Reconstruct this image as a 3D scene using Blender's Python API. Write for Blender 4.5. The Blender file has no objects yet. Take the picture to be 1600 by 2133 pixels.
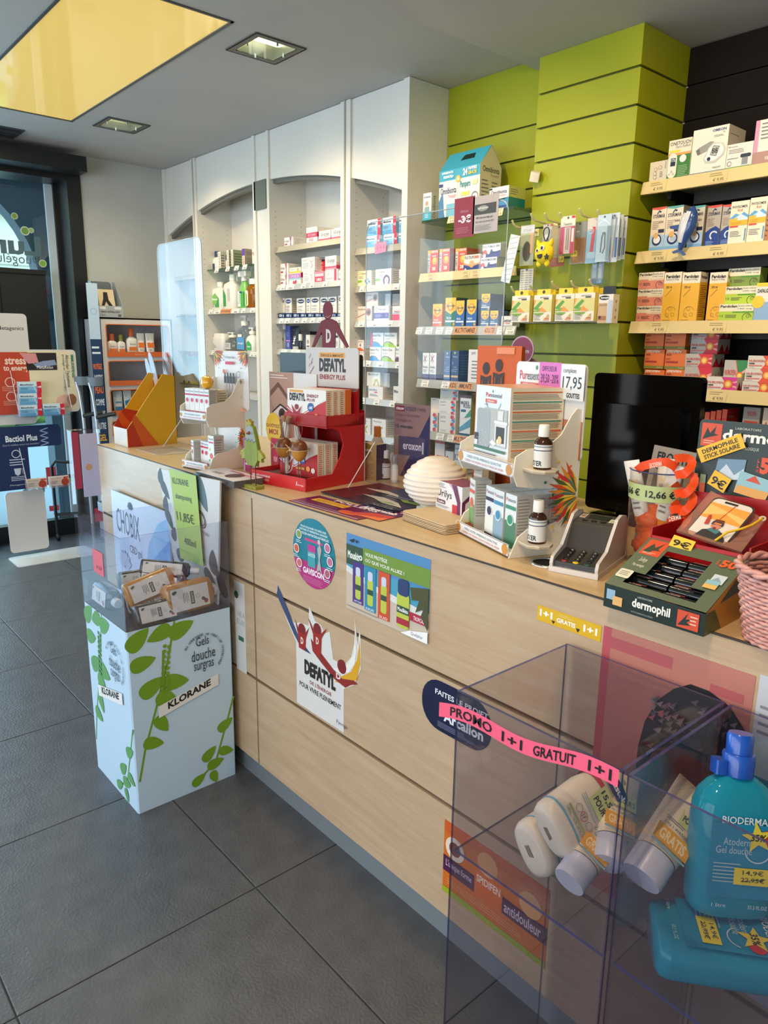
import bpy, math, random
from math import sin, cos, pi, radians, sqrt, atan2
from mathutils import Vector, Matrix, Euler
random.seed(7)
ORD = ['leftmost', 'second from left', 'third from left', 'fourth from left', 'fifth from left', 'sixth from left', 'seventh from left', 'eighth from left', 'rightmost']
SC = bpy.context.scene
COL = SC.collection
# ---------------------------------------------------------------- camera
YAW, PITCH, ROLL, FPX, EYE = 0.8516, -0.22893, 0.01461, 1520.6, 1.45
_f = Vector((-sin(YAW)*cos(PITCH), cos(YAW)*cos(PITCH), sin(PITCH)))
_r0 = Vector((cos(YAW), sin(YAW), 0)); _u0 = _r0.cross(_f)
_r = _r0*cos(ROLL) + _u0*sin(ROLL); _u = -_r0*sin(ROLL) + _u0*cos(ROLL)
cam = bpy.data.cameras.new('camera'); cam.sensor_fit = 'VERTICAL'; cam.sensor_height = 24
cam.lens = FPX/2133*24; cam.clip_start = .02; cam.clip_end = 200
camo = bpy.data.objects.new('camera', cam); COL.objects.link(camo)
camo.matrix_world = Matrix(((_r.x, _u.x, -_f.x, 0), (_r.y, _u.y, -_f.y, 0), (_r.z, _u.z, -_f.z, EYE), (0, 0, 0, 1)))
SC.camera = camo
# ---------------------------------------------------------------- look
SC.view_settings.view_transform = 'Standard'; SC.view_settings.look = 'None'
SC.view_settings.gamma = 1; SC.view_settings.use_curve_mapping = False
SC.view_settings.exposure = 0.12
SC.cycles.use_denoising = True
SC.cycles.max_bounces = 10; SC.cycles.diffuse_bounces = 4; SC.cycles.glossy_bounces = 4
SC.cycles.transmission_bounces = 10; SC.cycles.transparent_max_bounces = 40
SC.cycles.caustics_reflective = False; SC.cycles.caustics_refractive = False
SC.cycles.sample_clamp_indirect = 4
W = bpy.data.worlds.new('sky'); SC.world = W; W.use_nodes = True
_b = W.node_tree.nodes['Background']; _b.inputs[0].default_value = (.62, .80, 1, 1); _b.inputs[1].default_value = 4.5
SUNL = bpy.data.lights.new('sun', 'SUN'); SUNL.energy = .0
# daylight falling in through the shop windows behind and to the left of the camera
def area(name, loc, tgt, sx, sy, power, col, spread=180):
    l = bpy.data.lights.new(name, 'AREA'); l.shape = 'RECTANGLE'; l.size = sx; l.size_y = sy; l.energy = power
    l.color = col; l.spread = radians(spread)
    o = bpy.data.objects.new(name, l); COL.objects.link(o); o.location = loc
    o.rotation_euler = (Vector(tgt)-Vector(loc)).to_track_quat('-Z', 'Y').to_euler(); return o
area('daylight_window', (-1.85, -2.76, 1.38), (-1.85, 0, 1.2), 6.6, 2.1, 135, (.88, .94, 1))
area('daylight_door', (-5.8, -.45, 1.3), (0, .0, 1.0), 3.1, 2.3, 125, (.66, .83, 1))
area('ceiling_daylight_panel', (-3.69, 1.345, 2.63), (-3.69, 1.345, 0), 1.7, .5, 12, (1, .86, .55))
def spot(name, loc, tgt, power, col, ang=70, blend=.5, r=.03):
    l = bpy.data.lights.new(name, 'SPOT'); l.energy = power; l.color = col; l.spot_size = radians(ang); l.spot_blend = blend
    l.shadow_soft_size = r
    o = bpy.data.objects.new(name, l); COL.objects.link(o); o.location = loc
    o.rotation_euler = (Vector(tgt)-Vector(loc)).to_track_quat('-Z', 'Y').to_euler(); return o
WARM = (1, .72, .42)
for i, (lx, ly, tx, ty, tz, pw) in enumerate([(-1.0, 1.7, -1.5, 3.0, 1.6, 46), (-.2, 1.7, -.3, 3.0, 1.5, 38), (-2.0, 1.75, -2.4, 2.8, 1.7, 26),
        (-3.2, 1.87, -3.5, 2.7, 1.5, 17), (-4.5, 1.87, -4.6, 2.7, 1.5, 17), (-.3, -.2, -.9, 1.2, .8, 40), (-.45, .45, -.45, .95, .6, 30), (-1.3, 1.2, -1.3, 1.5, .9, 30)]):
    spot('ceiling_spot', (lx, ly, 2.56), (tx, ty, tz), pw, WARM, 95, .9)
# ---------------------------------------------------------------- materials
_M = {}
def lin(h):
    h = h.lstrip('#'); h = ''.join(q*2 for q in h) if len(h) == 3 else h; c = [int(h[i:i+2], 16)/255 for i in (0, 2, 4)]
    return tuple(x/12.92 if x <= .04045 else ((x+.055)/1.055)**2.4 for x in c)+(1,)
def C(h, rough=.45, metal=0, emis=0, coat=0):
    k = (h, rough, metal, emis, coat)
    if k in _M: return _M[k]
    m = bpy.data.materials.new('paint_'+h.lstrip('#')); m.use_nodes = True; b = m.node_tree.nodes['Principled BSDF']
    b.inputs['Base Color'].default_value = lin(h); b.inputs['Roughness'].default_value = rough; b.inputs['Metallic'].default_value = metal
    if emis: b.inputs['Emission Color'].default_value = lin(h); b.inputs['Emission Strength'].default_value = emis
    if coat: b.inputs['Coat Weight'].default_value = coat; b.inputs['Coat Roughness'].default_value = .05
    _M[k] = m; return m
def mat(name, build):
    if name in _M: return _M[name]
    m = bpy.data.materials.new(name); m.use_nodes = True; nt = m.node_tree; b = nt.nodes['Principled BSDF']
    build(nt, b, nt.nodes.new, nt.links.new); _M[name] = m; return m
def noise_mix(h1, h2, scale=(1, 1, 1), nscale=8, rough=.5, detail=6, bump=0, lo=.3, hi=.7, bscale=None, coords='Object', rr=0):
    def f(nt, b, N, L):
        t = N('ShaderNodeTexCoord'); mp = N('ShaderNodeMapping'); mp.inputs['Scale'].default_value = scale
        L(t.outputs[coords], mp.inputs['Vector']); n = N('ShaderNodeTexNoise'); n.inputs['Scale'].default_value = nscale
        n.inputs['Detail'].default_value = detail; L(mp.outputs[0], n.inputs['Vector'])
        r = N('ShaderNodeValToRGB'); r.color_ramp.elements[0].position = lo; r.color_ramp.elements[1].position = hi
        r.color_ramp.elements[0].color = lin(h1); r.color_ramp.elements[1].color = lin(h2)
        L(n.outputs['Fac'], r.inputs[0]); L(r.outputs[0], b.inputs['Base Color']); b.inputs['Roughness'].default_value = rough
        if bump:
            n2 = N('ShaderNodeTexNoise'); n2.inputs['Scale'].default_value = bscale or nscale*3; n2.inputs['Detail'].default_value = 4
            L(t.outputs[coords], n2.inputs['Vector']); bp = N('ShaderNodeBump'); bp.inputs['Strength'].default_value = bump
            bp.inputs['Distance'].default_value = .004; L(n2.outputs['Fac'], bp.inputs['Height']); L(bp.outputs[0], b.inputs['Normal'])
    return f
def thin(name, tint, f0=.04, rough=.02, alpha=.0, hazecol=None):
    """clear sheet: what lies behind shows through, the surface mirrors by its Fresnel term"""
    def f(nt, b, N, L):
        out = nt.nodes['Material Output']; nt.nodes.remove(b)
        tr = N('ShaderNodeBsdfTransparent'); tr.inputs[0].default_value = lin(tint)
        gl = N('ShaderNodeBsdfGlossy'); gl.inputs['Roughness'].default_value = rough; gl.inputs[0].default_value = (1, 1, 1, 1)
        fr = N('ShaderNodeFresnel'); ge = N('ShaderNodeNewGeometry'); pw = N('ShaderNodeMath'); pw.operation = 'MULTIPLY_ADD'; I_ = (1+sqrt(f0))/(1-sqrt(f0))
        pw.inputs[1].default_value = 1/I_-I_; pw.inputs[2].default_value = I_; L(ge.outputs['Backfacing'], pw.inputs[0]); L(pw.outputs[0], fr.inputs['IOR'])
        mx = N('ShaderNodeMixShader'); L(fr.outputs[0], mx.inputs[0]); L(tr.outputs[0], mx.inputs[1]); L(gl.outputs[0], mx.inputs[2])
        last = mx
        if alpha:
            df = N('ShaderNodeBsdfDiffuse'); df.inputs[0].default_value = lin(hazecol or '#dfe6f5')
            m2 = N('ShaderNodeMixShader'); m2.inputs[0].default_value = alpha; L(mx.outputs[0], m2.inputs[1]); L(df.outputs[0], m2.inputs[2]); last = m2
        L(last.outputs[0], out.inputs[0])
    return mat(name, f)
ACR = lambda: thin('clear_acrylic', '#fcfcfe', .018, .008, .004)
ACB = lambda: thin('bin_acrylic', '#eeecef', .03, .012, .006)
ACE = lambda: thin('acrylic_edge', '#8c90bc', .06, .05, .45, '#585c92')
GLS = lambda: thin('window_glass', '#e6f3f5', .04, 0.0)
def glassy(name, h, rough=.03, trans=1, ior=1.4):
    def f(nt, b, N, L):
        b.inputs['Base Color'].default_value = lin(h); b.inputs['Roughness'].default_value = rough
        b.inputs['Transmission Weight'].default_value = trans; b.inputs['IOR'].default_value = ior
    return mat(name, f)
# ---------------------------------------------------------------- mesh building
class MB:
    def __init__(s): s.v = []; s.f = []; s.m = []; s.mi = []; s.sm = []
    def mid(s, m):
        if isinstance(m, str): m = C(m)
        for i, x in enumerate(s.m):
            if x is m: return i
        s.m.append(m); return len(s.m)-1
    def poly(s, pts, m, smooth=False):
        b = len(s.v); s.v += [tuple(p) for p in pts]; s.f.append(tuple(range(b, b+len(pts)))); s.mi.append(s.mid(m)); s.sm.append(smooth)
    def faces(s, vs, fs, m, smooth=False):
        b = len(s.v); s.v += [tuple(p) for p in vs]; i = s.mid(m)
        for f in fs: s.f.append(tuple(b+j for j in f)); s.mi.append(i); s.sm.append(smooth)
    def box(s, x0, y0, z0, x1, y1, z1, m, side=None):
        v = [(x0, y0, z0), (x1, y0, z0), (x1, y1, z0), (x0, y1, z0), (x0, y0, z1), (x1, y0, z1), (x1, y1, z1), (x0, y1, z1)]
        F = [(0, 1, 5, 4), (1, 2, 6, 5), (2, 3, 7, 6), (3, 0, 4, 7), (4, 5, 6, 7), (3, 2, 1, 0)]   # front right back left top bottom
        if side is None: s.faces(v, F, m)
        else:
            for i, f in enumerate(F): s.faces(v, [f], side.get('frblTB'[i], m))
        return s
    def bev(s, x0, y0, z0, x1, y1, z1, m, r=.004, seg=2, axis='z', smooth=True):
        """box with rounded vertical (axis) edges"""
        lo = {'z': (x0, y0, x1, y1), 'y': (x0, z0, x1, z1), 'x': (y0, z0, y1, z1)}[axis]
        pts = rrect(*lo, r, seg); a, b = {'z': (z0, z1), 'y': (y0, y1), 'x': (x0, x1)}[axis]
        s.prism(pts, a, b, m, axis, smooth); return s
    def prism(s, pts, a, b, m, axis='z', smooth=False, cap=None):
        P = {'z': lambda p, t: (p[0], p[1], t), 'y': lambda p, t: (p[0], t, p[1]), 'x': lambda p, t: (t, p[0], p[1])}[axis]
        n = len(pts); vs = [P(p, a) for p in pts]+[P(p, b) for p in pts]
        fl = axis == 'y'
        sd = [((i, (i+1) % n, n+(i+1) % n, n+i) if not fl else (n+i, n+(i+1) % n, (i+1) % n, i)) for i in range(n)]
        s.faces(vs, sd, m, smooth)
        s.faces(vs, [tuple(range(n-1, -1, -1)) if not fl else tuple(range(n)), tuple(range(n, 2*n)) if not fl else tuple(range(2*n-1, n-1, -1))], cap or m)
        return s
    def lathe(s, prof, m, seg=20, sx=1, sy=1, o=(0, 0, 0), cap=True, smooth=True, sq=0):
        """prof [(r,z)..] bottom to top; sq>0 squares the section (superellipse)"""
        vs = []; n = seg
        for r, z in prof:
            for i in range(n):
                a = 2*pi*i/n; c, d = cos(a), sin(a)
                if sq: k = (abs(c)**(2+sq)+abs(d)**(2+sq))**(-1/(2+sq)); c *= k; d *= k
                vs.append((o[0]+r*sx*c, o[1]+r*sy*d, o[2]+z))
        fs = [(j*n+i, j*n+(i+1) % n, (j+1)*n+(i+1) % n, (j+1)*n+i) for j in range(len(prof)-1) for i in range(n)]
        s.faces(vs, fs, m, smooth)
        if cap:
            s.faces(vs, [tuple(range(n-1, -1, -1)), tuple(range((len(prof)-1)*n, len(prof)*n))], m)
        return s
    def tube(s, path, r, m, seg=8, closed=False):
        P = [Vector(p) for p in path]; n = len(P); vs = []
        rr = r if isinstance(r, (list, tuple)) else [r]*n
        up = Vector((0, 0, 1)); prev = None
        for i, p in enumerate(P):
            a = P[(i-1) % n] if closed or i > 0 else p; b = P[(i+1) % n] if closed or i < n-1 else p
            t = (b-a).normalized()
            x = (prev - t*prev.dot(t)) if prev is not None else t.cross(up if abs(t.z) < .95 else Vector((1, 0, 0)))
            x.normalize(); prev = x; y = t.cross(x)
            vs += [tuple(p+(x*cos(2*pi*k/seg)+y*sin(2*pi*k/seg))*rr[i]) for k in range(seg)]
        fs = [(j*seg+k, j*seg+(k+1) % seg, ((j+1) % n)*seg+(k+1) % seg, ((j+1) % n)*seg+k) for j in range(n if closed else n-1) for k in range(seg)]
        s.faces(vs, fs, m, True)
        if not closed: s.faces(vs, [tuple(range(seg-1, -1, -1)), tuple(range((n-1)*seg, n*seg))], m)
        return s
    def sphere(s, c, rx, ry, rz, m, seg=16, rings=10):
        prof = [(max(1e-4, sin(pi*j/rings)), -cos(pi*j/rings)*rz) for j in range(rings+1)]
        return s.lathe(prof, m, seg, rx, ry, c, True)
    def add(s, o, M=None):
        b = len(s.v); s.v += [tuple(M @ Vector(p)) for p in o.v] if M else o.v
        mp = [s.mid(x) for x in o.m]
        s.f += [tuple(b+j for j in f) for f in o.f]; s.mi += [mp[i] for i in o.mi]; s.sm += o.sm; return s
    def mesh(s, name):
        me = bpy.data.meshes.new(name); me.from_pydata(s.v, [], s.f)
        for m in s.m: me.materials.append(m)
        me.polygons.foreach_set('material_index', s.mi); me.polygons.foreach_set('use_smooth', s.sm); me.update(); return me
    def build(s, name, parent=None, loc=None, rot=None, kind=None):
        return link(name, s.mesh(name), parent, loc, rot, kind)
def link(name, me, parent=None, loc=None, rot=None, kind=None):
    o = bpy.data.objects.new(name, me); COL.objects.link(o)
    if parent: o.parent = parent
    if loc is not None: o.location = loc
    if rot is not None: o.rotation_euler = rot if hasattr(rot, '__len__') else (0, 0, rot)
    if kind: o['kind'] = kind
    return o
def tag(o, label, cat, group=None, kind=None):
    o['label'] = label; o['category'] = cat
    if group: o['group'] = group
    if kind: o['kind'] = kind
    return o
def empty(name, loc=(0, 0, 0), rot=None, parent=None): return link(name, None, parent, loc, rot)
def thing(name, label, cat, loc=(0, 0, 0), rot=None, group=None): return tag(empty(name, loc, rot), label, cat, group)
def copy_tree(o, loc=None, rot=None, label=None, parent=None):
    c = o.copy(); COL.objects.link(c)
    if parent: c.parent = parent
    for ch in list(o.children): copy_tree(ch, parent=c)
    if loc is not None: c.location = loc
    if rot is not None: c.rotation_euler = rot if hasattr(rot, '__len__') else (0, 0, rot)
    if label: c['label'] = label
    return c
def rrect(x0, y0, x1, y1, r, seg=4):
    out = []
    for cx, cy, a0 in ((x1-r, y0+r, -pi/2), (x1-r, y1-r, 0), (x0+r, y1-r, pi/2), (x0+r, y0+r, pi)):
        for i in range(seg+1): a = a0+pi/2*i/seg; out.append((cx+r*cos(a), cy+r*sin(a)))
    return out
def ellpts(cx, cy, rx, ry, n=24, a0=0, a1=2*pi): return [(cx+rx*cos(a0+(a1-a0)*i/n), cy+ry*sin(a0+(a1-a0)*i/n)) for i in range(n if a1-a0 > 6.28 else n+1)]
# ---------------------------------------------------------------- pixel helpers (photo frame 1600 x 2133) giving real points on real planes
def ray(x, y): return _f*FPX+_r*(x-800)+_u*(1066.5-y)
def at(x, y, ax, val):
    d = ray(x, y); i = 'xyz'.index(ax); o = Vector((0, 0, EYE)); return o+d*((val-o[i])/d[i])
def Z(x, y, z): return at(x, y, 'z', z)
def X(x, y, v): return at(x, y, 'x', v)
def Y(x, y, v): return at(x, y, 'y', v)
# ---------------------------------------------------------------- print: text and flat shapes laid on a face
_T = {}
def glyphs(t, bold=0, space=1.0, sh=0):
    k = (t, bold, space, sh)
    if k in _T: return _T[k]
    cu = bpy.data.curves.new('t', 'FONT'); cu.body = t; cu.resolution_u = 2; cu.offset = bold; cu.space_character = space; cu.shear = sh
    o = bpy.data.objects.new('t', cu); COL.objects.link(o)
    me = bpy.data.meshes.new_from_object(o.evaluated_get(bpy.context.evaluated_depsgraph_get()))
    vs = [(v.co.x, v.co.y) for v in me.vertices]; fs = [tuple(p.vertices) for p in me.polygons]
    bpy.data.objects.remove(o); bpy.data.curves.remove(cu); bpy.data.meshes.remove(me)
    if not vs: vs = [(0, 0), (1, 1)]
    x0 = min(v[0] for v in vs); x1 = max(v[0] for v in vs); y0 = min(v[1] for v in vs); y1 = max(v[1] for v in vs)
    _T[k] = ([((v[0]-x0)/max(x1-x0, 1e-6), (v[1]-y0)/max(y1-y0, 1e-6)) for v in vs], fs, (x1-x0)/max(y1-y0, 1e-6)); return _T[k]
class Face:
    """a flat face O + u*U + v*V, u and v in 0..1, print rises along N"""
    def __init__(s, mb, O, U, V, N=None, step=.0002, off=.0002):
        s.mb = mb; s.O = Vector(O); s.U = Vector(U); s.V = Vector(V); s.N = (Vector(N) if N else s.U.cross(s.V)).normalized(); s.k = 0; s.step = step; s.off = off
        s.asp = s.V.length/s.U.length
    def P(s, u, v): return s.O+s.U*u+s.V*v+s.N*(s.off+s.step*s.k)
    def poly(s, pts, m): s.k += 1; s.mb.poly([s.P(*p) for p in pts], m); return s
    def rect(s, u0, v0, u1, v1, m): return s.poly([(u0, v0), (u1, v0), (u1, v1), (u0, v1)], m)
    def rr(s, u0, v0, u1, v1, m, r=.1):
        """rounded rect, r in u units"""
        a = s.asp; return s.poly([(x, y/a) for x, y in rrect(u0, v0*a, u1, v1*a, r, 3)], m)
    def ell(s, cu, cv, ru, m, rv=None, n=18):
        return s.poly(ellpts(cu, cv, ru, rv if rv is not None else ru/s.asp, n), m)
    def ring(s, cu, cv, ru, w, m, n=22, a0=0, a1=2*pi, rv=None):
        s.k += 1; rv = rv if rv is not None else ru/s.asp; q = 1-w/ru
        a = [a0+(a1-a0)*i/n for i in range(n+1)]; vs = [s.P(cu+ru*cos(t), cv+rv*sin(t)) for t in a]+[s.P(cu+ru*q*cos(t), cv+rv*q*sin(t)) for t in a]
        s.mb.faces(vs, [(i, i+1, n+2+i, n+1+i) for i in range(n)], m); return s
    def path(s, pts, w, m):
        s.k += 1; a = s.asp
        for p, q in zip(pts, pts[1:]):
            dx, dy = q[0]-p[0], (q[1]-p[1])*a; L = sqrt(dx*dx+dy*dy) or 1; nx, ny = -dy/L*w/2, dx/L*w/2/a
            s.mb.poly([s.P(p[0]-nx, p[1]-ny), s.P(q[0]-nx, q[1]-ny), s.P(q[0]+nx, q[1]+ny), s.P(p[0]+nx, p[1]+ny)], m)
        return s
    def text(s, u0, v0, u1, v1, t, m='#222222', bold=0, space=1.0, rot=0, keep=None, flip=False, sh=0):
        """text fitted to the box; keep='l','c','r' keeps the letter proportions; rot=90 reads upwards"""
        s.k += 1; vs, fs, asp = glyphs(t, bold, space, sh)
        if keep:
            hu = (v1-v0)*s.asp*asp if not rot else None
            if hu and hu < u1-u0:
                d = (u1-u0)-hu; u0 += {'l': 0, 'c': d/2, 'r': d}[keep]; u1 = u0+hu
        def mp(p):
            a, b = p
            if flip: a = 1-a
            if rot == 90: return s.P(u1-(u1-u0)*b, v0+(v1-v0)*a)
            if rot == -90: return s.P(u0+(u1-u0)*b, v1-(v1-v0)*a)
            return s.P(u0+(u1-u0)*a, v0+(v1-v0)*b)
        s.mb.faces([mp(p) for p in vs], fs, m); return s
    def lines(s, u0, v0, u1, v1, n, m='#777777', fill=.35, rnd=.3):
        """small print too fine to read"""
        s.k += 1
        for i in range(n):
            y = v1-(v1-v0)*(i+.5)/n; h = (v1-v0)/n*fill/2; e = u1-(u1-u0)*rnd*random.random()
            s.mb.poly([s.P(u0, y-h), s.P(e, y-h), s.P(e, y+h), s.P(u0, y+h)], m)
        return s
    def sub(s, u0, v0, u1, v1):
        g = Face(s.mb, s.O+s.U*u0+s.V*v0, s.U*(u1-u0), s.V*(v1-v0), s.N, s.step, s.off); g.k = s.k; s.k += 1; return g
def box_faces(mb, w, d, h, step=.0002):
    return dict(f=Face(mb, (-w/2, 0, 0), (w, 0, 0), (0, 0, h), (0, -1, 0), step), r=Face(mb, (w/2, 0, 0), (0, d, 0), (0, 0, h), (1, 0, 0), step),
                l=Face(mb, (-w/2, d, 0), (0, -d, 0), (0, 0, h), (-1, 0, 0), step), t=Face(mb, (-w/2, 0, h), (w, 0, 0), (0, d, 0), (0, 0, 1), step))
# ================================================================ SETTING
XW, YN, YS, XE = -5.4, 3.03, -2.7, 1.9      # left wall, back wall, wall behind the camera, right wall
ZC, ZS = 2.646, 2.599                       # main ceiling, lower ceiling on the right
CT, CF = 1.004, 1.125                       # counter top height, counter front
PLASTER = mat('wall_plaster', noise_mix('#b9b9b2', '#c3c3bc', nscale=3, rough=.8, bump=.05, bscale=60))
CEILP = mat('ceiling_plaster', noise_mix('#b6b4b1', '#bfbdb9', nscale=2, rough=.75, bump=.03, bscale=50))
BLACKF = C('#15181a', .35)
def holed(mb, x0, y0, x1, y1, holes, f, m):
    """rectangle minus rectangular holes, f maps (a,b)->point"""
    xs = sorted({x0, x1}|{h[0] for h in holes}|{h[2] for h in holes}); ys = sorted({y0, y1}|{h[1] for h in holes}|{h[3] for h in holes})
    for a, b in zip(xs, xs[1:]):
        for c, d in zip(ys, ys[1:]):
            mx, my = (a+b)/2, (c+d)/2
            if not any(h[0] < mx < h[2] and h[1] < my < h[3] for h in holes): mb.poly([f(a, c), f(b, c), f(b, d), f(a, d)], m)
# floor: grout bed with separate stone tiles
GX, GY, GX0, GY0 = .6192, .604, -1.4996, .2655
fl = MB().box(XW-.3, YS, -.05, XE, YN, -.004, C('#4b4a48', .8)).build('floor', kind='structure')
SLATE = mat('slate_tile', noise_mix('#4a4c51', '#5b5d61', nscale=14, rough=.38, bump=.55, bscale=130, lo=.25, hi=.75))
tl = MB(); h = .0018
tl.faces([(h, h, -.006), (GX-h, h, -.006), (GX-h, GY-h, -.006), (h, GY-h, -.006), (h, h, -.001), (GX-h, h, -.001), (GX-h, GY-h, -.001), (h, GY-h, -.001),
          (h+.002, h+.002, 0), (GX-h-.002, h+.002, 0), (GX-h-.002, GY-h-.002, 0), (h+.002, GY-h-.002, 0)],
         [(0, 1, 5, 4), (1, 2, 6, 5), (2, 3, 7, 6), (3, 0, 4, 7), (4, 5, 9, 8), (5, 6, 10, 9), (6, 7, 11, 10), (7, 4, 8, 11), (8, 9, 10, 11)], SLATE)
tm = tl.mesh('floor_tile')
for i in range(-7, 6):
    for j in range(-4, 5):
        x, y = GX0+i*GX, GY0+j*GY
        if x < XW-1 or y > YN-.3 or y < YS-.2: continue
        link('floor_tile', tm, fl, (x, y, random.uniform(-.0006, .0003)))
# ceilings with real recesses for the lamps
DL = [(-3.053, 1.748, -2.812, 1.99), (-4.602, 1.748, -4.366, 1.99)]
LP = (-4.607, 1.06, -2.787, 1.633)
c1 = MB(); holed(c1, XW-.3, YS, -2.214, YN, DL+[LP], lambda a, b: (a, b, ZC), CEILP)
c1.box(XW, YS, ZC+.16, -2.214, YN, ZC+.2, CEILP); c1.build('ceiling', kind='structure')
c2 = MB(); c2.poly([(-2.214, YS, ZS), (XE, YS, ZS), (XE, YN, ZS), (-2.214, YN, ZS)], CEILP); c2.poly([(-2.214, YS, ZS), (-2.214, YN, ZS), (-2.214, YN, ZC+.05), (-2.214, YS, ZC+.05)], CEILP)
c2.build('ceiling', kind='structure')
# daylight panel: stretched yellow translucent sheet in a dark frame
t = thing('light_panel', 'large yellow glossy luminous panel set in the ceiling', 'ceiling light', ((LP[0]+LP[2])/2, (LP[1]+LP[3])/2, ZC))
w, d = (LP[2]-LP[0])/2, (LP[3]-LP[1])/2
def _pan(nt, b, N, L):
    b.inputs['Base Color'].default_value = lin('#d9b95e'); b.inputs['Roughness'].default_value = .06
    b.inputs['Emission Color'].default_value = lin('#e3c272'); b.inputs['Emission Strength'].default_value = .62
    b.inputs['IOR'].default_value = 1.5
m = MB(); m.box(-w+.004, -d+.004, 0, w-.004, d-.004, .01, mat('luminous_sheet', _pan)); m.build('translucent_sheet', t)
m = MB()
for a in ((-w, -d, w, -d+.012), (-w, d-.012, w, d), (-w, -d, -w+.012, d), (w-.012, -d, w, d)): m.box(a[0], a[1], -.004, a[2], a[3], .03, C('#4d4f4e', .4))
m.build('frame', t)
GLOW = C('#ffe9c4', .5, 0, 3)
for k, (a, b, c, d) in enumerate(DL):
    t = thing('ceiling_downlight', ['square recessed downlight with a glass pane, nearer the green wall', 'square recessed downlight with a glass pane, nearer the entrance'][k], 'ceiling light', ((a+c)/2, (b+d)/2, ZC), None, 'square recessed downlights')
    w, e = (c-a)/2, (d-b)/2; m = MB(); g = C('#585a52', .4)
    holed(m, -w-.002, -e-.002, w+.002, e+.002, [(-w+.028, -e+.028, w-.028, e-.028)], lambda a, b: (a, b, -.004), g)
    for s in (-1, 1): m.box(s*w-.003, -e, -.004, s*w+.003, e, .01, g); m.box(-w, s*e-.003, -.004, w, s*e+.003, .01, g)
    m.build('frame', t)
    m = MB(); q = .028; r = C('#c9c6a8', .25, .6)
    m.faces([(-w+q, -e+q, 0), (w-q, -e+q, 0), (w-q, e-q, 0), (-w+q, e-q, 0), (-w+.05, -e+.05, .12), (w-.05, -e+.05, .12), (w-.05, e-.05, .12), (-w+.05, e-.05, .12)],
            [(0, 1, 5, 4), (1, 2, 6, 5), (2, 3, 7, 6), (3, 0, 4, 7), (4, 5, 6, 7)], r); m.build('reflector', t)
    m = MB().bev(-.03, -.085, .03, .085, .085, .06, GLOW, .02, 3); m.build('lamp_tube', t)
    m = MB().box(-w+.034, -e+.034, -.006, w-.034, e-.034, -.002, GLS()); m.build('glass_pane', t)
    m = MB()
    for u, v in ((-w+.034, 0), (w-.034, 0), (0, -e+.034), (0, e-.034)): m.lathe([(.005, -.012), (.005, .002)], C('#cfd2cc', .2, 1), 8, o=(u, v, 0))
    m.build('clip', t)
    area('downlight_lamp', ((a+c)/2, (b+d)/2, ZC-.02), ((a+c)/2, (b+d)/2, 0), .16, .16, 6, (1, .86, .6), 150)
v0, v1 = Z(0, 268, ZC), Z(43, 268, ZC)
t = thing('ceiling_vent', 'small dark grey ceiling vent near the shop door', 'vent', (-5.09, 1.36, ZC)); m = MB().box(-.1, -.13, -.006, .1, .13, 0, C('#44494c', .5)); m.build('frame', t)
for k in range(4): MB().box(-.08+k*.045, -.11, -.022, -.06+k*.045, .11, -.006, C('#2d3134', .4)).build('slat', t)
# walls
m = MB(); m.box(XW-.06, 1.93, 0, XW, YN, ZC+.1, PLASTER); m.build('wall_left', kind='structure')
m = MB(); m.box(XW-.3, YS, 2.6, XW, 1.93, ZC+.1, PLASTER); m.build('wall_left', kind='structure')
m = MB(); m.box(XW, YN, 0, XE, YN+.06, ZC+.1, PLASTER); m.build('wall_back', kind='structure')
m = MB(); m.box(XE, YS, 0, XE+.06, YN, ZC+.1, PLASTER); m.build('wall_right', kind='structure')
m = MB(); holed(m, XW, 0, XE, ZC+.1, [(-5.2, .3, 1.5, 2.45)], lambda a, b: (a, YS, b), PLASTER); m.build('wall_front', kind='structure')
t = empty('window_2', (0, 0, 0)); t['kind'] = 'structure'
m = MB()
for x in (-5.2, -3.9, -2.6, -1.3, .1, 1.45): m.box(x, YS-.03, .3, x+.05, YS+.03, 2.45, BLACKF)
for z in (.3, 2.4): m.box(-5.2, YS-.03, z, 1.5, YS+.03, z+.05, BLACKF)
m.build('window_frame', t, kind='structure')
# shop front on the left: black frame, panes
t = empty('window_1', (0, 0, 0)); t['kind'] = 'structure'
XG = -5.62; m = MB(); fx0, fx1 = XG-.03, XG+.03
m.box(fx0-.01, 1.843, 0, XW+.012, 1.935, 2.6, BLACKF); m.box(fx0, 1.815, 0, fx1, 1.85, 2.5, BLACKF)
m.box(fx0, YS, 2.475, XW+.01, 1.85, 2.6, BLACKF); m.box(fx0, YS, 0, fx1+.02, 1.82, .125, BLACKF)
for y in (-1.2, .35): m.box(fx0, y, .1, fx1+.005, y+.08, 2.5, BLACKF)
m.build('window_frame', t, kind='structure')
m = MB().box(XG-.01, 1.765, .125, XG+.008, 1.815, 2.475, C('#d3e2e8', .4)); m.build('glazing_bead', t, kind='structure')
for a, b in ((YS+.1, -1.2), (-1.12, .35), (.43, 1.815)):
    MB().box(XG-.003, a, .125, XG+.003, b, 2.475, GLS()).build('pane', t, kind='structure')
MB().box(XW, YS, 2.508, XW+.2, 1.917, 2.602, C('#101518', .4)).build('trim_1', kind='structure')      # roller shutter case
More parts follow.
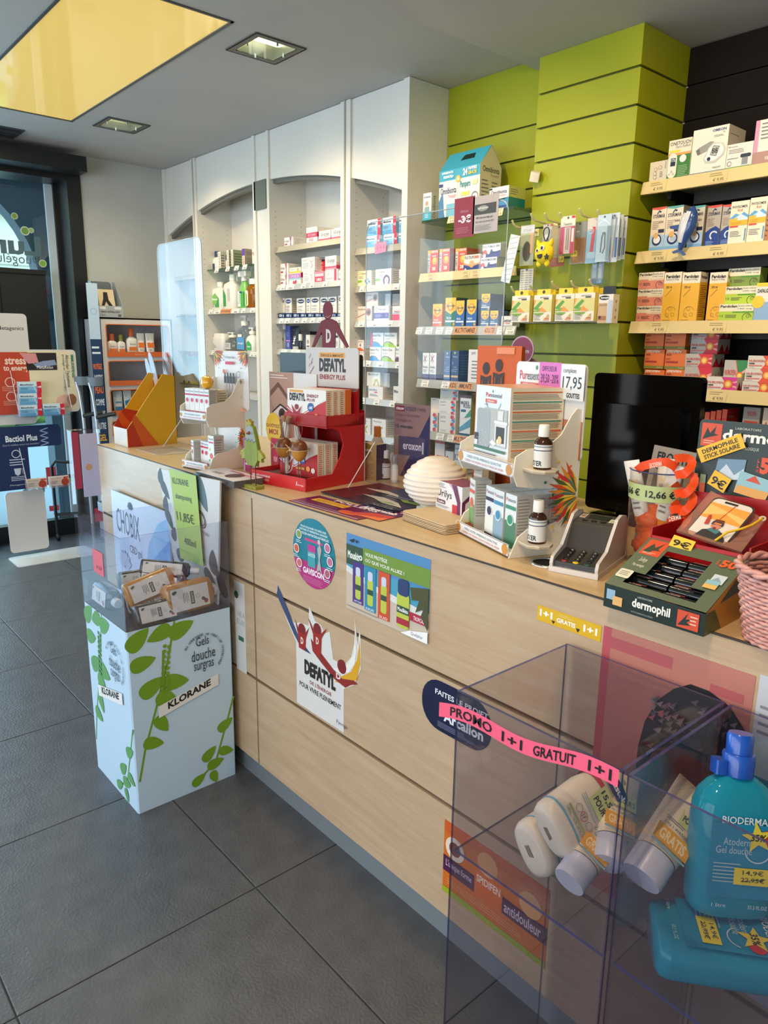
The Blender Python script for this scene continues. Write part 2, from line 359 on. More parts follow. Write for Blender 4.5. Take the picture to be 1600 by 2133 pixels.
# lettering on the glass, read from the street so mirrored in here
m = MB(); x = XG+.006
def wpt(px, py): p = X(px, py, x); return p.y, p.z
def gface(px0, py0, px1, py1):
    a, b = wpt(px0, py1), wpt(px1, py0); return a, b
F1 = Face(m, (x, 1.0, 1.0), (0, 1, 0), (0, 0, 1), (1, 0, 0))
wh = C('#cfe3ea', .6); gr = C('#5d7a83', .6)
a = wpt(85, 530); b = wpt(0, 498)
def gt(px0, py0, px1, py1, s, col, bold=0):   # mirrored letters between pixel corners
    y0, z0 = wpt(px0, py1); y1, z1 = wpt(px1, py0); F1.text(y0-1, z0-1, y1-1, z1-1, s, col, bold, flip=True)
gt(-20, 494, 83, 526, 'Lun', gr, .04); gt(-60, 532, 84, 548, 'Duogélules à', gr, 0)
y0, z0 = wpt(-30, 552); y1, z1 = wpt(86, 548); 
for (px, py, r, c) in ((30, 450, .022, '#8fae4c'), (52, 481, .03, '#7fae4a'), (65, 480, .018, '#a9c87a'), (89, 549, .026, '#8fc24a'), (146, 523, .012, '#9dbb6a'), (152, 995, .04, '#a9d46a')):
    u, v = wpt(px, py); F1.ell(u-1, v-1, r, '#d6e6cf'); F1.ell(u-1, v-1, r*.75, c)
y0, z0 = wpt(98, 1010); F1.rect(y0-1, z0-1, y0-.93, z0-.87, '#e8555f'); F1.rect(y0-1, z0-1.2, y0-.93, z0-1.16, '#e8555f')
F1.text(y0-1.17, z0-1.05, y0-1.02, z0-1.0, 'Bac', '#5f8f8a', .02, flip=True)
m.build('window_lettering', t, kind='structure')
# entrance arcade outside and the street
m = MB(); xa = -6.2; ya, za = 1.06, 1.84; R1 = .8
DARKO = C('#6c8090', .7); SOFF = C('#8a9aa6', .6)
arc = [(ya+R1*cos(q), za+R1*sin(q)) for q in [pi*k/24 for k in range(25)]]
def awall(xx, arc, m_, mb, top=2.9, yl=-2.9, yr=2.6):
    for p, q in zip(arc, arc[1:]): mb.poly([(xx, p[0], p[1]), (xx, p[0], top), (xx, q[0], top), (xx, q[0], q[1])], m_)
    mb.poly([(xx, arc[0][0], 0), (xx, yr, 0), (xx, yr, top), (xx, arc[0][0], top)], m_); mb.poly([(xx, arc[-1][0], 0), (xx, yl, 0), (xx, yl, top), (xx, arc[-1][0], top)], m_)
awall(xa, arc, DARKO, m, 2.9, .25)
ARC2 = [(p[0]-2.1, p[1]) for p in arc]; awall(xa, ARC2, DARKO, m, 2.9, -2.9, .26)
for p, q in zip(arc, arc[1:]): m.poly([(xa, *p), (xa, *q), (xa-.18, *q), (xa-.18, *p)], SOFF)
for p in (arc[0], arc[-1]): m.poly([(xa, p[0], 0), (xa, *p), (xa-.18, *p), (xa-.18, p[0], 0)], SOFF)
m.box(xa-.18, 1.94, 0, XG-.04, 1.99, 2.9, C('#8fa3ad', .7)); m.box(xa, YS, 2.7, XG-.04, 2.6, 2.75, DARKO)
m.build('wall_arcade', kind='structure')
m = MB().box(-30, -20, -.12, XG-.04, 20, -.06, C('#8b9aa0', .8)); m.box(-20, YS-14, -.12, 12, YS-.1, -.06, C('#8b9aa0', .8)); m.build('floor_street', kind='structure')
def facade(name, label, O, U, n, floors, mw, band, win):
    t = thing(name, label, 'building', O, atan2(U[1], U[0])); L = n*2.6
    MB().box(0, 0, 0, L, .3, floors*3.2, mw).build('wall', t)
    for j in range(floors):
        MB().box(0, -.06, j*3.2+2.95, L, 0, j*3.2+3.2, band).build('cornice', t)
        for i in range(n):
            w_ = MB().box(i*2.6+.75, -.05, j*3.2+.9, i*2.6+1.85, .02, j*3.2+2.6, C('#e9ece6', .6)).build('window', t)
            MB().box(i*2.6+.83, -.07, j*3.2+.98, i*2.6+1.77, -.05, j*3.2+2.52, C('#7f9aa5', .15)).build('pane', w_)
            if j: MB().box(i*2.6+.6, -.35, j*3.2+.75, i*2.6+2.0, -.05, j*3.2+.85, band).build('balcony', t)
    return t
CREAM = C('#e6dfc6', .8)
facade('town_house', 'cream street building seen through the arched entrance', (-17, -12, -.06), (0, 1), 10, 4, CREAM, C('#d8cfb4', .8), 0)
facade('town_house', 'red brick and white building across the street behind the shop window', (-9.5, -11, -.06), (-1, 0), 1, 3, CREAM, CREAM, 0).location = (6, -11, -.06)
facade('town_house', 'cream street houses with red brick neighbours, seen only as reflections', (8, -13, -.06), (-1, 0), 9, 4, C('#b98a72', .8), CREAM, 0)
t = thing('street_hedge', 'low bright green hedge along the street', 'hedge', (-14, 1, -.06)); m = MB(); [m.sphere((random.uniform(-.3, .3), -4+k*.35, .3), .4, .4, .35, C('#8fae5a', .8), 8, 6) for k in range(26)]; m.build('foliage', t)
# ================================================================ CABINETS, WALL BOARDS, COUNTER
WHITE = mat('cabinet_lacquer', noise_mix('#dcd9cf', '#e2dfd6', nscale=2, rough=.5))
GREY = C('#7b7b78', .5); RAIL = C('#c3c6c4', .35, .2); METAL = C('#b9b9b5', .3, .8)
YC = 2.539; YB = 2.795
def archz(x): return 2.382-((x+4.12)**2)/8.0
cab = thing('wall_cabinet', 'tall white wall cabinet with an arched top and open shelf bays', 'cabinet', (-4.1, YC, 0))
def cb(m, name, parent=cab, **k):
    o = m.build(name, parent, **k); o.location = (4.1, -YC, 0) if parent is cab else (0, 0, 0); return o
UPR = [(-5.398, -5.352), (-4.945, -4.882), (-4.15, -4.12), (-3.99, -3.965), (-3.272, -3.19), (-2.79, -2.75)]
for i, (a, b) in enumerate(UPR):
    m = MB().box(a, YC-.012, 0, b, YB, ZC-.002, WHITE)
    if i in (1, 4): m.box((a+b)/2-.004, YC-.02, 0, (a+b)/2+.004, YC-.012, ZC-.002, C('#b9b5a6', .6))
    cb(m, 'upright')
cb(MB().box(-5.4, YB, 0, -2.75, YB+.02, ZC, WHITE), 'back_panel')
cb(MB().box(-4.12, YC-.002, 0, -3.99, YC+.02, ZC-.002, WHITE), 'filler_panel')
cb(MB().box(-4.135, YC-.012, 2.222, -4.0, YC-.002, 2.385, C('#6d7266', .4)), 'access_plate')
BAY = [(-5.352, -4.945), (-4.882, -4.15), (-3.965, -3.272), (-3.19, -2.79)]
HOLE = C('#2c2a26', .9)
for a, b in BAY:
    m = MB(); n = 14; xs = [a+(b-a)*i/n for i in range(n+1)]
    for p, q in zip(xs, xs[1:]):
        m.poly([(p, YC, archz(p)), (q, YC, archz(q)), (q, YC, ZC-.002), (p, YC, ZC-.002)], WHITE)
        m.poly([(p, YC, archz(p)), (p, YC+.02, archz(p)), (q, YC+.02, archz(q)), (q, YC, archz(q))], WHITE)
        m.poly([(p, YC+.02, archz(p)), (q, YC+.02, archz(q)), (q, YC+.02, ZC-.002), (p, YC+.02, ZC-.002)], WHITE)
    cb(m, 'arched_fascia')
    m = MB()
    for p, q in zip(xs, xs[1:]):
        v = [(p, YC+.021, archz(p)-.022), (q, YC+.021, archz(q)-.022), (q, YC+.05, archz(q)-.022), (p, YC+.05, archz(p)-.022)]
        m.faces(v+[(x, y, z+.05) for x, y, z in v], [(0, 1, 5, 4), (0, 3, 2, 1), (3, 7, 6, 2), (0, 4, 7, 3), (1, 2, 6, 5)], C('#66665f', .45))
    cb(m, 'light_pelmet')
    m = MB()
    for z in [1.05+.035*i for i in range(34)]:
        for y in (YC+.03, YB-.04):
            for sgn, x in ((1, a+.0006), (-1, b-.0006)):
                if sgn > 0: m.poly([(x, y-.0025, z), (x, y, z-.003), (x, y+.0025, z), (x, y, z+.003)], HOLE)
    cb(m, 'shelf_pin_holes', kind='stuff')
def cshelf(a, b, z, style, front=.03, tags=(), depth=None, yb=YB, par=cab, conv=cb):
    """z = top of the shelf; rail hangs in front"""
    y0 = YC+front
    g = thin('shelf_glass', '#b9d4c4', .05, .02, .05, '#9fc0ae') if style == 'glass' else C('#c9c8c2', .45)
    sh = conv(MB().box(a+.001, y0, z-.008, b-.001, yb-.001, z, g), 'shelf', par)
    if style in ('rail', 'bare', 'wood'):
        col = {'rail': RAIL, 'bare': C('#b8b4a4', .35, .4), 'wood': C('#d9c795', .5)}[style]
        m = MB(); m.faces([(a+.002, y0-.012, z-.03), (b-.002, y0-.012, z-.03), (b-.002, y0, z+.003), (a+.002, y0, z+.003), (a+.002, y0+.004, z-.03), (b-.002, y0+.004, z-.03)],
                          [(0, 1, 2, 3), (0, 4, 5, 1), (0, 3, 4), (1, 5, 2), (2, 5, 4, 3)], col)
        r = m.build('price_rail', sh)
    for (x0, x1, c, s) in tags:
        m = MB(); F = Face(m, (x0, y0-.0125, z-.0285), (x1-x0, 0, 0), (0, .011, .03), None, .0002, .0004); F.rect(0, 0, 1, 1, c)
        if s: F.text(.06, .2, .94, .8, s, '#5a3a22', .02)
        else: F.lines(.1, .55, .8, .85, 2, '#9a9a94'); F.rect(.35, .12, .8, .38, '#8a8a85')
        m.build('price_tag', sh)
    return sh
def ptags(y, z, px, w=.045, c='#e9e6dc'):
    out = []
    for p in px:
        x = at(p, 0+_pyof(p, y, z), 'y', y).x; out.append((x, x+w, c, None))
    return out
def _pyof(px, y, z):   # image row of height z on plane y at column px
    lo, hi = -400, 2500
    for _ in range(30):
        mid = (lo+hi)/2
        if Y(px, mid, y).z > z: lo = mid
        else: hi = mid
    return lo
def xat(px, y, z): return Y(px, _pyof(px, y, z), y).x
def tags_px(y, z, lst, par=None):
    return [(xat(a, y, z), xat(b, y, z), c, s) for a, b, c, s in lst]
TG = '#ece9e0'
# bay 1 (far left, behind the clear screen)
for z, st in ((1.90, 'bare'), (1.62, 'glass'), (1.36, 'glass'), (1.12, 'glass')): cshelf(-5.352, -4.945, z, st)
# bay 2
y = YC+.05-.012
cshelf(-4.882, -4.15, 1.925, 'glass', .05, tags_px(y, 1.91, [(446, 454, TG, 0), (469, 477, TG, 0), (487, 496, TG, 0), (504, 513, TG, 0)]))
cshelf(-4.882, -4.15, 1.652, 'rail', .05, tags_px(y, 1.64, [(434, 442, TG, 0), (444, 458, TG, 0), (458, 480, '#e99a6c', 'HYGIENE'), (481, 497, TG, 0), (502, 510, TG, 0), (520, 530, TG, 0)]))
cshelf(-4.882, -4.15, 1.372, 'rail', .05, tags_px(y, 1.36, [(440, 448, TG, 0), (462, 470, TG, 0), (472, 480, TG, 0), (482, 494, TG, 0), (520, 527, TG, 0), (528, 535, TG, 0)]))
cshelf(-4.882, -4.15, 1.09, 'rail', .05)
# bay 3
y = YC+.03-.012
cshelf(-3.965, -3.272, 1.995, 'bare')
cshelf(-3.965, -3.272, 1.775, 'rail', .03, tags_px(y, 1.76, [(576, 581, TG, 0), (583, 592, TG, 0), (595, 612, TG, 0), (626, 636, TG, 0), (644, 653, TG, 0), (671, 681, TG, 0), (705, 713, TG, 0)]))
cshelf(-3.965, -3.272, 1.58, 'rail', .03, tags_px(y, 1.567, [(581, 589, TG, 0), (592, 602, TG, 0), (612, 622, TG, 0), (628, 638, TG, 0), (645, 654, TG, 0), (661, 668, TG, 0), (700, 710, TG, 0)]))
cshelf(-3.965, -3.272, 1.395, 'rail', .03, tags_px(y, 1.385, [(585, 596, TG, 0), (605, 623, TG, 0), (690, 700, TG, 0)]))
cshelf(-3.965, -3.272, 1.17, 'rail'); cshelf(-3.965, -3.272, 1.0, 'rail')
# bay 4
cshelf(-3.19, -2.79, 1.925, 'bare')
cshelf(-3.19, -2.79, 1.735, 'bare', .03, tags_px(y, 1.722, [(748, 757, TG, 0), (817, 830, TG, 0)]))
cshelf(-3.19, -2.79, 1.555, 'rail', .03, tags_px(y, 1.545, [(745, 757, TG, 0), (773, 785, TG, 0), (804, 817, TG, 0), (830, 834, TG, 0)]))
cshelf(-3.19, -2.79, 1.348, 'rail', .03, tags_px(y, 1.335, [(744, 752, TG, 0), (759, 771, TG, 0), (784, 797, TG, 0), (823, 832, TG, 0)]))
cshelf(-3.19, -2.79, 1.148, 'rail', .03, tags_px(y, 1.135, [(750, 760, TG, 0), (777, 789, TG, 0), (810, 822, TG, 0)]))
cshelf(-3.19, -2.79, .95, 'rail')
# ---------------------------------------------------------------- green and dark boards
GREEN = mat('green_lacquer', noise_mix('#949c16', '#9ba41a', nscale=1.5, rough=.42))
DARKB = mat('dark_board', noise_mix('#120e0a', '#16110d', nscale=5, rough=.65)); DARKB.node_tree.nodes['Principled BSDF'].inputs['Specular IOR Level'].default_value = .15
bk = MB().box(-2.75, 2.80, 0, -2.116, 2.82, ZC, C('#4a5208', .6)).build('wall_green_niche', kind='structure')
zs = [2.386-.131*k for k in range(0, 18)]
edges = [ZC-.001, 2.386, 2.256]+[2.256-.131*k for k in range(1, 17)]
for a, b in zip(edges, edges[1:]):
    MB().box(-2.748, 2.785, b+.005, -2.118, 2.80, a-.003 if a < 2.6 else a, GREEN).build('wall_board', bk)
XCL, XCR, YCF = -2.116, -1.648, 2.671
ck = MB().box(XCL+.012, YCF+.012, 0, XCR-.012, YN, ZS, C('#4a5208', .6)).build('wall_column', kind='structure')
edges = [ZS-.001]+[2.457-.131*k for k in range(0, 19)]
for a, b in zip(edges, edges[1:]):
    if b < 0: break
    m = MB(); z0, z1 = b+.005, a-.004 if a < 2.59 else a
    m.box(XCL, YCF, z0, XCR, YCF+.012, z1, GREEN); m.box(XCR-.012, YCF+.012, z0, XCR, YN-.001, z1, GREEN); m.box(XCL, YCF+.012, z0, XCL+.012, 2.80, z1, GREEN)
    m.build('wall_board', ck)
dk = MB().box(XCR, YN-.002, 0, XE, YN+.01, ZS, C('#060504', .8)).build('wall_dark_boards', kind='structure')
edges = [ZS-.001]+[2.457-.131*k for k in range(0, 19)]
for a, b in zip(edges, edges[1:]):
    if b < 0: break
    for x0, x1 in ((XCR+.002, .1), (.104, XE)): MB().box(x0, YN-.016, b+.005, x1, YN-.002, a-.004, DARKB).build('wall_board', dk)
# ---------------------------------------------------------------- shelves on the green wall
def wshelf(name, label, x0, x1, z, yf, yb, style, tags=(), col='#d8c58e', rh=.036):
    t = thing(name, label, 'shelf', ((x0+x1)/2, yf, z), None)
    cv = lambda m, n, p: setloc(m.build(n, p), (-(x0+x1)/2, -yf, -z))
    g = thin('shelf_glass', '#b9d4c4', .05, .02, .05, '#9fc0ae') if style == 'glass' else C(style, .5)
    cv(MB().box(x0, yf+.002, z-.012, min(x1, XCL-.002) if x1 < -2 else x1, yb, z, g), 'board', t)
    if style != 'glass':
        m = MB(); m.faces([(x0, yf-.012, z-rh), (x1, yf-.012, z-rh), (x1, yf, z+.004), (x0, yf, z+.004), (x0, yf+.006, z-rh), (x1, yf+.006, z-rh)],
                          [(0, 1, 2, 3), (0, 4, 5, 1), (0, 3, 4), (1, 5, 2), (2, 5, 4, 3)], C(col, .5)); cv(m, 'price_rail', t)
    for (a, b, c, s) in tags:
        m = MB(); F = Face(m, (a, yf-.0125, z-rh+.002), (b-a, 0, 0), (0, .0115, rh-.001), None, .0002, .0006); F.rect(0, .05, 1, .95, c)
        if s: F.text(.05, .2, .95, .85, s, '#4a3018', .03)
        else: F.lines(.08, .55, .8, .9, 2, '#8d7d58'); F.text(.3, .1, .85, .42, '€ 9,95', '#6a5a3a', .01)
        cv(m, 'price_tag', t)
    return t
def setloc(o, l): o.location = l; return o
YG = 2.55; g5 = '#8d8f86'
xl = -2.672
GSH = [2.012, 1.768, 1.522, 1.27, 1.02]
wshelf('wall_shelf', 'top glass shelf on the green wall', xl, -2.08, GSH[0], YG, 2.784, 'glass', tags_px(YG, 1.99, [(935, 955, '#e3d7a8', 0), (1035, 1050, '#e3d7a8', 0)]))
wshelf('wall_shelf', 'second shelf on the green wall with a plain cream edge', xl, -2.085, GSH[1], YG, 2.784, '#77786f', tags_px(YG, 1.75, [(893, 905, '#d8c58e', 0), (965, 980, '#d8c58e', 0), (985, 1000, '#d8c58e', 0)]))
wshelf('wall_shelf', 'third shelf on the green wall reading multivitamines adultes', xl, -2.065, GSH[2], YG, 2.784, '#77786f', tags_px(YG, 1.5, [(869, 882, TG, 0), (889, 903, TG, 0), (911, 925, TG, 0), (931, 945, TG, 0), (948, 994, '#e8a468', 'MULTIVITAMINES'), (1010, 1034, '#e8a468', 'ADULTES'), (1038, 1052, TG, 0), (1056, 1074, TG, 0)]), '#a9aaa0')
wshelf('wall_shelf', 'fourth shelf on the green wall reading kids immunite', xl, -2.065, GSH[3], YG, 2.784, '#77786f', tags_px(YG, 1.25, [(880, 895, TG, 0), (922, 938, TG, 0), (939, 953, '#e8a468', 'KIDS'), (957, 986, '#e8a468', 'IMMUNITE')]), '#a9aaa0')
wshelf('wall_shelf', 'fifth shelf on the green wall, lowest in view', xl, -2.065, GSH[4], YG, 2.784, '#77786f', tags_px(YG, 1.0, [(875, 890, TG, 0), (911, 927, TG, 0), (934, 947, TG, 0), (947, 975, '#e8a468', 'MULTIVIT')]), '#a9aaa0')
for z in GSH:
    pass
# shelves on the dark wall
YD = 2.735; DSH = [2.058, 1.805, 1.54, 1.292, 1.06]
dl = ['top', 'second', 'third', 'fourth', 'fifth']
dn = ['under the blood pressure monitors', 'under the nasal spray boxes', 'under the yellow and green boxes', 'beside the black monitor', 'behind the dark green display']
for k, z in enumerate(DSH):
    x0 = -1.635
    wshelf('wall_shelf', '%s cream-edged shelf on the dark wall %s' % (dl[k], dn[k]), x0, .9, z, YD, YN-.018, '#8d8468',
           [(x0+.03+.23*i+(.03*k), x0+.1+.23*i+(.03*k), '#dcc88f', 0) for i in range(6)], '#dcc88f', .042)
    m = MB().box(x0+.1, YN-.08, z-.06, .9, YN-.018, z-.012, C('#3a362f', .5)); m.box(x0+.05, YD+.1, z-.05, x0+.065, YN-.018, z-.012, C('#15120f', .5))
    o = m.build('shelf_bracket', bpy.data.objects[[q.name for q in bpy.data.objects if q.name.startswith('wall_shelf') and q.get('label', '').startswith(dl[k]+' cream')][0]])
    p = o.parent; o.location = (-p.location.x, -p.location.y, -p.location.z)
# ---------------------------------------------------------------- counter
def wood(h1, h2, dark):
    def f(nt, b, N, L):
        t = N('ShaderNodeTexCoord'); mp = N('ShaderNodeMapping'); mp.inputs['Scale'].default_value = (1.2, 14, 14); L(t.outputs['Object'], mp.inputs['Vector'])
        n = N('ShaderNodeTexNoise'); n.inputs['Scale'].default_value = 3; n.inputs['Detail'].default_value = 9; n.inputs['Roughness'].default_value = .68; n.inputs['Distortion'].default_value = .6
        L(mp.outputs[0], n.inputs['Vector']); r = N('ShaderNodeValToRGB'); e = r.color_ramp.elements; e[0].position = .25; e[1].position = .72
        e[0].color = lin(dark); e[1].color = lin(h2); q = e.new(.5); q.color = lin(h1); L(n.outputs['Fac'], r.inputs[0]); L(r.outputs[0], b.inputs['Base Color'])
        b.inputs['Roughness'].default_value = .33
    return f
WOODF = mat('maple_laminate_front', wood('#bfa485', '#c8b092', '#b29676')); WOODT = mat('maple_laminate_top', wood('#cdb184', '#d8bd92', '#c2a576'))
XL, XR, CB = -3.162, 1.2, 1.85
cn = thing('pharmacy_counter', 'long pale maple pharmacy counter with grooved front panels', 'counter', (-1, CF, 0))
def cc(m, n): return setloc(m.build(n, cn), (1, -CF, 0))
cc(MB().box(XL+.02, CF+.035, 0, XR, CB-.02, CT-.024, C('#060505', .8)), 'carcass')
cc(MB().box(XL+.004, CF+.019, 0, XR, CF+.024, .085, C('#9aa4ab', .3, .5)), 'plinth')
cc(MB().box(XL, CF+.001, CT-.022, XR, CB, CT, WOODT), 'worktop')
cc(MB().box(XL, CF+.02, 0, XL+.019, CB, CT-.022, C('#d3d6da', .3)), 'end_panel')
cc(MB().box(XL, CF-.0015, CT-.0035, XR, CF+.001, CT+.0002, C('#3a2f25', .5)), 'edge_strip')
for x0, x1 in ((XL, -1.9), (-1.892, XR)):
    for z0, z1 in ((.082, .3795), (.3905, .6995), (.7105, CT-.0035)):
        cc(MB().box(x0, CF, z0, x1, CF+.018, z1, WOODF), 'front_panel')
# cable grommet near the terminal
p = Z(1140, 1173, CT); t = thing('cable_grommet', 'round chrome cable hole ring in the counter beside the card terminal', 'grommet', (p.x, p.y, CT))
m = MB(); m.lathe([(.036, 0), (.036, .003), (.030, .003), (.030, 0)], C('#c9c6bd', .2, .9), 24, cap=False); m.build('ring', t); MB().lathe([(.0001, .0004), (.030, .0006)], C('#050505', .8), 24, cap=False).build('hole', t)
# ================================================================ CARTONS ON THE SHELVES
def carton(name, label, w, d, h, col, art, loc, rot=0, group=None, cat='box', top=None, seed=None, parts=False):
    m = MB(); m.box(-w/2, 0, 0, w/2, d, h, C(col, .38), {'T': C(top, .38)} if top else None)
    F = box_faces(m, w, d, h)
    if art: art(F)
    # tuck flap line on the side that shows
    F['r'].lines(.12, .1, .88, .88, 7, '#8d8a84', .25, .5) if art and F['r'].k == 0 else None
    o = m.build(name, None, loc, rot); return tag(o, label, cat, group)
def PX(y, z, px0, px1, pyt, d, col, art, label, name='medicine_box', group=None, top=None, gap=.0015, cat='box', rot=0):
    """carton whose front stands on plane y at height z and spans the photo columns px0..px1 up to row pyt"""
    pm = (px0+px1)/2; pb = _pyof(pm, y, z); mid = (pb+pyt)/2
    x0, x1 = Y(px0, mid, y).x+gap, Y(px1, mid, y).x-gap; h = max(.01, Y(pm, pyt, y).z-z)
    o = carton(name, label, x1-x0, d, h-.0006, col, art, ((x0+x1)/2, y, z+.0003), rot, group, cat, top); o['_h'] = h
    del o['_h']; PX.top = z+h; PX.o = o; return o
def word(t, c='#333a44', u0=.08, v0=.55, u1=.85, v1=.78, b=.02, extra=None, side=None):
    def f(F):
        F['f'].text(u0, v0, u1, v1, t, c, b)
        if extra: extra(F['f'])
        if side: side(F['r'])
    return f
def grp(*fs):
    def g(F):
        for f in fs: f(F)
    return g
# --- bay 3
y = YC+.045
def a_urilys(F):
    f = F['f']; f.text(.05, .42, .55, .7, 'Urilys', '#6a3a5a', .01).rect(.05, .2, .35, .34, '#b8283c').poly([(.6, 1), (.8, 1), (.76, .45), (.8, 0), (.66, 0), (.7, .45)], '#b04a6a').poly([(.82, 1), (1, 1), (.82, .6)], '#e6d6dc')
def a_ucran(F):
    f = F['f']; f.rect(0, 0, 1, .26, '#e89aa8').rect(0, .12, 1, .2, '#c9415a').text(.2, .5, .86, .82, 'U-cran', '#4a4a50').text(.5, .36, .85, .46, 'Comfort', '#b86a7a')
    F['r'].rect(0, 0, 1, .3, '#c9415a').rect(0, .3, 1, .5, '#e6b6bc')
def a_redband(F):
    f = F['f']; f.rect(0, .36, 1, .66, '#cf2f52').text(.15, .42, .85, .6, 'BIOCRAN', '#f4d0d8').rect(0, .0, 1, .1, '#bfe3ee'); f.ell(.35, .22, .08, '#e89aa8').ell(.55, .2, .08, '#e89aa8'); F['r'].rect(0, .36, 1, .66, '#b02045')
def a_uro(F):
    f = F['f']; f.text(.08, .72, .4, .86, 'uroZyl', '#7a8088').lines(.08, .2, .55, .62, 4, '#a8adb4'); f.path([(.62, .75), (.8, .62), (.86, .8)], .02, '#c9607a').path([(.7, .2), (.86, .4), (.72, .55)], .02, '#c9607a')
WB = '#e9e4da'
PX(y, 1.995, 592, 611, 494, .09, WB, a_urilys, 'white urinary care box alone at left on top shelf of third bay')
PX(y, 1.995, 638, 661, 473, .12, WB, a_redband, 'white box with a broad red band, tall, on top shelf of third bay')
PX(y, 1.995, 664, 689, 480, .1, WB, a_ucran, 'white and pink cranberry box beside the red-banded box on top shelf')
PX(y, 1.995, 690, 716, 475, .1, WB, a_ucran, 'white and pink cranberry box at the right end of top shelf, third bay')
z = 1.775
PX(y, z, 584, 601, 573, .09, WB, a_urilys, 'white and red urinary box, lower one of the left pair, third bay')
PX(y, PX.top, 584, 601, 549, .09, WB, a_urilys, 'white and red urinary box, upper one of the left pair, third bay')
PX(y, z, 602, 627, 569, .09, WB, lambda F: (F['f'].rect(0, .55, 1, .95, '#c07ab8').rect(0, .42, 1, .55, '#9fd0d8').text(.15, .62, .85, .85, 'GYNDELTA', '#f2e2f0').ell(.4, .2, .08, '#c9304a').ell(.58, .25, .08, '#c9304a').ell(.5, .12, .08, '#c9304a'), F['r'].rect(0, .6, 1, 1, '#b02045')), 'white box with a lilac band under a yellow box, third bay')
PX(y, PX.top, 603, 627, 557, .09, '#efe9da', lambda F: F['f'].rect(0, 0, 1, .35, '#e6c84a').text(.1, .5, .6, .8, 'Gyno', '#888').ell(.75, .6, .07, '#d9a53a'), 'small white and yellow box on the lilac-banded box')
PX(y, z, 631, 655, 565, .11, WB, a_uro, 'white box with a thin red line drawing, lower, third bay')
PX(y, PX.top, 628, 656, 536, .11, WB, a_uro, 'larger white box with red line drawing, on top of the lower one')
PX(y, z, 656, 674, 565, .1, '#e9c6cc', lambda F: F['f'].rect(0, 0, 1, .55, '#e0405a').rect(0, .8, 1, 1, '#e88a9c').text(.2, .15, .8, .4, 'URO', '#fff', .03), 'small pink and red box in the middle of third bay')
PX(y+.05, PX.top, 664, 676, 541, .06, '#d8283c', lambda F: F['f'].rect(0, .85, 1, 1, '#3a1a20').text(.3, .1, .7, .8, 'FEMI', '#f2b0b8', .02, rot=90), 'narrow bright red box standing on the pink box')
PX(y, z, 677, 704, 561, .1, '#ecdcd4', lambda F: F['f'].rect(.72, 0, .9, 1, '#c9405e').text(.1, .2, .6, .32, 'lactibiane', '#9a8a84').path([(.2, .5), (.3, .75)], .02, '#c9607a'), 'cream box with a crimson stripe below the large cranberry box')
PX(y, PX.top, 677, 701, 533, .12, WB, a_ucran, 'large white and pink cranberry box on the cream box')
PX(y, z, 705, 716, 563, .1, WB, a_ucran, 'cut-off white box at the right end of second shelf, third bay')
def a_plast(c='#17233f', o='#d88a4a'):
    def f(F):
        a = F['f']; a.ell(.5, .82, .42, '#e4e8ee', .13).ell(.5, .84, .4, c, .1).text(.2, .8, .8, .88, 'hansaplast', '#fff', .03).text(.1, .55, .75, .63, 'CLASSIC', '#555').lines(.1, .35, .8, .5, 2, '#9a9a9a')
        a.rect(.55, .06, .9, .26, o).rect(.3, .06, .55, .16, '#e9b98a'); F['r'].rect(0, 0, 1, 1, '#d9cdb6').lines(.1, .1, .9, .9, 8, '#a99a80')
    return f
z = 1.58
for k, (a, b, tp, o) in enumerate([(580, 593.5, 621, '#d9a070'), (594, 608, 621, '#c9a8a0'), (618, 636, 621, '#dcc6a8'), (638, 647, 620, '#9fc6dc'), (647.5, 665.5, 619, '#e0872e'), (667, 683, 619, '#d9793a'), (683.5, 701.5, 618, '#cf6a4a'), (704.5, 716, 616, '#d9a070')]):
    PX(y+.03, z, a, b, tp, .07, '#efe8dc', a_plast('#1c3f86' if k in (1, 3) else '#17233f', o), ['plaster box at the far left of the plaster row', 'plaster box second from left with blue badge', 'plaster box with beige patch, third in the plaster row', 'narrow pale blue plaster box in the plaster row', 'plaster box with bright orange plaster, mid row', 'plaster box with orange patch, sixth in the plaster row', 'plaster box with brown-red patch near the row end', 'cut-off plaster box beside the white upright'][k], 'plaster_box', 'plaster boxes on the third bay shelf')
for k in range(9):
    a = 579+k*15.3
    PX(y-.012, z, a, a+14.3, 652, .035, '#1b2b55', lambda F: F['f'].rr(.15, .35, .62, .75, '#e8ecf4', .1).text(.2, .45, .58, .65, 'Pflaster', '#22335a', .03).rect(.75, .3, .88, .7, '#b8c6e4'), 'small navy dispenser box before the white plaster boxes, '+ORD[k], 'dispenser_box', 'navy dispenser boxes below the plaster boxes')
z = 1.395
def bottle(name, label, cx, y, z, w, h, body, cap, prof=None, sy=.6, art=None, group=None, capfrac=.22, capw=.5, cat='bottle', rot=0, sq=1.5, seg=18, trans=None):
    t = thing(name, label, cat, (cx, y, z), rot, group); r = w/2; hb = h*(1-capfrac)
    p = prof or [(r*.92, 0), (r, .03*hb), (r, hb*.78), (r*.9, hb*.88), (r*capw*.9, hb*.97), (r*capw*.85, hb)]
    m = MB(); m.lathe(p, body if not isinstance(body, str) else C(body, .3), seg, 1, sy, sq=sq); m.build('body', t)
    m = MB(); m.lathe([(r*capw, hb-.001), (r*capw, h-.002), (r*capw*.9, h)], C(cap, .35), 14, 1, min(1, sy*1.3)); m.build('cap', t)
    if art:
        m = MB(); F = Face(m, (-r*.72, -r*sy-.0005, hb*.08), (r*1.44, 0, 0), (0, 0, hb*.68), (0, -1, 0)); art(F); m.build('label_print', t)
    return t
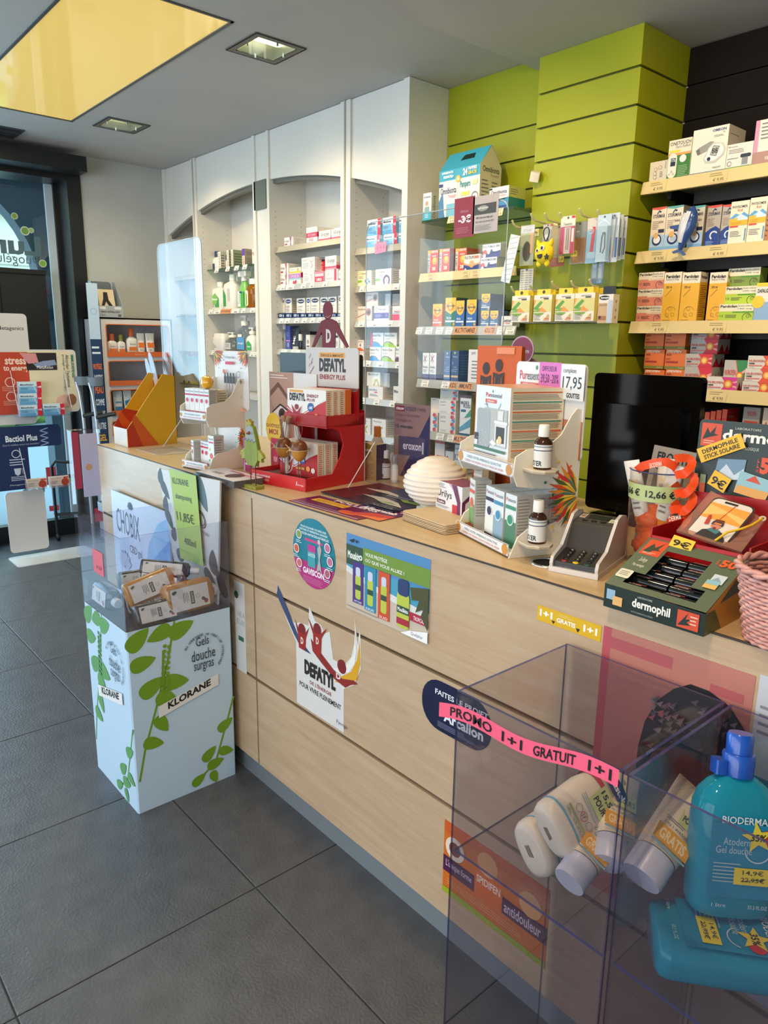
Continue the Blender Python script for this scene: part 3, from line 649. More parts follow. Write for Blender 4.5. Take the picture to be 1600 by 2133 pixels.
def BX(y, z, px0, px1, pyt, body, cap, label, name='bottle', **k):
    pm = (px0+px1)/2; pb = _pyof(pm, y, z); mid = (pb+pyt)/2
    x0, x1 = Y(px0, mid, y).x, Y(px1, mid, y).x; h = Y(pm, pyt, y).z-z; w = x1-x0
    return bottle(name, label, (x0+x1)/2, y+w*.3, z+.0003, w, h, body, cap, **k)
BX(y+.02, z, 582, 593.5, 674, '#8a8c8a', '#d6d4cc', 'grey deodorant bottle with white top at left of fourth shelf', art=lambda F: F.text(.2, .5, .8, .75, 'H', '#222', .04), capw=.55)
PX(y+.02, z, 595, 605, 679, .04, '#3f4f9e', lambda F: F['f'].rect(.1, .35, .9, .4, '#d884c8').ell(.5, .65, .25, '#8fa2d8').ell(.5, .65, .19, '#3f4f9e').text(.3, .1, .7, .3, '18', '#dfe6ff'), 'slim blue box next to the grey deodorant bottle', 'care_box')
def tube(name, label, cx, y, z, w, h, body, cap, art=None, group=None, capfrac=.14, rot=0, cat='tube', d=.5):
    t = thing(name, label, cat, (cx, y, z), rot, group); r = w/2; hc = h*capfrac; m = MB(); n = 20; vs = []
    L = [(r*.86, r*.86*d*1.6, hc), (r*.93, r*.8*d*1.5, hc+(h-hc)*.15), (r*.97, r*.5*d*1.4, hc+(h-hc)*.55), (r, .004, hc+(h-hc)*.94), (r, .0008, h)]
    for a, b, zz in L: vs += [(a*cos(2*pi*i/n), b*sin(2*pi*i/n), zz) for i in range(n)]
    m.faces(vs, [(j*n+i, j*n+(i+1) % n, (j+1)*n+(i+1) % n, (j+1)*n+i) for j in range(len(L)-1) for i in range(n)], C(body, .35), True); m.poly([vs[-n+i] for i in range(n)], C(body, .35)); m.build('body', t)
    m = MB(); m.lathe([(r*.8, 0), (r*.84, hc*.1), (r*.84, hc)], C(cap, .3), 18, 1, d*1.5); m.build('cap', t)
    if art:
        m = MB(); s = (r*.8*d*1.5-.001)/(h-hc); y0 = -r*.86*d*1.6-.0012
        F = Face(m, (-r*.8, y0, hc+.002), (r*1.6, 0, 0), (0, -y0*.93, (h-hc)*.9), (0, -1, .15)); art(F); m.build('label_print', t)
    return t
def TX(y, z, px0, px1, pyt, body, cap, label, name='tube', **k):
    pm = (px0+px1)/2; pb = _pyof(pm, y, z); mid = (pb+pyt)/2
    x0, x1 = Y(px0, mid, y).x, Y(px1, mid, y).x; h = Y(pm, pyt, y).z-z
    return tube(name, label, (x0+x1)/2, y+.02, z+.0003, x1-x0, h, body, cap, **k)
TX(y+.01, z, 605.5, 620, 679, '#15161a', '#c9c6c0', 'black tube of hair care on the fourth shelf, third bay', art=lambda F: F.text(.35, .1, .65, .8, 'MEN', '#eee', .03, rot=90).text(.1, .84, .9, .95, 'Nivae'[:3], '#bbb'))
BX(y+.01, z, 620, 627, 696, '#17181c', '#dcdad2', 'small black roll-on with a white cap beside the black tube', capfrac=.4, capw=.85)
BX(y+.01, z, 628, 637, 695, '#3a3d40', '#22262a', 'small dark grey roll-on with a black cap', capfrac=.35, capw=.85)
PX(y+.01, z, 637, 646, 690, .09, '#dedad2', lambda F: (F['f'].rect(0, .82, 1, 1, '#17171f').ell(.5, .45, .3, '#a99').rect(.2, .18, .8, .24, '#333'), F['r'].rect(0, .82, 1, 1, '#17171f')), 'white box with a black lid band beside the roll-ons', 'care_box')
for k, (a, b, c2, s) in enumerate([(690, 697.5, '#e6e3dc', 'first white-capped bottle behind the red cut-out figure'), (698, 705.5, '#e6e3dc', 'second white-capped bottle behind the red cut-out figure'), (707, 715, '#5fb8a2', 'teal-capped bottle at the right end of fourth shelf')]):
    BX(y+.02, z, a, b, 672, '#dcdad6', c2, s, art=lambda F: F.rect(0, .8, 1, .95, '#333b4a').lines(.1, .2, .9, .6, 4), capfrac=.25, capw=.9)
PX(y+.02, 1.17, 608, 619, 759, .06, '#d6cdbc', word('Cera', '#777'), 'small cream box below the roll-ons, partly hidden', 'care_box')
PX(y+.02, 1.17, 619, 633, 746, .06, '#d9cfe0', word('Dexeryl', '#7a6a90', extra=lambda f: f.lines(.1, .1, .9, .45, 3)), 'small lilac box beside the white display card', 'care_box')
# --- bay 2
y = YC+.06; z = 1.925
BX(y+.03, z, 441, 453, 523, '#e9e4da', '#2a3768', 'white nasal spray bottle with a dark blue collar, second bay', name='spray_bottle', art=lambda F: F.rect(.0, 0, .5, .6, '#27346a'), capfrac=.3, capw=.6)
def ends(c, s, t): return lambda F: (F['f'].text(.3, .1, .7, .9, t, '#a33', .01, rot=90), F['r'].rect(0, 0, 1, 1, c).lines(.05, .1, .6, .85, 5, '#5f6f50').lines(.7, .3, .95, .8, 4, '#dde'))
PX(y+.02, z, 454, 460, 524, .06, '#e9e2d2', ends('#c9c4ae', 0, 'NASO'), 'thin white box beside the blue-collared spray, second bay')
for k in range(3): BX(y+.06, z, 461+k*3.8, 466+k*3.8, 531, '#dcdde0', '#26305c', 'small blue-capped dropper bottle between thin boxes, '+['left', 'middle', 'right'][k], name='dropper_bottle', group='dropper bottles on the top shelf of the second bay', capfrac=.35, capw=.8)
PX(y+.02, z, 472, 477, 521, .1, '#e9e2d2', ends('#9fab8a', 0, 'OTO'), 'thin green-sided box behind the dropper bottles')
PX(y+.02, z, 481, 486, 520, .19, '#e9e2d2', ends('#9fab86', 0, 'RHINO'), 'long green-sided box lying endways on the top shelf, second bay')
PX(y+.02, z, 504, 510, 518, .15, '#ddd6c6', lambda F: (F['f'].rect(0, .6, 1, 1, '#6d3f9e').text(.3, .05, .75, .58, 'PINT', '#c9762e', .03, rot=90), F['r'].rect(0, 0, 1, 1, '#b9ae96').text(.1, .65, .8, .85, 'SULFATIVE', '#8a3a3a').lines(.1, .1, .9, .5, 4)), 'thin box with a purple and orange end, second bay')
PX(y+.02, z, 525, 534, 517, .1, '#dcd8cc', word('Physio', '#a33'), 'box cut off by the upright at top right of second bay')
z = 1.652
def leaf_label(F): F.poly([(.45, .95), (.9, .6), (.9, .05), (.45, .05)], '#3e9a4a').ell(.42, .55, .32, '#7cc05a').text(.15, .5, .75, .62, 'Dettol', '#fff', .03).lines(.05, .05, .4, .3, 3)
def jug(px0, px1, pyt, label, art, handle=False, y=y):
    o = BX(y+.02, z, px0, px1, pyt, '#e9e7de', '#f2f0e8', label, name='disinfectant_bottle', art=art, capw=.36, capfrac=.16, sy=.55, prof=None)
    return o
jug(436, 459, 587, 'white disinfectant bottle with green leaf label, shorter, at left of second bay', leaf_label)
o = jug(460, 485, 571, 'tall white disinfectant bottle with a moulded grip, second bay', lambda F: F.poly([(.0, .95), (.3, .6), (.3, .05), (.0, .05)], '#3e9a4a').rr(.5, .3, .75, .95, '#c9c6bb', .1))
jug(484, 494, 572, 'white bottle half hidden behind the trigger spray', None, y=y+.05)
def trigger(px0, px1, pyt, label, y, body, art=None):
    pm = (px0+px1)/2; pb = _pyof(pm, y, z); x0, x1 = Y(px0, (pb+pyt)/2, y).x, Y(px1, (pb+pyt)/2, y).x; h = Y(pm, pyt, y).z-z; w = x1-x0; r = w*.42
    t = thing('spray_bottle', label, 'bottle', ((x0+x1)/2, y+.04, z+.0003))
    MB().lathe([(r*.9, 0), (r, .01), (r, h*.45), (r*.55, h*.68), (r*.3, h*.74)], body, 18, 1, .6, sq=1).build('body', t)
    m = MB(); m.lathe([(r*.4, h*.74), (r*.4, h*.8)], C('#eeeae0', .4), 12); m.bev(-w*.45, -r*.3, h*.86, w*.32, r*.3, h, C('#f0ede4', .4), .006, 2, 'y'); m.box(-r*.25, -r*.25, h*.8, r*.25, r*.25, h*.87, C('#f0ede4', .4)); m.build('trigger_head', t)
    MB().prism([(-w*.3, h*.86), (-w*.2, h*.86), (-w*.12, h*.7), (-w*.2, h*.68)], -.005, .005, C('#e4e0d6', .4), 'y').build('trigger', t)
    if art: m = MB(); art(Face(m, (-r*.7, -r*.6-.001, h*.06), (r*1.4, 0, 0), (0, 0, h*.4), (0, -1, 0))); m.build('label_print', t)
trigger(489, 510, 564, 'green trigger spray bottle with white head, second bay', y, C('#7fc06a', .25), lambda F: F.rect(.45, 0, 1, 1, '#4fae4a').rect(0, 0, .45, 1, '#e9efe2').text(.1, .2, .4, .8, 'Dettol', '#2a6a3a', rot=90).text(.3, .88, .7, 1, '1', '#2a4a9a', .04))
trigger(503, 520, 565, 'white trigger spray standing behind the green one', y+.07, C('#e6e2d8', .35))
BX(y+.01, z, 509, 529, 580, glassy('amber_liquid', '#c87a1e', .05, .55), '#f0ece2', 'amber disinfectant bottle with a white cap, second bay', name='disinfectant_bottle', capw=.55, capfrac=.18, art=lambda F: F.rr(-.1, .05, .35, .98, '#efead2', .15).poly([(.0, .9), (.2, .7), (.2, .1), (0, .1)], '#7fae3a'))
BX(y+.05, z, 524, 534, 581, glassy('amber_liquid', '#c87a1e'), '#f0ece2', 'second amber bottle cut off by the white upright', name='disinfectant_bottle', capw=.55, capfrac=.18)
z = 1.372
t = thing('wet_wipes_pack', 'soft white pack of wet wipes lying upright, third shelf of second bay', 'pack', (0, 0, 0)); a, b = xat(443, y, z), xat(466, y, z); t.location = ((a+b)/2, y+.03, z+.0003); w = (b-a)/2
m = MB(); m.lathe([(w*.85, 0), (w, .02), (w*1.02, .07), (w*.9, .115), (w*.7, .12)], C('#e6e2da', .4), 20, 1, .45, sq=3); m.build('wrapper', t)
m = MB(); F = Face(m, (-w*.8, -w*.46, .01), (w*1.6, 0, 0), (0, .005, .1), (0, -1, 0)); F.rect(.1, .55, .6, .8, '#3f9ab8').text(.1, .84, .9, .98, 'BIODERMA', '#666').lines(.1, .1, .5, .4, 3); m.build('label_print', t)
def pump(px0, px1, pyt, label, body, y=y, z=z, art=None, head='#e9e6de', group=None, name='pump_bottle', sy=.6, loc=None, wh=None, rot=0, liquid=None):
    if loc is None:
        pm = (px0+px1)/2; pb = _pyof(pm, y, z); x0, x1 = Y(px0, (pb+pyt)/2, y).x, Y(px1, (pb+pyt)/2, y).x; h = Y(pm, pyt, y).z-z; w = x1-x0; loc = ((x0+x1)/2, y+.04, z+.0003)
    else: w, h = wh
    r = w/2*.9; t = thing(name, label, 'bottle', loc, rot, group)
    MB().lathe([(r*.85, 0), (r, .012), (r, h*.52), (r*.8, h*.62), (r*.36, h*.7), (r*.33, h*.73)], body, 20, 1, sy, sq=.8).build('body', t)
    hc = C(head, .35); m = MB(); m.lathe([(r*.42, h*.72), (r*.42, h*.84), (r*.3, h*.86)], hc, 14); m.lathe([(r*.14, h*.85), (r*.14, h*.95)], hc, 8)
    m.bev(-r*.75, -r*.16, h*.945, r*.3, r*.16, h, hc, .003, 2, 'z'); m.build('pump_head', t)
    if liquid: MB().lathe([(r*.8, .004), (r*.94, .014), (r*.94, h*.4)], liquid, 20, 1, sy, sq=.8).build('liquid', t)
    if art: m = MB(); art(Face(m, (-r*.72, -r*sy-.001, h*.06), (r*1.44, 0, 0), (0, 0, h*.42), (0, -1, 0))); m.build('label_print', t)
    return t
CLEARB = thin('clear_plastic', '#d9e0e2', .06, .03, .1, '#c6d0d4')
pump(463, 487, 692, 'grey transparent pump bottle with a long nozzle, third shelf of second bay', CLEARB, art=lambda F: F.rect(.1, .1, .9, .9, '#d6d4cc').lines(.2, .3, .8, .8, 3))
pump(489, 513, 657, 'tall clear gel pump bottle with a blue label, second bay', CLEARB, art=lambda F: F.rect(0, 0, 1, .8, '#5f9fd0').rect(.15, .82, .7, 1, '#f2f2f2').text(.15, .3, .85, .5, 'aniosgel', '#fff'))
pump(506, 525, 682, 'small white and green pump bottle in front, second bay', C('#e9e7de', .3), y-.01, art=lambda F: F.poly([(.2, 0), (.9, 0), (.9, .6), (.5, .95), (.2, .8)], '#3fae5a').text(.3, .3, .8, .45, 'Dettol', '#fff', .02))
pump(518, 531, 658, 'clear pump bottle standing behind the small green one', CLEARB, y+.06)
pump(527, 537, 665, 'yellow liquid soap pump cut off by the upright', glassy('yellow_soap', '#c9b53a', .05, .5), y+.02)
# bay 1 items seen through the clear screen
y = YC+.05
PX(y, 1.62, 389, 397, 676, .08, '#a9845e', word('Bio', '#333'), 'small brown box on the second shelf of the far left bay', 'care_box')
PX(y, 1.62, 376, 388, 693, .06, '#8f8a70', word('LED', '#333'), 'low olive box on the second shelf of the far left bay', 'care_box')
PX(y, 1.62, 397, 408, 692, .06, '#b98a7a', word('LED', '#333'), 'low reddish box on the second shelf of the far left bay', 'care_box')
for k in range(2): BX(y, 1.36, 386+k*11, 396+k*11, 742, '#c9405a', '#d83a5a', 'red and white bottle on the third shelf of the far left bay, %s' % ['left', 'right'][k], art=lambda F: F.rect(0, .1, 1, .6, '#e6e0dc').lines(.1, .2, .9, .5, 3), capw=.5)
for k in range(2): PX(y, 1.12, 381+k*10, 390+k*10, 803, .05, ['#a9b83a', '#c9b53a'][k], lambda F: F['f'].ell(.3, .7, .2, '#2a2a2a').rect(.1, .1, .7, .3, '#3f9ab8'), '%s patterned box on the fourth shelf of the far left bay' % ['green', 'yellow'][k], 'care_box')
# --- bay 4
y = YC+.045; z = 1.925
def a_relax(F):
    f = F['f']; f.rect(0, 0, .8, .6, '#7fb6d8').rect(0, 0, .8, .25, '#5fa0cc').rect(.8, 0, 1, 1, '#cf2438').text(.83, .45, .99, .62, '+15', '#fff', .04).text(.06, .68, .66, .82, 'MetaRelax', '#2a4a6a', .02).lines(.06, .3, .45, .5, 3, '#3f6a8a')
    f.path([(.6, .62), (.7, .5), (.68, .35), (.76, .2), (.72, .05)], .025, '#e9f2f6'); F['r'].rect(0, 0, 1, .7, '#8fb4c8')
BL = '#dfe6ea'; g = 'blue and white supplement boxes in the fourth bay'
PX(y, z, 763, 791, 491, .1, BL, a_relax, 'blue and white supplement box, lower left of the stack, top shelf', group=None)
t1 = PX.top; PX(y, z, 799, 827, 487, .1, BL, a_relax, 'blue and white supplement box, lower middle of the stack, top shelf'); t2 = PX.top
PX(y, t1, 765, 793, 457, .1, BL, a_relax, 'blue and white supplement box, upper left of the stack, top shelf')
PX(y, t2, 797, 825, 452, .1, BL, a_relax, 'blue and white supplement box, upper middle of the stack, top shelf')
PX(y, z, 830, 841, 485, .1, BL, a_relax, 'blue and white supplement box, lower right, cut off by the upright'); PX(y, PX.top, 831, 841, 450, .1, BL, a_relax, 'blue and white supplement box, upper right, cut off by the upright')
p = Y(781, 526, YC+.012); q = Y(804, 512, YC+.012); m = MB(); F = Face(m, (0, 0, 0), (q.x-p.x, 0, .006), (0, 0, .05), (0, -1, 0)); F.rect(0, 0, 1, 1, '#f0647e').text(.2, .3, .85, .75, '1+1', '#9a2a3a', .01)
tag(m.build('price_card', None, (p.x, YC+.012, p.z-.008)), 'pink handwritten 1+1 card on the rail below the blue supplement boxes', 'card')
z = 1.735
def a_vit(col, pic): return lambda F: (F['f'].ring(.14, .83, .06, .02, '#b8a02a').text(.25, .76, .7, .9, 'Vitamine D', '#555').lines(.08, .5, .5, .68, 3).rr(.0, .28, .32, .42, '#8ab82e', .04), pic(F['f']))
PX(y, z, 745, 774, 564, .1, '#efe3b8', a_vit(0, lambda f: f.ell(.6, .35, .07, '#3f7ab8').ell(.75, .45, .05, '#4aa0c8').ell(.85, .3, .06, '#3f7ab8').ell(.7, .2, .05, '#4aa0c8').rect(0, 0, 1, .05, '#e0b82a')), 'pale yellow vitamin box at left of the second shelf, fourth bay')
PX(y, z, 782, 815, 560, .12, '#ece8e2', a_vit(0, lambda f: f.ring(.72, .3, .22, .09, '#6a3a5a').rect(.62, .0, .82, .2, '#ece8e2')), 'white vitamin box with a purple ring in the fourth bay')
PX(y, z, 831, 841, 561, .12, '#ece8e2', a_vit(0, lambda f: None), 'white vitamin box cut off by the upright, second shelf of fourth bay')
z = 1.555
a_eye = lambda F: (F['f'].text(.06, .75, .55, .87, 'MetaRelax', '#7a4a3a').ell(.78, .62, .17, '#a86a3a').ell(.78, .6, .09, '#3a2418').path([(0, .3), (.3, .42), (.6, .55), (.9, .85)], .03, '#c96a5a').lines(.6, .05, .9, .12, 1), F['r'].rect(0, 0, 1, 1, '#b9b2a6'))
PX(y, z, 745, 775, 638, .1, '#e6d8c6', a_eye, 'beige box with an eye picture, lower, third shelf of fourth bay'); t1 = PX.top
PX(y+.01, t1, 761, 788, 609, .1, '#dccab4', a_eye, 'beige box with an eye picture, upper, third shelf of fourth bay')
PX(y, z, 779, 810, 637, .1, '#e9e6e0', lambda F: F['f'].rect(0, .18, 1, .55, '#5f4a96').ring(.18, .78, .09, .03, '#9a9a9a').text(.32, .7, .8, .86, 'MetaClear', '#777').ell(.85, .38, .07, '#8a78b8').lines(.08, .26, .6, .46, 3, '#c9c0e0'), 'white box with a violet band, third shelf of fourth bay'); t2 = PX.top
PX(y+.02, t2, 802, 814, 612, .08, '#a9a69e', None, 'grey plastic-wrapped box, left, above the violet-banded box'); PX(y+.02, t2, 817, 833, 612, .08, '#98968f', None, 'grey plastic-wrapped box, right, above the violet-banded box')
PX(y, z, 817, 838, 637, .1, '#ecdcd8', lambda F: F['f'].rect(0, 0, 1, .45, '#d8506e').text(.2, .55, .9, .7, 'MetaFlex', '#a33').rect(0, .5, 1, .53, '#3a9a9a'), 'white and pink box at the right of third shelf, fourth bay')
z = 1.348
def a_bact(t, c, side='#c9c6c0'): return lambda F: (F['f'].text(.06, .74, .8, .9, 'Bactiol '+t, '#2f3a4a', .01).lines(.06, .5, .5, .62, 2).poly([(0, 0), (0, .22), (.2, .34), (.5, .3), (.75, .14), (1, .05), (1, 0)], c).path([(0, .26), (.2, .38), (.5, .34), (.75, .18)], .03, '#20242a'), F['r'].rect(0, 0, 1, .2, c))
PX(y, z, 745, 758, 731, .08, '#ece4da', lambda F: F['f'].text(.15, .8, .85, .92, 'Bactiol', '#777').poly([(.4, .45), (.6, .45), (.5, .7)], '#333').poly([(0, 0), (0, .25), (.5, .3), (1, .1), (1, 0)], '#e0642e'), 'small orange and white box, lower, fourth shelf of fourth bay')
PX(y, PX.top, 744, 758, 708, .08, '#ece4da', lambda F: F['f'].text(.15, .8, .85, .92, 'Bactiol', '#777').poly([(.4, .45), (.6, .45), (.5, .7)], '#333').poly([(0, 0), (0, .25), (.5, .3), (1, .1), (1, 0)], '#e0642e'), 'small orange and white box, upper, fourth shelf of fourth bay')
PX(y, z, 770, 794, 723, .1, '#ece8e0', a_bact('Plus', '#4a94cc'), 'white box with a blue wave, lower, fourth shelf of fourth bay'); t1 = PX.top
PX(y, z, 795, 823, 723, .1, '#ece8e0', a_bact('Duo', '#9ac22e'), 'white box with a green wave, lower, fourth shelf of fourth bay'); t2 = PX.top
PX(y, z, 824, 838, 722, .1, '#ece8e0', a_bact('', '#6a2a5a'), 'white box with a plum wave beside the upright')
PX(y+.01, t1, 772, 799, 693, .1, '#ece8e0', grp(a_bact('Plus', '#4a94cc'), lambda F: F['f'].rect(0, 0, .17, 1, '#cf2438')), 'white box with a blue wave and red flap, upper, fourth bay')
PX(y+.01, t2, 800, 827, 693, .1, '#ece8e0', a_bact('Duo', '#9ac22e'), 'white box with a green wave, upper, fourth shelf of fourth bay')
z = 1.148
PX(y, z, 767, 798, 805, .1, '#ece8e2', lambda F: F['f'].text(.05, .65, .6, .82, 'barinoflora', '#4a7aa8', .01).rect(.42, .5, .62, .58, '#d8506e').lines(.1, .2, .7, .4, 3), 'white box with blue lettering on the fifth shelf, fourth bay'); t1 = PX.top
PX(y, t1, 764, 792, 775, .1, '#e6e0cc', lambda F: F['f'].text(.12, .78, .9, .9, 'B-Dur', '#555', .02).poly([(.5, .05), (.62, .5), (.78, .55), (.92, .3), (.95, .05), (.85, .05), (.8, .35), (.7, .35), (.62, .05)], '#c9a53a'), 'box with a golden symbol on top of the blue-lettered box')
PX(y, z, 819, 838, 805, .1, '#e0dcd0', word('Meno', '#555'), 'pale box beside the upright on the fifth shelf'); PX(y+.02, t1, 796, 812, 777, .08, '#b4b1aa', None, 'grey wrapped box beside the golden symbol box')
z = .95
a_fem = lambda F: (F['f'].text(.1, .76, .7, .9, 'Femalya', '#555').ring(.75, .3, .22, .08, '#9ac23e', 20, 1.5, 4.5).ell(.2, .2, .05, '#b86a9a').lines(.1, .4, .5, .6, 3))
PX(y, z, 775, 804, 873, .1, '#e9e6e0', a_fem, 'white box with a green swirl, sixth shelf, right one'); PX(y, z, 748, 772, 871, .1, '#e9e6e0', a_fem, 'white box with a green swirl, sixth shelf, left one')
# --- green wall shelves
y = YG+.012; z = GSH[0]
PX(y, z, 881, 899, 402, .09, '#e6e6e0', lambda F: (F['f'].rect(0, 0, 1, .33, '#3fb0bf').ell(.45, .62, .2, '#caa084').rect(.2, .33, .75, .5, '#8fa8a0').text(.1, .82, .9, .9, 'Omnibionta', '#3a3a6a').lines(.25, .08, .8, .26, 3, '#e8f6f6'), F['r'].rect(0, 0, 1, 1, '#c4c9b8').text(.08, .1, .3, .9, 'Omnibionta', '#333', rot=90)), 'slim baby supplement box with a baby picture at left of top green-wall shelf', 'supplement_box')
# gabled carry box
x0, x1 = xat(914, y, z+.05), xat(998, y, z+.05); w = x1-x0; d = .14; he = .2; t = thing('carry_box', 'white and teal gabled carry box with a handle slot on the top green-wall shelf', 'box', ((x0+x1)/2, y, z+.0003))
rz = he+.085; tc = '#3aa4c0'; m = MB(); Wb = C('#ece8de', .4)
m.poly([(-w/2, 0, 0), (w/2, 0, 0), (w/2, 0, he), (-w/2, 0, he)], Wb); m.poly([(w/2, d, 0), (-w/2, d, 0), (-w/2, d, he), (w/2, d, he)], Wb)
for s in (-1, 1): m.poly([(s*w/2, 0, 0), (s*w/2, d, 0), (s*w/2, d, he), (s*w/2, d*.5, rz), (s*w/2, 0, he)], C('#c9c6a0', .4))
m.poly([(-w/2, 0, 0), (-w/2, d, 0), (w/2, d, 0), (w/2, 0, 0)], Wb)
m.poly([(-w/2, 0, he), (w/2, 0, he), (w/2, d*.48, rz), (-w/2, d*.48, rz)], tc); m.poly([(w/2, d, he), (-w/2, d, he), (-w/2, d*.52, rz), (w/2, d*.52, rz)], tc); m.build('carton', t)
m = MB(); F = Face(m, (-w/2, 0, 0), (w, 0, 0), (0, 0, he), (0, -1, 0)); F.rect(0, .78, 1, 1, tc).rect(.47, .1, .48, .75, '#e3c070').text(.04, .5, .44, .64, 'Omnibionta', '#333a6a', .015).text(.25, .4, .44, .48, 'Pronatal+', '#d86a7a').rect(0, .66, .1, .73, '#2a3a7a')
F.poly([(0, 0), (0, .35), (.1, .55), (.14, .1), (.16, 0)], '#4a7ea8').rect(.2, 0, .46, .28, '#7ab8c8').text(.53, .54, .78, .72, 'Pampers', '#2a8a9a', .02).rect(.57, .4, .76, .48, '#e3d45a').ell(.48, .78, .06, '#e3b83a').text(.455, .74, .505, .82, '+', '#fff', .06).ring(.9, .35, .08, .012, '#444').rect(.83, .6, .95, .7, '#e0dca0').rect(.57, .2, .78, .38, '#cfd2d0')
F.text(.07, .92, .36, .97, 'OMNIBIONTA', '#fff', .04).text(.12, .83, .37, .89, 'PRONATAL+', '#fff', .04).text(.6, .82, .71, .97, '24', '#fff', .04).text(.73, .91, .93, .98, 'PAMPERS', '#fff', .03).text(.73, .82, .93, .89, 'GRATIS', '#e8d04a', .04)
G = Face(m, (-w/2, 0, he), (w, 0, 0), (0, d*.48, rz-he)); G.poly([(.4, .45), (.74, .45), (.7, .75), (.44, .75)], '#0c2a2c')
G = Face(m, (w/2, 0, 0), (0, d, 0), (0, 0, he), (1, 0, 0)); G.text(.12, .86, .9, .98, 'Omnibionta', '#333a3a', .015).text(.5, .78, .88, .84, 'Pronatal+', '#a77'); G.lines(.08, .1, .45, .72, 8).lines(.55, .4, .92, .7, 4)
m.build('print', t)
PX(y, z, 1019, 1060, 389, .11, '#ece8de', lambda F: (F['f'].rect(0, 0, 1, .42, '#3a8ab0').poly([(0, .42), (.5, .34), (1, .48), (1, .42), (0, .42)], '#3a8ab0').text(.08, .68, .9, .86, 'Omnibionta', '#333a6a', .015).text(.45, .56, .88, .66, 'Pronatal+', '#c86a7a').rect(.5, .05, .9, .15, '#2a3a7a').rect(0, .9, .15, .98, '#222'), F['r'].rect(0, 0, 1, .5, '#1f7a74').rect(0, .5, 1, 1, '#b9bc62').lines(.1, .6, .6, .9, 3)), 'white and teal pregnancy supplement box at right of top green-wall shelf', 'supplement_box')
z = GSH[1]
def a_vista(F):
    f = F['f']; f.rect(.22, 0, 1, .86, '#e8603a').rect(.22, .0, 1, .3, '#dc4426').ell(.68, .55, .26, '#f2a84a').ell(.68, .6, .15, '#f6cf4e').rect(0, .86, 1, 1, '#e07828').rect(0, .86, .3, 1, '#e8b83a').text(.35, .89, .95, .97, 'GRATIS', '#fff', .02).text(.05, .05, .18, .8, 'D-VISTA D', '#333', .02, rot=90).rect(.38, .7, .9, .8, '#cf3a26').text(.42, .72, .86, .78, '2000', '#fff', .02).text(.45, .15, .8, .3, '28', '#fbe8d0', .04); F['r'].rect(0, 0, 1, .86, '#9a6a4e').rect(0, .86, 1, 1, '#a84a2a').lines(.1, .1, .5, .7, 7)
for a, b, tp, s in ((891, 913, 521, 'leftmost'), (915, 937, 518, 'middle'), (948.5, 972, 517, 'rightmost')): PX(y+.01, z, a, b, tp, .09, '#efe6da', a_vista, 'tall orange and white vitamin D box, %s of three' % s, 'supplement_box')
def a_ful(F):
    f = F['f']; f.rect(0, 0, 1, .36, '#22347e').poly([(0, .36), (1, .36), (1, .48), (.5, .32), (0, .5)], '#22347e').text(.05, .72, .95, .9, 'FULTIUM-D3 800', '#3a3f4a', .01).ell(.14, .38, .11, '#e05a5a').ell(.35, .4, .09, '#dcdccf').ell(.52, .48, .06, '#3a5a9a').ell(.12, .12, .09, '#e6e8f0'); F['r'].rect(0, 0, 1, 1, '#8a9226')
PX(y+.005, z, 966, 1000, 530, .06, '#ece4d2', lambda F: (F['f'].rect(0, 0, 1, .4, '#22347e').ell(.5, .42, .16, '#f0b070').poly([(0, .52), (.5, .3), (1, .52), (1, .4), (.5, .25), (0, .4)], '#e09a5a').text(.05, .74, .62, .92, 'FULTIUM', '#444').text(.65, .74, .95, .92, '2000', '#d84a2a', .02).ell(.12, .1, .06, '#e9e9ef')), 'white and navy vitamin box reading 2000 in orange', 'supplement_box')
PX(y+.005, z, 1001, 1035.5, 536, .09, '#dfe3ea', a_ful, 'white and navy vitamin box, lower of the pair, green wall', 'supplement_box')
PX(y+.005, PX.top, 1005, 1043, 508, .09, '#e9ecf2', a_ful, 'white and navy vitamin box, upper of the pair, green wall', 'supplement_box')
z = GSH[2]
def a_sup(base, side=None):
    def g(F):
        f = F['f']; f.rect(0, 0, 1, .55, base).poly([(.04, 1), (.96, 1), (.96, .7), (.8, .52), (.5, .44), (.2, .52), (.04, .7)], '#f2c52e').ell(.5, .7, .3, '#e88a2a').ell(.5, .72, .2, '#f6d24a').text(.12, .66, .9, .78, 'Supradyn', '#2a2a4a', .02).rect(.05, .17, .95, .23, '#e9ecf2').ell(.85, .1, .1, '#e6a83a').text(.15, .27, .6, .35, 'VITAL 50+', '#fff', .02); F['r'].rect(0, 0, 1, 1, side or base)
    return g
PX(y, z, 901, 921.5, 633, .06, '#f2b03a', a_sup('#e8703a', '#c9922e'), 'orange multivitamin box at the left end of the multivitamin shelf', 'multivitamin_box')
PX(y+.005, z, 927, 950, 620, .08, '#e8b52a', a_sup('#2f7a62', '#2a4a3a'), 'green and yellow multivitamin box, tallest on its shelf', 'multivitamin_box')
PX(y, z, 949, 968, 626, .08, '#2f5f9e', a_sup('#2f66a8', '#1d3f6a'), 'blue and yellow multivitamin box beside the green one', 'multivitamin_box')
PX(y, z, 971, 993.5, 624, .1, '#2f5f9e', a_sup('#2f66a8', '#24507e'), 'blue and yellow multivitamin box, third of the tall blue and green ones', 'multivitamin_box')
PX(y, z, 1001, 1019.5, 647, .06, '#2f5f8e', a_sup('#2f5f8e', '#24507e'), 'small blue multivitamin box, lower left of three', 'multivitamin_box'); t1 = PX.top
PX(y, z, 1020, 1038.5, 647, .06, '#2f5f8e', a_sup('#2f5f8e', '#24507e'), 'small blue multivitamin box, lower right of three', 'multivitamin_box')
PX(y, t1, 1002, 1022, 612, .1, '#2f5f8e', a_sup('#2f5f8e', '#24507e'), 'small blue multivitamin box on top of two others', 'multivitamin_box')
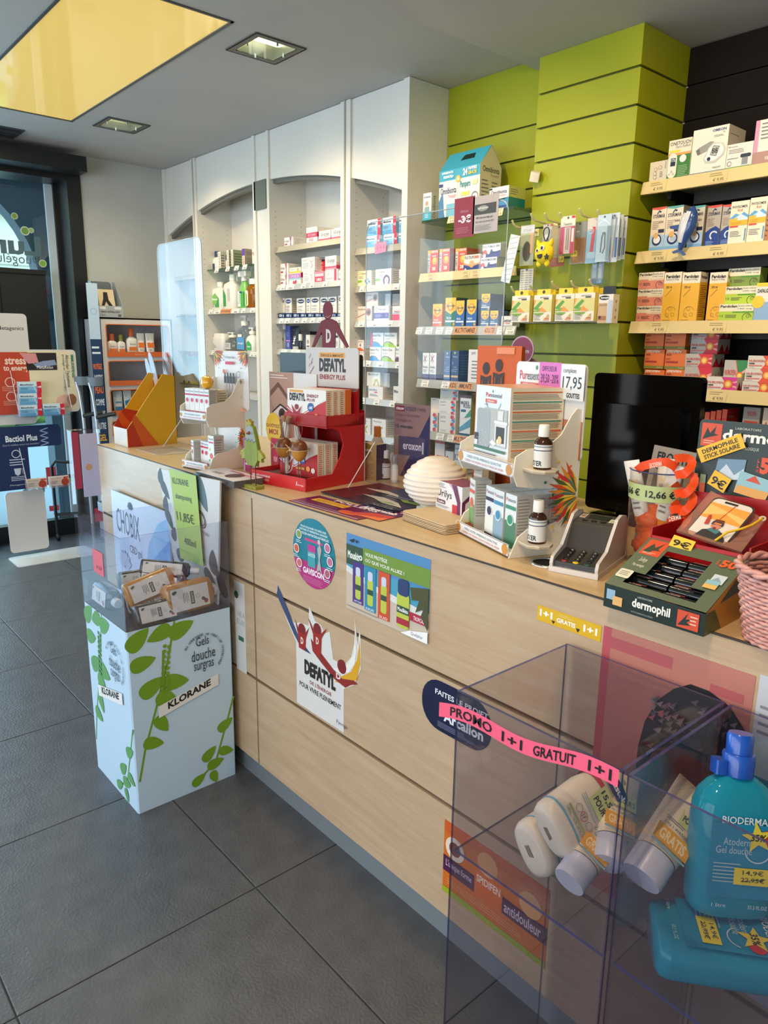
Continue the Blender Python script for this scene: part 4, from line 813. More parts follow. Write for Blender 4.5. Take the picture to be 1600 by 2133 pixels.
PX(y-.003, z, 1044, 1068, 658, .05, '#e9e6de', lambda F: F['f'].text(.1, .4, .9, .75, 'Centrum', '#222', .02).rect(.15, .27, .8, .33, '#d8a02a').rect(.45, .27, .8, .33, '#c9302a').rect(0, 0, 1, .1, '#2a2a3a'), 'small white multivitamin box beside the hanging plasters', 'multivitamin_box')
m = MB(); m.lathe([(.026, 0), (.028, .004), (.028, .012), (.022, .014)], C('#c9ccb8', .3), 20); F = Face(m, (-.03, 0, .014), (.06, 0, 0), (0, .06, 0)); 
t = thing('round_pill_tin', 'round white tin propped behind the small white multivitamin box', 'tin', (xat(1063, y+.05, z+.06), y+.09, z+.055), (radians(80), 0, 0)); m.build('tin', t)
z = GSH[3]
def a_purp(F):
    f = F['f']; f.rect(0, .02, 1, .22, '#5a3f66').path([(.15, .9), (.6, .68)], .06, '#a8283e').path([(.15, .68), (.65, .9)], .06, '#3a2a4a').path([(.38, .95), (.4, .62)], .05, '#c9405a').text(.1, .44, .85, .53, 'Kaloba', '#333').lines(.1, .28, .8, .4, 3); F['r'].rect(0, 0, 1, 1, '#a59f88').rect(0, .02, 1, .22, '#3a2a38')
PX(y, z, 880, 894, 735, .09, '#ece6dc', a_purp, 'tall white box with crossed red ribbons, left of two', 'remedy_box'); PX(y, z, 894.5, 909, 735, .09, '#ece6dc', a_purp, 'tall white box with crossed red ribbons, right of two', 'remedy_box')
def a_navy(F): f = F['f']; f.poly([(.3, .95), (.42, .87), (.6, .95)], '#b8d45a').text(.25, .76, .8, .83, 'Marnys', '#dfe6f0').ell(.2, .6, .14, '#5f7a9a').ell(.2, .35, .14, '#5f7a9a').rect(.05, .14, .95, .2, '#e0c090').lines(.35, .3, .9, .5, 3, '#8fa4c0'); F['r'].lines(.1, .2, .8, .9, 8, '#4a6a94')
PX(y, z, 924.5, 939, 731, .09, '#22467a', a_navy, 'tall dark blue remedy box, left of two', 'remedy_box', top='#8a9a5a'); PX(y, z, 939.5, 956, 730, .11, '#22467a', a_navy, 'tall dark blue remedy box, right of two', 'remedy_box')
PX(y, z, 975, 1000, 728, .1, '#ece8e2', word('pure', '#8a8f9a', .25, .82, .6, .93, extra=lambda f: f.lines(.3, .1, .9, .7, 6)), 'white supplement box half hidden by the orange gift bag', 'remedy_box')
z = GSH[4]
def a_pure(F):
    f = F['f']; f.text(.08, .72, .4, .9, 'pure', '#7a808c').lines(.08, .55, .5, .68, 1, '#9aa0a8').lines(.08, .08, .5, .2, 2, '#b4b4b4')
    for k in range(5): f.ell(.84+.03*((k % 2)*2-1), .12+.19*k, .1, ['#cf3a44', '#4a94c4'][k % 2], .1).ell(.86-.04*((k % 2)*2-1), .07+.19*k, .05, ['#e8848a', '#a8cfe6'][k % 2], .05)
    F['r'].rect(0, 0, 1, 1, '#c9c2ae')
WP = '#e9e4dc'
PX(y, z, 878, 912, 858, .1, WP, a_pure, 'white capsule box with red and blue dots, lower left', 'supplement_box'); t1 = PX.top
PX(y, z, 914, 949, 863, .1, WP, a_pure, 'white capsule box with red and blue dots, bottom of the stack of three', 'supplement_box'); t2 = PX.top
PX(y+.03, t1, 897, 916, 829, .08, '#e6d6c4', word('pure', '#8a8f9a', .15, .8, .6, .92), 'cream capsule box behind the dotted stack', 'supplement_box')
PX(y, t2, 914.5, 950, 833, .1, WP, a_pure, 'white capsule box with red and blue dots, middle of the stack of three', 'supplement_box'); t3 = PX.top
PX(y, t3, 917, 955, 802, .1, '#d9d2c6', a_pure, 'white capsule box with red and blue dots, top of the stack of three', 'supplement_box')
PX(y-.005, z, 957.5, 981, 824, .08, '#e6e9ec', lambda F: (F['f'].rect(0, .94, 1, 1, '#6a3a4a').text(.08, .78, .8, .87, 'MAGNE B', '#2a3a5a', .02).text(.3, .7, .95, .78, 'PLUS2', '#2a3a5a', .02).rr(.08, .6, .55, .66, '#2a5a7a', .05).poly([(0, .2), (1, .45), (1, .25), (0, .1)], '#5aa0c0').poly([(.4, .45), (1, .68), (1, .5)], '#4aa08a').rect(0, 0, 1, .07, '#2a5a7a'), F['r'].rect(0, 0, 1, 1, '#a8ac66')), 'tall white and blue magnesium box beside the dotted stack', 'supplement_box')
wshelf('wall_shelf', 'low shelf on the green wall half hidden behind the white diffuser', xl, -2.065, .79, YG, 2.784, '#77786f', (), '#a9aaa0')
z = .79
PX(y, z, 905, 926, 918, .08, '#ece0dc', lambda F: F['f'].rect(0, .93, 1, 1, '#e0602e').rect(.2, .55, .85, .62, '#cf2438').lines(.2, .1, .8, .5, 4, '#d8707a'), 'white box with red lettering on the low green-wall shelf', 'remedy_box')
PX(y, z, 927, 944, 940, .08, '#d8dce2', lambda F: F['f'].rect(0, .0, 1, .2, '#e08a2e').ell(.25, .8, .1, '#c9302a'), 'white and orange box on the low green-wall shelf', 'remedy_box')
PX(y, z, 946, 972, 927, .08, '#e0e4e8', lambda F: F['f'].rect(0, 0, 1, .45, '#e8c83a').rect(0, .6, 1, .75, '#8a8fa8').text(.1, .62, .95, .73, 'ARKOS', '#fff', .03).text(.1, .85, .8, .93, 'arkopharma', '#777'), 'white and yellow box reading arkos on the low shelf', 'remedy_box')
PX(y, z, 883, 904, 950, .07, '#e0702e', lambda F: F['f'].rect(.1, .3, .9, .7, '#f2e8dc'), 'low orange box at the left of the low green-wall shelf', 'remedy_box')
# --- dark wall
y = YD+.012; z = DSH[0]
PX(y, z, 1353, 1390, 336, .1, '#d9cfb6', lambda F: (F['f'].ell(.35, .62, .1, '#4a4438').ell(.35, .62, .085, '#d9cfb6').ell(.6, .68, .1, '#4a4438').ell(.6, .68, .085, '#d9cfb6').ell(.32, .42, .1, '#4a4438').ell(.32, .42, .085, '#d9cfb6').ell(.34, .24, .1, '#4a4438').ell(.34, .24, .085, '#d9cfb6').lines(.6, .2, .8, .5, 4).text(.86, .6, .94, .95, 'One Touch', '#333', rot=90)), 'small cream glucose box with round line drawings, leftmost on the dark wall', 'glucose_box')
PX(y, z, 1391, 1439, 290, .1, '#e6dfc6', lambda F: (F['f'].rect(0, 0, 1, .62, '#3a7a2e').text(.06, .86, .96, .95, 'ONETOUCH', '#3a3a3a', .01).text(.3, .78, .96, .85, 'Verio Reflect', '#666').rect(.05, .68, .52, .74, '#e3d43a').rect(.0, .6, 1, .66, '#e0a05a').rr(.02, .04, .42, .66, '#e6e2d0', .19).rect(.14, .34, .36, .54, '#16202a').text(.16, .45, .34, .52, '172', '#e8eef4', .03).ell(.68, .5, .15, '#e9e6dc').ell(.22, .2, .05, '#b9b5a4').ell(.12, .14, .04, '#b9b5a4').ell(.3, .14, .04, '#b9b5a4').lines(.5, .05, .95, .34, 7, '#9fc08a')), 'green and white glucose meter box reading 172', 'glucose_box')
def a_omron(F):
    f = F['f']; f.rect(0, 0, 1, .055, '#3a5596').text(.05, .015, .42, .042, 'All for Healthcare', '#dfe6f2').text(.55, .89, .93, .95, 'OMRON', '#2a4a8a', .03).text(.85, .84, .9, .87, 'M2', '#555').lines(.6, .77, .9, .82, 2)
    f.poly([(.12, .55), (.18, .44), (.5, .52), (.62, .68), (.52, .7), (.2, .6)], '#9a9890').poly([(.12, .55), (.18, .44), (.26, .46), (.22, .58)], '#6e6c66').poly([(.36, .34), (.42, .24), (.7, .22), (.92, .36), (.96, .5), (.88, .62), (.6, .66), (.48, .56)], '#c9c6be').poly([(.4, .34), (.46, .28), (.68, .27), (.88, .38), (.92, .5), (.85, .6), (.62, .63), (.5, .54)], '#efece6').poly([(.54, .4), (.72, .36), (.8, .56), (.62, .6)], '#4a4a46').poly([(.56, .41), (.71, .375), (.78, .55), (.63, .585)], '#b9beb4').text(.59, .42, .75, .54, '88', '#2a2a2a', .02).ell(.52, .32, .05, '#1f2a44').lines(.65, .1, .92, .14, 2)
    F['r'].rect(0, 0, 1, 1, '#cfc6b2').lines(.1, .8, .7, .84, 1).text(.3, .4, .7, .45, 'OMRON', '#333')
PX(y, z, 1441, 1515, 266, .13, '#ece4d2', a_omron, 'large white blood pressure monitor box with a blue base line', 'monitor_box')
PX(y-.004, z, 1513, 1568, 298, .1, '#e9e2d6', lambda F: F['f'].rect(0, 0, 1, .1, '#6aa03a').text(.05, .85, .42, .93, 'Biopax', '#777').lines(.08, .62, .75, .8, 3).rr(.55, .1, .95, .5, '#dcdcd8', .08).rect(.62, .14, .85, .42, '#8a8e90').rr(.55, .42, .95, .56, '#2a3446', .05).ring(.14, .24, .09, .015, '#555').lines(.05, .4, .48, .46, 1), 'white wrist blood pressure box with a green base line', 'monitor_box')
PX(y-.004, z, 1571, 1660, 244, .14, '#ece0d4', lambda F: F['f'].rect(0, .0, 1, .3, '#b08a7e').rect(0, .3, .1, 1, '#d898b4').lines(.15, .55, .5, .95, 5).text(.3, .1, .6, .18, 'VIRALIX', '#f2e6e0', .02), 'white and pink box cut off at the right end of the top dark shelf', 'monitor_box')
z = DSH[1]
def a_ster(blue=False, top='#d8503a'):
    def g(F):
        f = F['f']; f.poly([(0, 1), (1, 1), (1, .965), (.5, .935), (0, .965)], top).poly([(.36, .86), (.5, .93), (.68, .9), (.6, .87), (.5, .89), (.42, .84)], '#22386a').text(.1, .76, .92, .84, 'STERIMAR', '#2a3450', .02).lines(.1, .5, .6, .7, 5, '#9a8a74')
        if blue: f.poly([(0, .36), (.3, .44), (.7, .5), (1, .42), (1, 0), (0, 0)], '#1c3f8e').ring(.62, .28, .3, .1, '#dfe8f2', 14, .6, 4.2).lines(.1, .04, .7, .16, 4, '#8fa8d8').rect(0, 0, 1, .015, '#c9302a')
        else: f.text(.55, .64, .85, .7, 'bébé', '#333').rect(.55, .42, .95, .5, '#26284e').poly([(0, .34), (.4, .42), (1, .36), (1, .0), (0, 0)], '#a9cbe6').ell(.5, .26, .33, '#1f2f5e', .13).ell(.5, .27, .24, '#e9eef4', .09).ell(.42, .36, .16, '#e8b06a', .07).rect(0, 0, 1, .1, '#7fb0d8')
        F['r'].rect(0, 0, 1, 1, '#8f8878')
    return g
PX(y, z, 1355, 1386, 432, .06, '#e9dcc6', a_ster(), 'baby nasal spray box with a red top, leftmost in its row', 'nasal_spray_box')
PX(y, z, 1385.5, 1421, 429, .08, '#e9dcc6', a_ster(False, '#5fa8a4'), 'baby nasal spray box with a teal top beside the toy dolphin', 'nasal_spray_box')
PX(y, z, 1434, 1466, 429, .08, '#d9d4c6', a_ster(False, '#5fa8a4'), 'baby nasal spray box with a teal top behind the toy dolphin', 'nasal_spray_box')
PX(y+.01, z, 1470, 1501, 428, .07, '#b9b2a4', a_ster(True), 'nasal spray box with a navy wave, left of two', 'nasal_spray_box')
PX(y+.01, z, 1501.5, 1530, 426, .07, '#b9b2a4', a_ster(True), 'nasal spray box with a navy wave, right of two', 'nasal_spray_box')
def a_phys(F): f = F['f']; f.text(.08, .84, .92, .9, 'PHYSIOMER', '#2a3040', .02).text(.4, .76, .65, .82, 'Kid', '#c9502e', .01).poly([(0, .62), (.3, .72), (.55, .68), (.75, .74), (1, .66), (1, .5), (0, .5)], '#5fa8d8').poly([(.2, .6), (.6, .7), (1, .6), (1, .56), (0, .56)], '#cfe4f2').poly([(0, .55), (.4, .56), (.45, .62), (.0, .6)], '#f0b82a').rect(0, .44, 1, .56, '#f0b82a').lines(.08, .46, .7, .53, 2, '#c98a1e').rect(.05, .4, .5, .435, '#d8503a').lines(.1, .18, .75, .32, 4).rect(.9, .08, .96, .36, '#4a90c8')
PX(y-.004, z, 1519, 1558, 419, .07, '#efe6cc', a_phys, 'white and yellow children nasal spray box, left of two', 'nasal_spray_box'); PX(y-.004, z, 1558.5, 1596, 411, .07, '#efe6cc', a_phys, 'white and yellow children nasal spray box, right of two', 'nasal_spray_box')
PX(y+.02, z, 1597, 1640, 415, .07, '#c98a6a', None, 'reddish box at the right edge behind the yellow nasal sprays', 'nasal_spray_box')
# toy dolphin in clear foil
p = Y(1432, 478, y-.045); t = thing('toy_dolphin', 'blue and white plastic dolphin hanging before the nasal spray boxes', 'toy', (p.x, y-.05, p.z), (0, radians(14), 0)); t.scale = (1.05, 1, .8)
DB = C('#2f4f8a', .18, 0, 0, .5); DW = C('#d9dbe0', .2, 0, 0, .5)
m = MB(); n = 12; prof = [(.003, -.095), (.008, -.085), (.014, -.06), (.024, -.02), (.029, .02), (.027, .05), (.02, .075), (.009, .092), (.003, .1)]
m.lathe(prof, DB, 18, 1, .8); m.build('body', t)
m = MB(); m.lathe([(r*.98, zz) for r, zz in prof[2:7]], DW, 18, .85, .75, o=(-.006, -.004, 0)); m.build('belly', t)
m = MB(); m.prism([(-.02, .02), (-.065, -.0), (-.06, -.01), (-.015, -.005)], -.004, .004, DB, 'y'); m.build('fin', t)
m = MB(); m.prism([(-.002, -.085), (-.028, -.105), (-.02, -.112), (0, -.1), (.02, -.112), (.028, -.105)], -.003, .003, DB, 'y'); m.build('tail', t)
m = MB(); m.sphere((0, 0, 0), .004, .003, .004, C('#101010', .1), 8, 6); m.build('eye', t, (-.014, -.018, .07))
z = DSH[2]
def a_perd(c, t, w='#ece2c0', face=True):
    def g(F):
        f = F['f']; f.rect(0, 0, 1, .58, c).rect(0, .58, 1, .62, w).text(.03, .8, .52, .95, 'Perdolan', '#2a2620', .03).text(.54, .82, .95, .94, t, '#8a8270').text(.55, .68, .95, .76, '100 mg', '#555').rect(.4, .5, 1, .56, '#e9d8b0' if c == '#e28a72' else '#4a9a2a').text(.04, .26, .14, .38, '12', '#444').lines(.2, .2, .55, .4, 3, '#5a4a3a').ring(.83, .22, .13, .012, '#4a3a2a', 16, 0, 4.2).ring(.86, .3, .05, .01, '#4a3a2a'); F['r'].rect(0, 0, 1, 1, c)
    return g
zz = z
for k in range(3):
    a = 1325+k*2.5; PX(y+.01, zz, a, a+54, (637, 602, 567)[k], .06, '#ece0c6', a_perd('#e28a72', 'Bébés'), 'salmon pink children medicine box, %s of its stack' % ['bottom', 'middle', 'top'][k]); zz = PX.top
def a_py(F):
    f = F['f']; f.rect(0, 0, 1, .8, '#eeb52a').rect(0, .78, 1, .8, '#f2e6c0').text(.1, .88, .9, .95, 'Perdolan', '#2a2620', .04).text(.12, .83, .85, .87, 'Enfants 0-33kg', '#555').text(.15, .68, .5, .73, '200 ml', '#333', .01).path([(.14, .52), (.5, .66)], .02, '#7a5a1e').ring(.55, .2, .3, .012, '#6a4a1a', 18, .3, 4.6).ring(.5, .27, .1, .01, '#6a4a1a').ring(.35, .14, .1, .01, '#6a4a1a').ring(.68, .15, .1, .01, '#6a4a1a').lines(.1, .03, .6, .05, 1, '#7a5a1e'); F['r'].rect(0, 0, 1, .8, '#eab02a').text(.1, .87, .9, .94, 'Perdolan', '#333', .03).lines(.1, .1, .9, .75, 18, '#6a4a1a', .3)
for a, b, s in ((1380, 1417, 'left'), (1417.5, 1456, 'middle, showing its side'), (1474, 1512, 'right')): PX(y-.002 if s != 'right' else y+.02, z, a, b, 567, .06, '#f0e6cc', a_py, 'tall yellow children syrup box, %s of three' % s)
zz = z
for k in range(3):
    a, b = ((1497, 1570), (1510, 1578), (1516, 1584))[k]; PX(y-.002+.02*k, zz, a, b, (633, 596, 558)[k], .06, '#ece6c6', a_perd('#b4d22e' if k < 2 else '#7f9a3a', 'Jeunes enfants'), 'lime green children medicine box, %s of its stack' % ['bottom', 'middle', 'top'][k]); zz = PX.top
PX(y-.004, z, 1572, 1640, 588, .06, '#e9e6d8', lambda F: F['f'].rect(0, 0, 1, .5, '#8fb4d8').rect(0, .9, 1, 1, '#e8d03a').text(.05, .74, .5, .84, 'DAFALGAN', '#222', .03).ell(.1, .5, .2, '#f0cc2a'), 'blue, white and yellow box at the right end of the pink and green row')
z = DSH[3]
def a_spid(F): f = F['f']; f.rect(0, .02, 1, .16, '#7a7f1e').text(.05, .84, .78, .97, 'SPIDIFEN', '#f2e6d6', .03, sh=.3).text(.05, .68, .3, .78, '400', '#6a2410', .02).rect(.04, .32, .65, .42, '#a82a16').lines(.04, .46, .3, .58, 2, '#7a3412').text(.68, .06, .93, .12, 'Zambon', '#e6e0b0'); F['r'].rect(0, .02, 1, .16, '#7a7f1e').rect(.3, .25, .7, .8, '#d9cdb8')
zz = z
yq = y+.05
for k, tp in enumerate((770, 728, 689)):
    h1 = (Y(1363, tp, yq).z-zz)
    for a, b, s in ((1341-k*-1, 1384, 'left'), (1385, 1429, 'right')): PX(yq, zz, a, b, tp, .09, '#e07020', a_spid, 'orange painkiller box, %s column, %s' % (s, ['bottom behind the monitor', 'middle of the column', 'top under the shelf edge'][k]))
    zz = PX.top
PX(y-.005, z, 1312, 1363, 769, .09, '#e87a24', a_spid, 'orange painkiller box standing forward at the left of its shelf') if False else None
def a_nur(c='#d8283c', t='400', c2='#e8d8cc'):
    def g(F):
        f = F['f']; f.poly([(.5, 1), (1, 1), (1, 0), (.5, 0), (.66, .5)], c).poly([(.62, .5), (1, .75), (1, .62)], '#f2a8a0').poly([(.62, .5), (1, .2), (1, .34)], '#f2a8a0').path([(.5, 1), (.66, .5), (.5, 0)], .03, '#e04a3a').ell(.72, .5, .155, '#d8502e').ell(.72, .5, .12, '#f2a03a').ell(.72, .5, .07, '#f8dc7a').text(.05, .5, .55, .68, 'NUROFEN', '#c9302e', .01).text(.05, .32, .24, .45, t, '#222', .04).rect(.05, .18, .5, .26, '#d8706a').lines(.05, .05, .3, .12, 1); F['r'].poly([(0, 0), (1, 0), (1, .1), (.8, .7), (.6, .1), (.35, .7), (.1, .1)], '#a8182a')
    return g
NB = '#b9b4ac'
zz = z
for k, (a, b, tp) in enumerate([(1424, 1482, 764), (1427, 1484, 737), (1438, 1496, 706), (1441, 1500, 684)]): PX(yq-.01 if k < 2 else yq+.02, zz, a, b, tp, .1, NB, a_nur(), 'silver and red painkiller box, %s in its column' % ['lowest', 'second from bottom', 'third from bottom', 'topmost under the shelf'][k]); zz = PX.top
PX(yq, z, 1506, 1555, 750, .1, NB, a_nur('#2f8a4a', '400'), 'silver and green painkiller box in the middle of its shelf'); zz = z
for k, (a, tp) in enumerate([(1545, 795), (1551, 768), (1557, 741)]): PX(y+.012*k, zz, a, a+66, tp, .07, '#d9d4ca', a_nur('#e0502e', '200'), 'silver and orange 200 painkiller box, %s of three' % ['bottom', 'middle', 'top'][k]); zz = PX.top
PX(y-.006, z, 1471, 1536, 785, .06, '#e6dfd4', a_nur('#d8329a', '400'), 'white and magenta painkiller box at the front of its shelf')
PX(y+.01, z, 1459, 1470, 790, .06, '#e0402e', None, 'small red box end beside the black monitor')
z = DSH[4]
for k in range(4): PX(y+.03, z, 1464+k*12, 1475.5+k*12, 858-k*2, .1, '#d8382e', lambda F: (F['f'].rect(0, .8, 1, 1, '#e8603e').lines(.2, .1, .8, .7, 5, '#f2b0a0')), 'bright red box in the dim row behind the monitor, '+ORD[k], group='red boxes in a row behind the monitor')
PX(y+.02, z, 1543, 1580, 848, .06, '#9a948c', lambda F: F['f'].poly([(0, .6), (.5, .3), (1, .6), (1, 0), (0, 0)], '#eac22e').ell(.5, .3, .2, '#d8502e').ell(.5, .3, .14, '#f2c04a').text(.25, .82, .75, .92, 'NUROFEN', '#c9302e').rect(.1, .64, .9, .72, '#b83a2e'), 'yellow and grey painkiller box above the dark green display')
PX(y+.02, z, 1584, 1625, 850, .06, '#d9c9b4', word('Algopain', '#a83a2e', .1, .55, 1.2, .72), 'beige box at the right edge above the dark green display')
# ================================================================ HOOKS ON THE GREEN COLUMN
IV = C('#d9cf9e', .4)
def hook(px, py, i, label):
    tip = Y(px, py, 2.50); t = thing('display_hook', label, 'hook', (tip.x, YCF, tip.z), None, 'cream display hooks on the green column')
    MB().tube([(0, -.171, .0), (0, -.16, -.014), (0, -.145, -.022), (0, -.003, -.03)], .0044, IV, 7).build('peg', t)
    MB().box(-.011, -.003, -.045, .011, -.0004, -.015, IV).build('mounting_plate', t)
    return tip
cols = ['farthest left', 'second from left', 'third from left', 'fourth from left', 'fifth from left', 'farthest right']
HU = [hook(a, b, 0, 'cream metal hook in the upper hook row, '+cols[i]) for i, (a, b) in enumerate([(1067, 459), (1106, 445), (1135, 444), (1166, 443), (1207, 434), (1245, 437)])]
HL = [hook(a, b, 0, 'cream metal hook in the lower hook row, '+['farthest left', 'second from left', 'middle', 'second from right', 'farthest right'][i]) for i, (a, b) in enumerate([(1065, 597), (1104, 593), (1150, 586), (1190, 585), (1228, 582)])]
BLI = thin('blister_plastic', '#fafcfc', .035, .05, .03, '#e6eef2')
def pack(name, label, px0, px1, pt, pb, y, card, art=None, clear=True, rot=0, group=None, dep=.004, tilt=0):
    """flat hanging pack: card and, over it, a clear blister"""
    a = Y(px0, (pt+pb)/2, y).x; b = Y(px1, (pt+pb)/2, y).x; zt = Y((px0+px1)/2, pt, y).z; zb = Y((px0+px1)/2, pb, y).z; w, h = b-a, zt-zb
    t = thing(name, label, 'pack', ((a+b)/2, y, zt), (0, tilt, rot), group)
    m = MB().box(-w/2, 0, -h, w/2, .0015, 0, C(card, .4)); F = Face(m, (-w/2, 0, -h), (w, 0, 0), (0, 0, h), (0, -1, 0)); F.ell(.5, .95, .07, '#55554a')
    if art: art(F)
    m.build('card', t)
    if clear: MB().bev(-w*.46, -dep-.006, -h*.97, w*.46, -.0012, -h*.25, BLI, .004, 2, 'y').build('blister', t)
    return t
pack('hair_brush_pack', 'clear pack with a dark oval brush, leftmost of the hanging packs', 1084, 1112, 469, 553, 2.545, '#b9bc9a', lambda F: F.rect(0, .8, 1, .98, '#c9cdd2').text(.2, .84, .8, .9, 'STYLING', '#8a8fa0').ell(.5, .35, .3, '#3a3022', .25).ell(.5, .35, .2, '#57462e', .18).rect(.75, .3, .95, .8, '#d9b08a'))
t = thing('label_strip', 'crumpled strip of white price labels hanging from the left hook', 'label strip', Y(1077, 490, 2.50), (0, radians(14), 0)); m = MB(); F = Face(m, (-.03, 0, -.19), (.05, 0, 0), (0, 0, .19), (0, -1, 0))
for k in range(9): F.rect(0, k/9, 1, (k+1)/9, ['#cfd8dc', '#eef2f2'][k % 2]); F.path([(.1, (k+.2)/9), (.9, (k+.8)/9)], .05, '#9aa8ac')
m.box(-.03, .0005, -.19, .02, .001, 0, C('#dfe6e8')); m.build('strip', t)
pack('price_label_sheet', 'white sheet of barcode labels hanging below the leftmost pack', 1083, 1110, 560, 607, 2.56, '#dcdcd4', lambda F: [F.lines(.08+.3*i, .05, .32+.3*i, .95, 9, '#a4a49c', .5, 0) for i in range(3)], clear=False)
pack('metal_clipper_pack', 'small silver clipper pack behind the yellow plush', 1131, 1150, 467, 512, 2.56, '#b9b4ae', lambda F: F.ell(.4, .4, .25, '#e6e6e8').ell(.55, .3, .15, '#77777a').rect(.8, .9, 1, .98, '#c9302e'))
pack('hair_tie_pack', 'tan pack with a yellow price sticker beside the plush', 1148, 1177, 469, 555, 2.55, '#a3916a', lambda F: F.rect(0, 0, 1, .22, '#a8502e').rect(.1, .3, .6, .75, '#b8a57e').rect(.62, .1, .98, .24, '#e8d02e').text(.66, .13, .94, .2, '2,50', '#333', .02))
pack('tweezers_pack', 'magenta and white tweezers pack, tallest in the upper row', 1167, 1197, 450, 528, 2.515, '#e4dccb', lambda F: F.rect(0, 0, 1, .72, '#c9406e').rect(.3, .0, .72, .7, '#dcc9c6').rect(.44, .1, .5, .68, '#8a7a6a').rect(.56, .1, .62, .68, '#8a7a6a').text(.2, .75, .8, .83, 'Tweezers', '#777').rect(.75, .93, .98, .99, '#c9302e').rect(.8, .3, .97, .66, '#ecdcd8'))
pack('comb_pack', 'pack with a wooden comb and yellow price sticker', 1190, 1222, 462, 549, 2.548, '#8f9590', lambda F: F.rect(.1, .02, .95, .62, '#a8702e').rect(.55, .05, .85, .6, '#8a5420').path([(.25, .1+0), (.25, .58)], .2, '#c98a42').ell(.4, .72, .15, '#c9ccce').rect(.05, .18, .45, .32, '#e8d02e').text(.1, .21, .4, .29, '2,95', '#333', .02))
pack('nail_file_pack', 'blue pack with a red nail file', 1222, 1246, 454, 548, 2.53, '#8fb4cf', lambda F: F.rect(0, .72, 1, 1, '#c9c3b8').path([(.45, .1), (.6, .8)], .28, '#c9302e').ring(.35, .72, .22, .04, '#dfe8f0').rr(.1, .1, .9, .25, '#a8c4d8', .2))
pack('nail_clipper_pack', 'shiny foil pack with a steel nail clipper', 1243, 1271, 447, 545, 2.505, '#b9cfdc', lambda F: F.path([(.35, .2), (.4, .55), (.6, .62), (.65, .3), (.5, .18)], .09, '#5a5f66').ell(.48, .6, .1, '#7a8088').path([(.1, .8), (.5, .9), (.9, .78)], .05, '#e6f2f8').path([(.1, .95), (.6, .85)], .04, '#e6f2f8'))
for k in range(3):
    pack('interdental_brush_pack', ['blue and orange brush pack, front of three at the column edge', 'blue and orange brush pack, middle of three at the column edge', 'blue and orange brush pack, rearmost of three at the column edge'][k], 1266+11*k, 1288+8*k, 444+4*k, 546-3*k, 2.515+.035*k, '#c9d4dc', lambda F: F.poly([(.0, .0), (.45, 0), (.3, .5), (0, .6)], '#5a8ab0').path([(.6, .1), (.72, .9)], .16, '#8a9098').rect(.75, .1, .95, .5, '#2f5f9e').path([(.3, 0), (.5, .3)], .08, '#e8c09a').text(.2, .88, .7, .96, 'BRUSH', '#3a6a8a'), group='brush packs at the column edge')
pack('toothpick_pack', 'long narrow grey pack hanging below the nail file', 1232, 1257, 546, 592, 2.56, '#9aa4a8', lambda F: F.rect(0, 0, 1, .25, '#3f6a8a').rect(.48, 0, .54, 1, '#6a7478').rect(.1, .3, .4, .9, '#b9c2c6').rect(.6, .3, .9, .9, '#b9c2c6'))
# yellow plush with horns on a black cord
p = Y(1134, 527, 2.47); t = thing('plush_keyring', 'round yellow one-toothed plush monster with horns on a black cord', 'toy', (p.x, 2.47, p.z)); YEL = mat('yellow_plush', noise_mix('#e3c81e', '#ecd32c', nscale=60, rough=.9, bump=.3, bscale=200))
r = .043; MB().sphere((0, 0, 0), r, r*.62, r, YEL, 22, 14).build('body', t)
for s in (-1, 1): MB().lathe([(.011, 0), (.008, .014), (.001, .026)], YEL, 10).build('horn', t, (s*.027, 0, .03), (0, s*radians(25), 0)); MB().sphere((0, 0, 0), .012, .008, .014, YEL, 10, 6).build('foot', t, (s*.02, -.005, -.04))
for x_, z_, rr in ((.008, .016, .011), (-.014, .008, .008)):
    e = MB().sphere((0, 0, 0), rr, .004, rr, C('#e9e6d8', .3), 12, 8).build('eye', t, (x_, -.0255, z_)); MB().sphere((0, -.003, 0), rr*.55, .003, rr*.6, C('#15120e', .2), 10, 6).build('pupil', e)
MB().prism([(-.014, -.008), (.01, -.006), (.008, -.018), (-.002, -.024), (-.011, -.02)], -.0285, -.024, C('#1a1412'), 'y').build('mouth', t)
MB().tube([(.004+.0*k, 0, .04+0*k) if k == 0 else (.004+.018*sin(2*pi*k/14)*sin(pi*k/14), 0, .04+.055*(1-cos(2*pi*k/14))/2) for k in range(15)], .0022, C('#161616', .5), 6).build('cord', t)
star = [(.012*(1 if k % 2 == 0 else .45)*cos(pi/2+pi*k/5), .012*(1 if k % 2 == 0 else .45)*sin(pi/2+pi*k/5)) for k in range(10)]
MB().prism(star, -.027, -.022, C('#15171f'), 'y').build('star_patch', t, (.03, 0, -.018))
# boxes of plasters on the lower hooks
def a_sensi(F):
    f = F['f']; f.rect(0, .36, 1, .82, '#d6cf8a').poly([(0, .82), (.12, .82), (.02, .6), (0, .6)], '#e8964a').ell(.3, .36, .3, '#7fa83a', .14).poly([(0, .36), (.6, .36), (.6, .33), (0, .33)], '#e6e0cf').poly([(.0, .5), (.38, .78), (.5, .72), (.12, .4)], '#5f9e3e').poly([(.45, .55), (.75, .36), (.3, .36)], '#e8964a').text(.33, .88, .82, .94, 'sensicare', '#7a7a70', .01).rect(.55, .83, .82, .87, '#222').text(.06, .4, .2, .45, '100', '#e9e6d8').lines(.05, .05, .45, .28, 4)
    for k in range(5): f.rect(.88-.06*(5-k), .05+.045*k, .88, .085+.045*k, ['#e8964a', '#b8623a', '#d9b04a', '#9aa83a', '#c98a3a'][k])
    F['r'].rect(0, 0, 1, 1, '#d8c866')
names = ['leftmost', 'second', 'third', 'fourth']
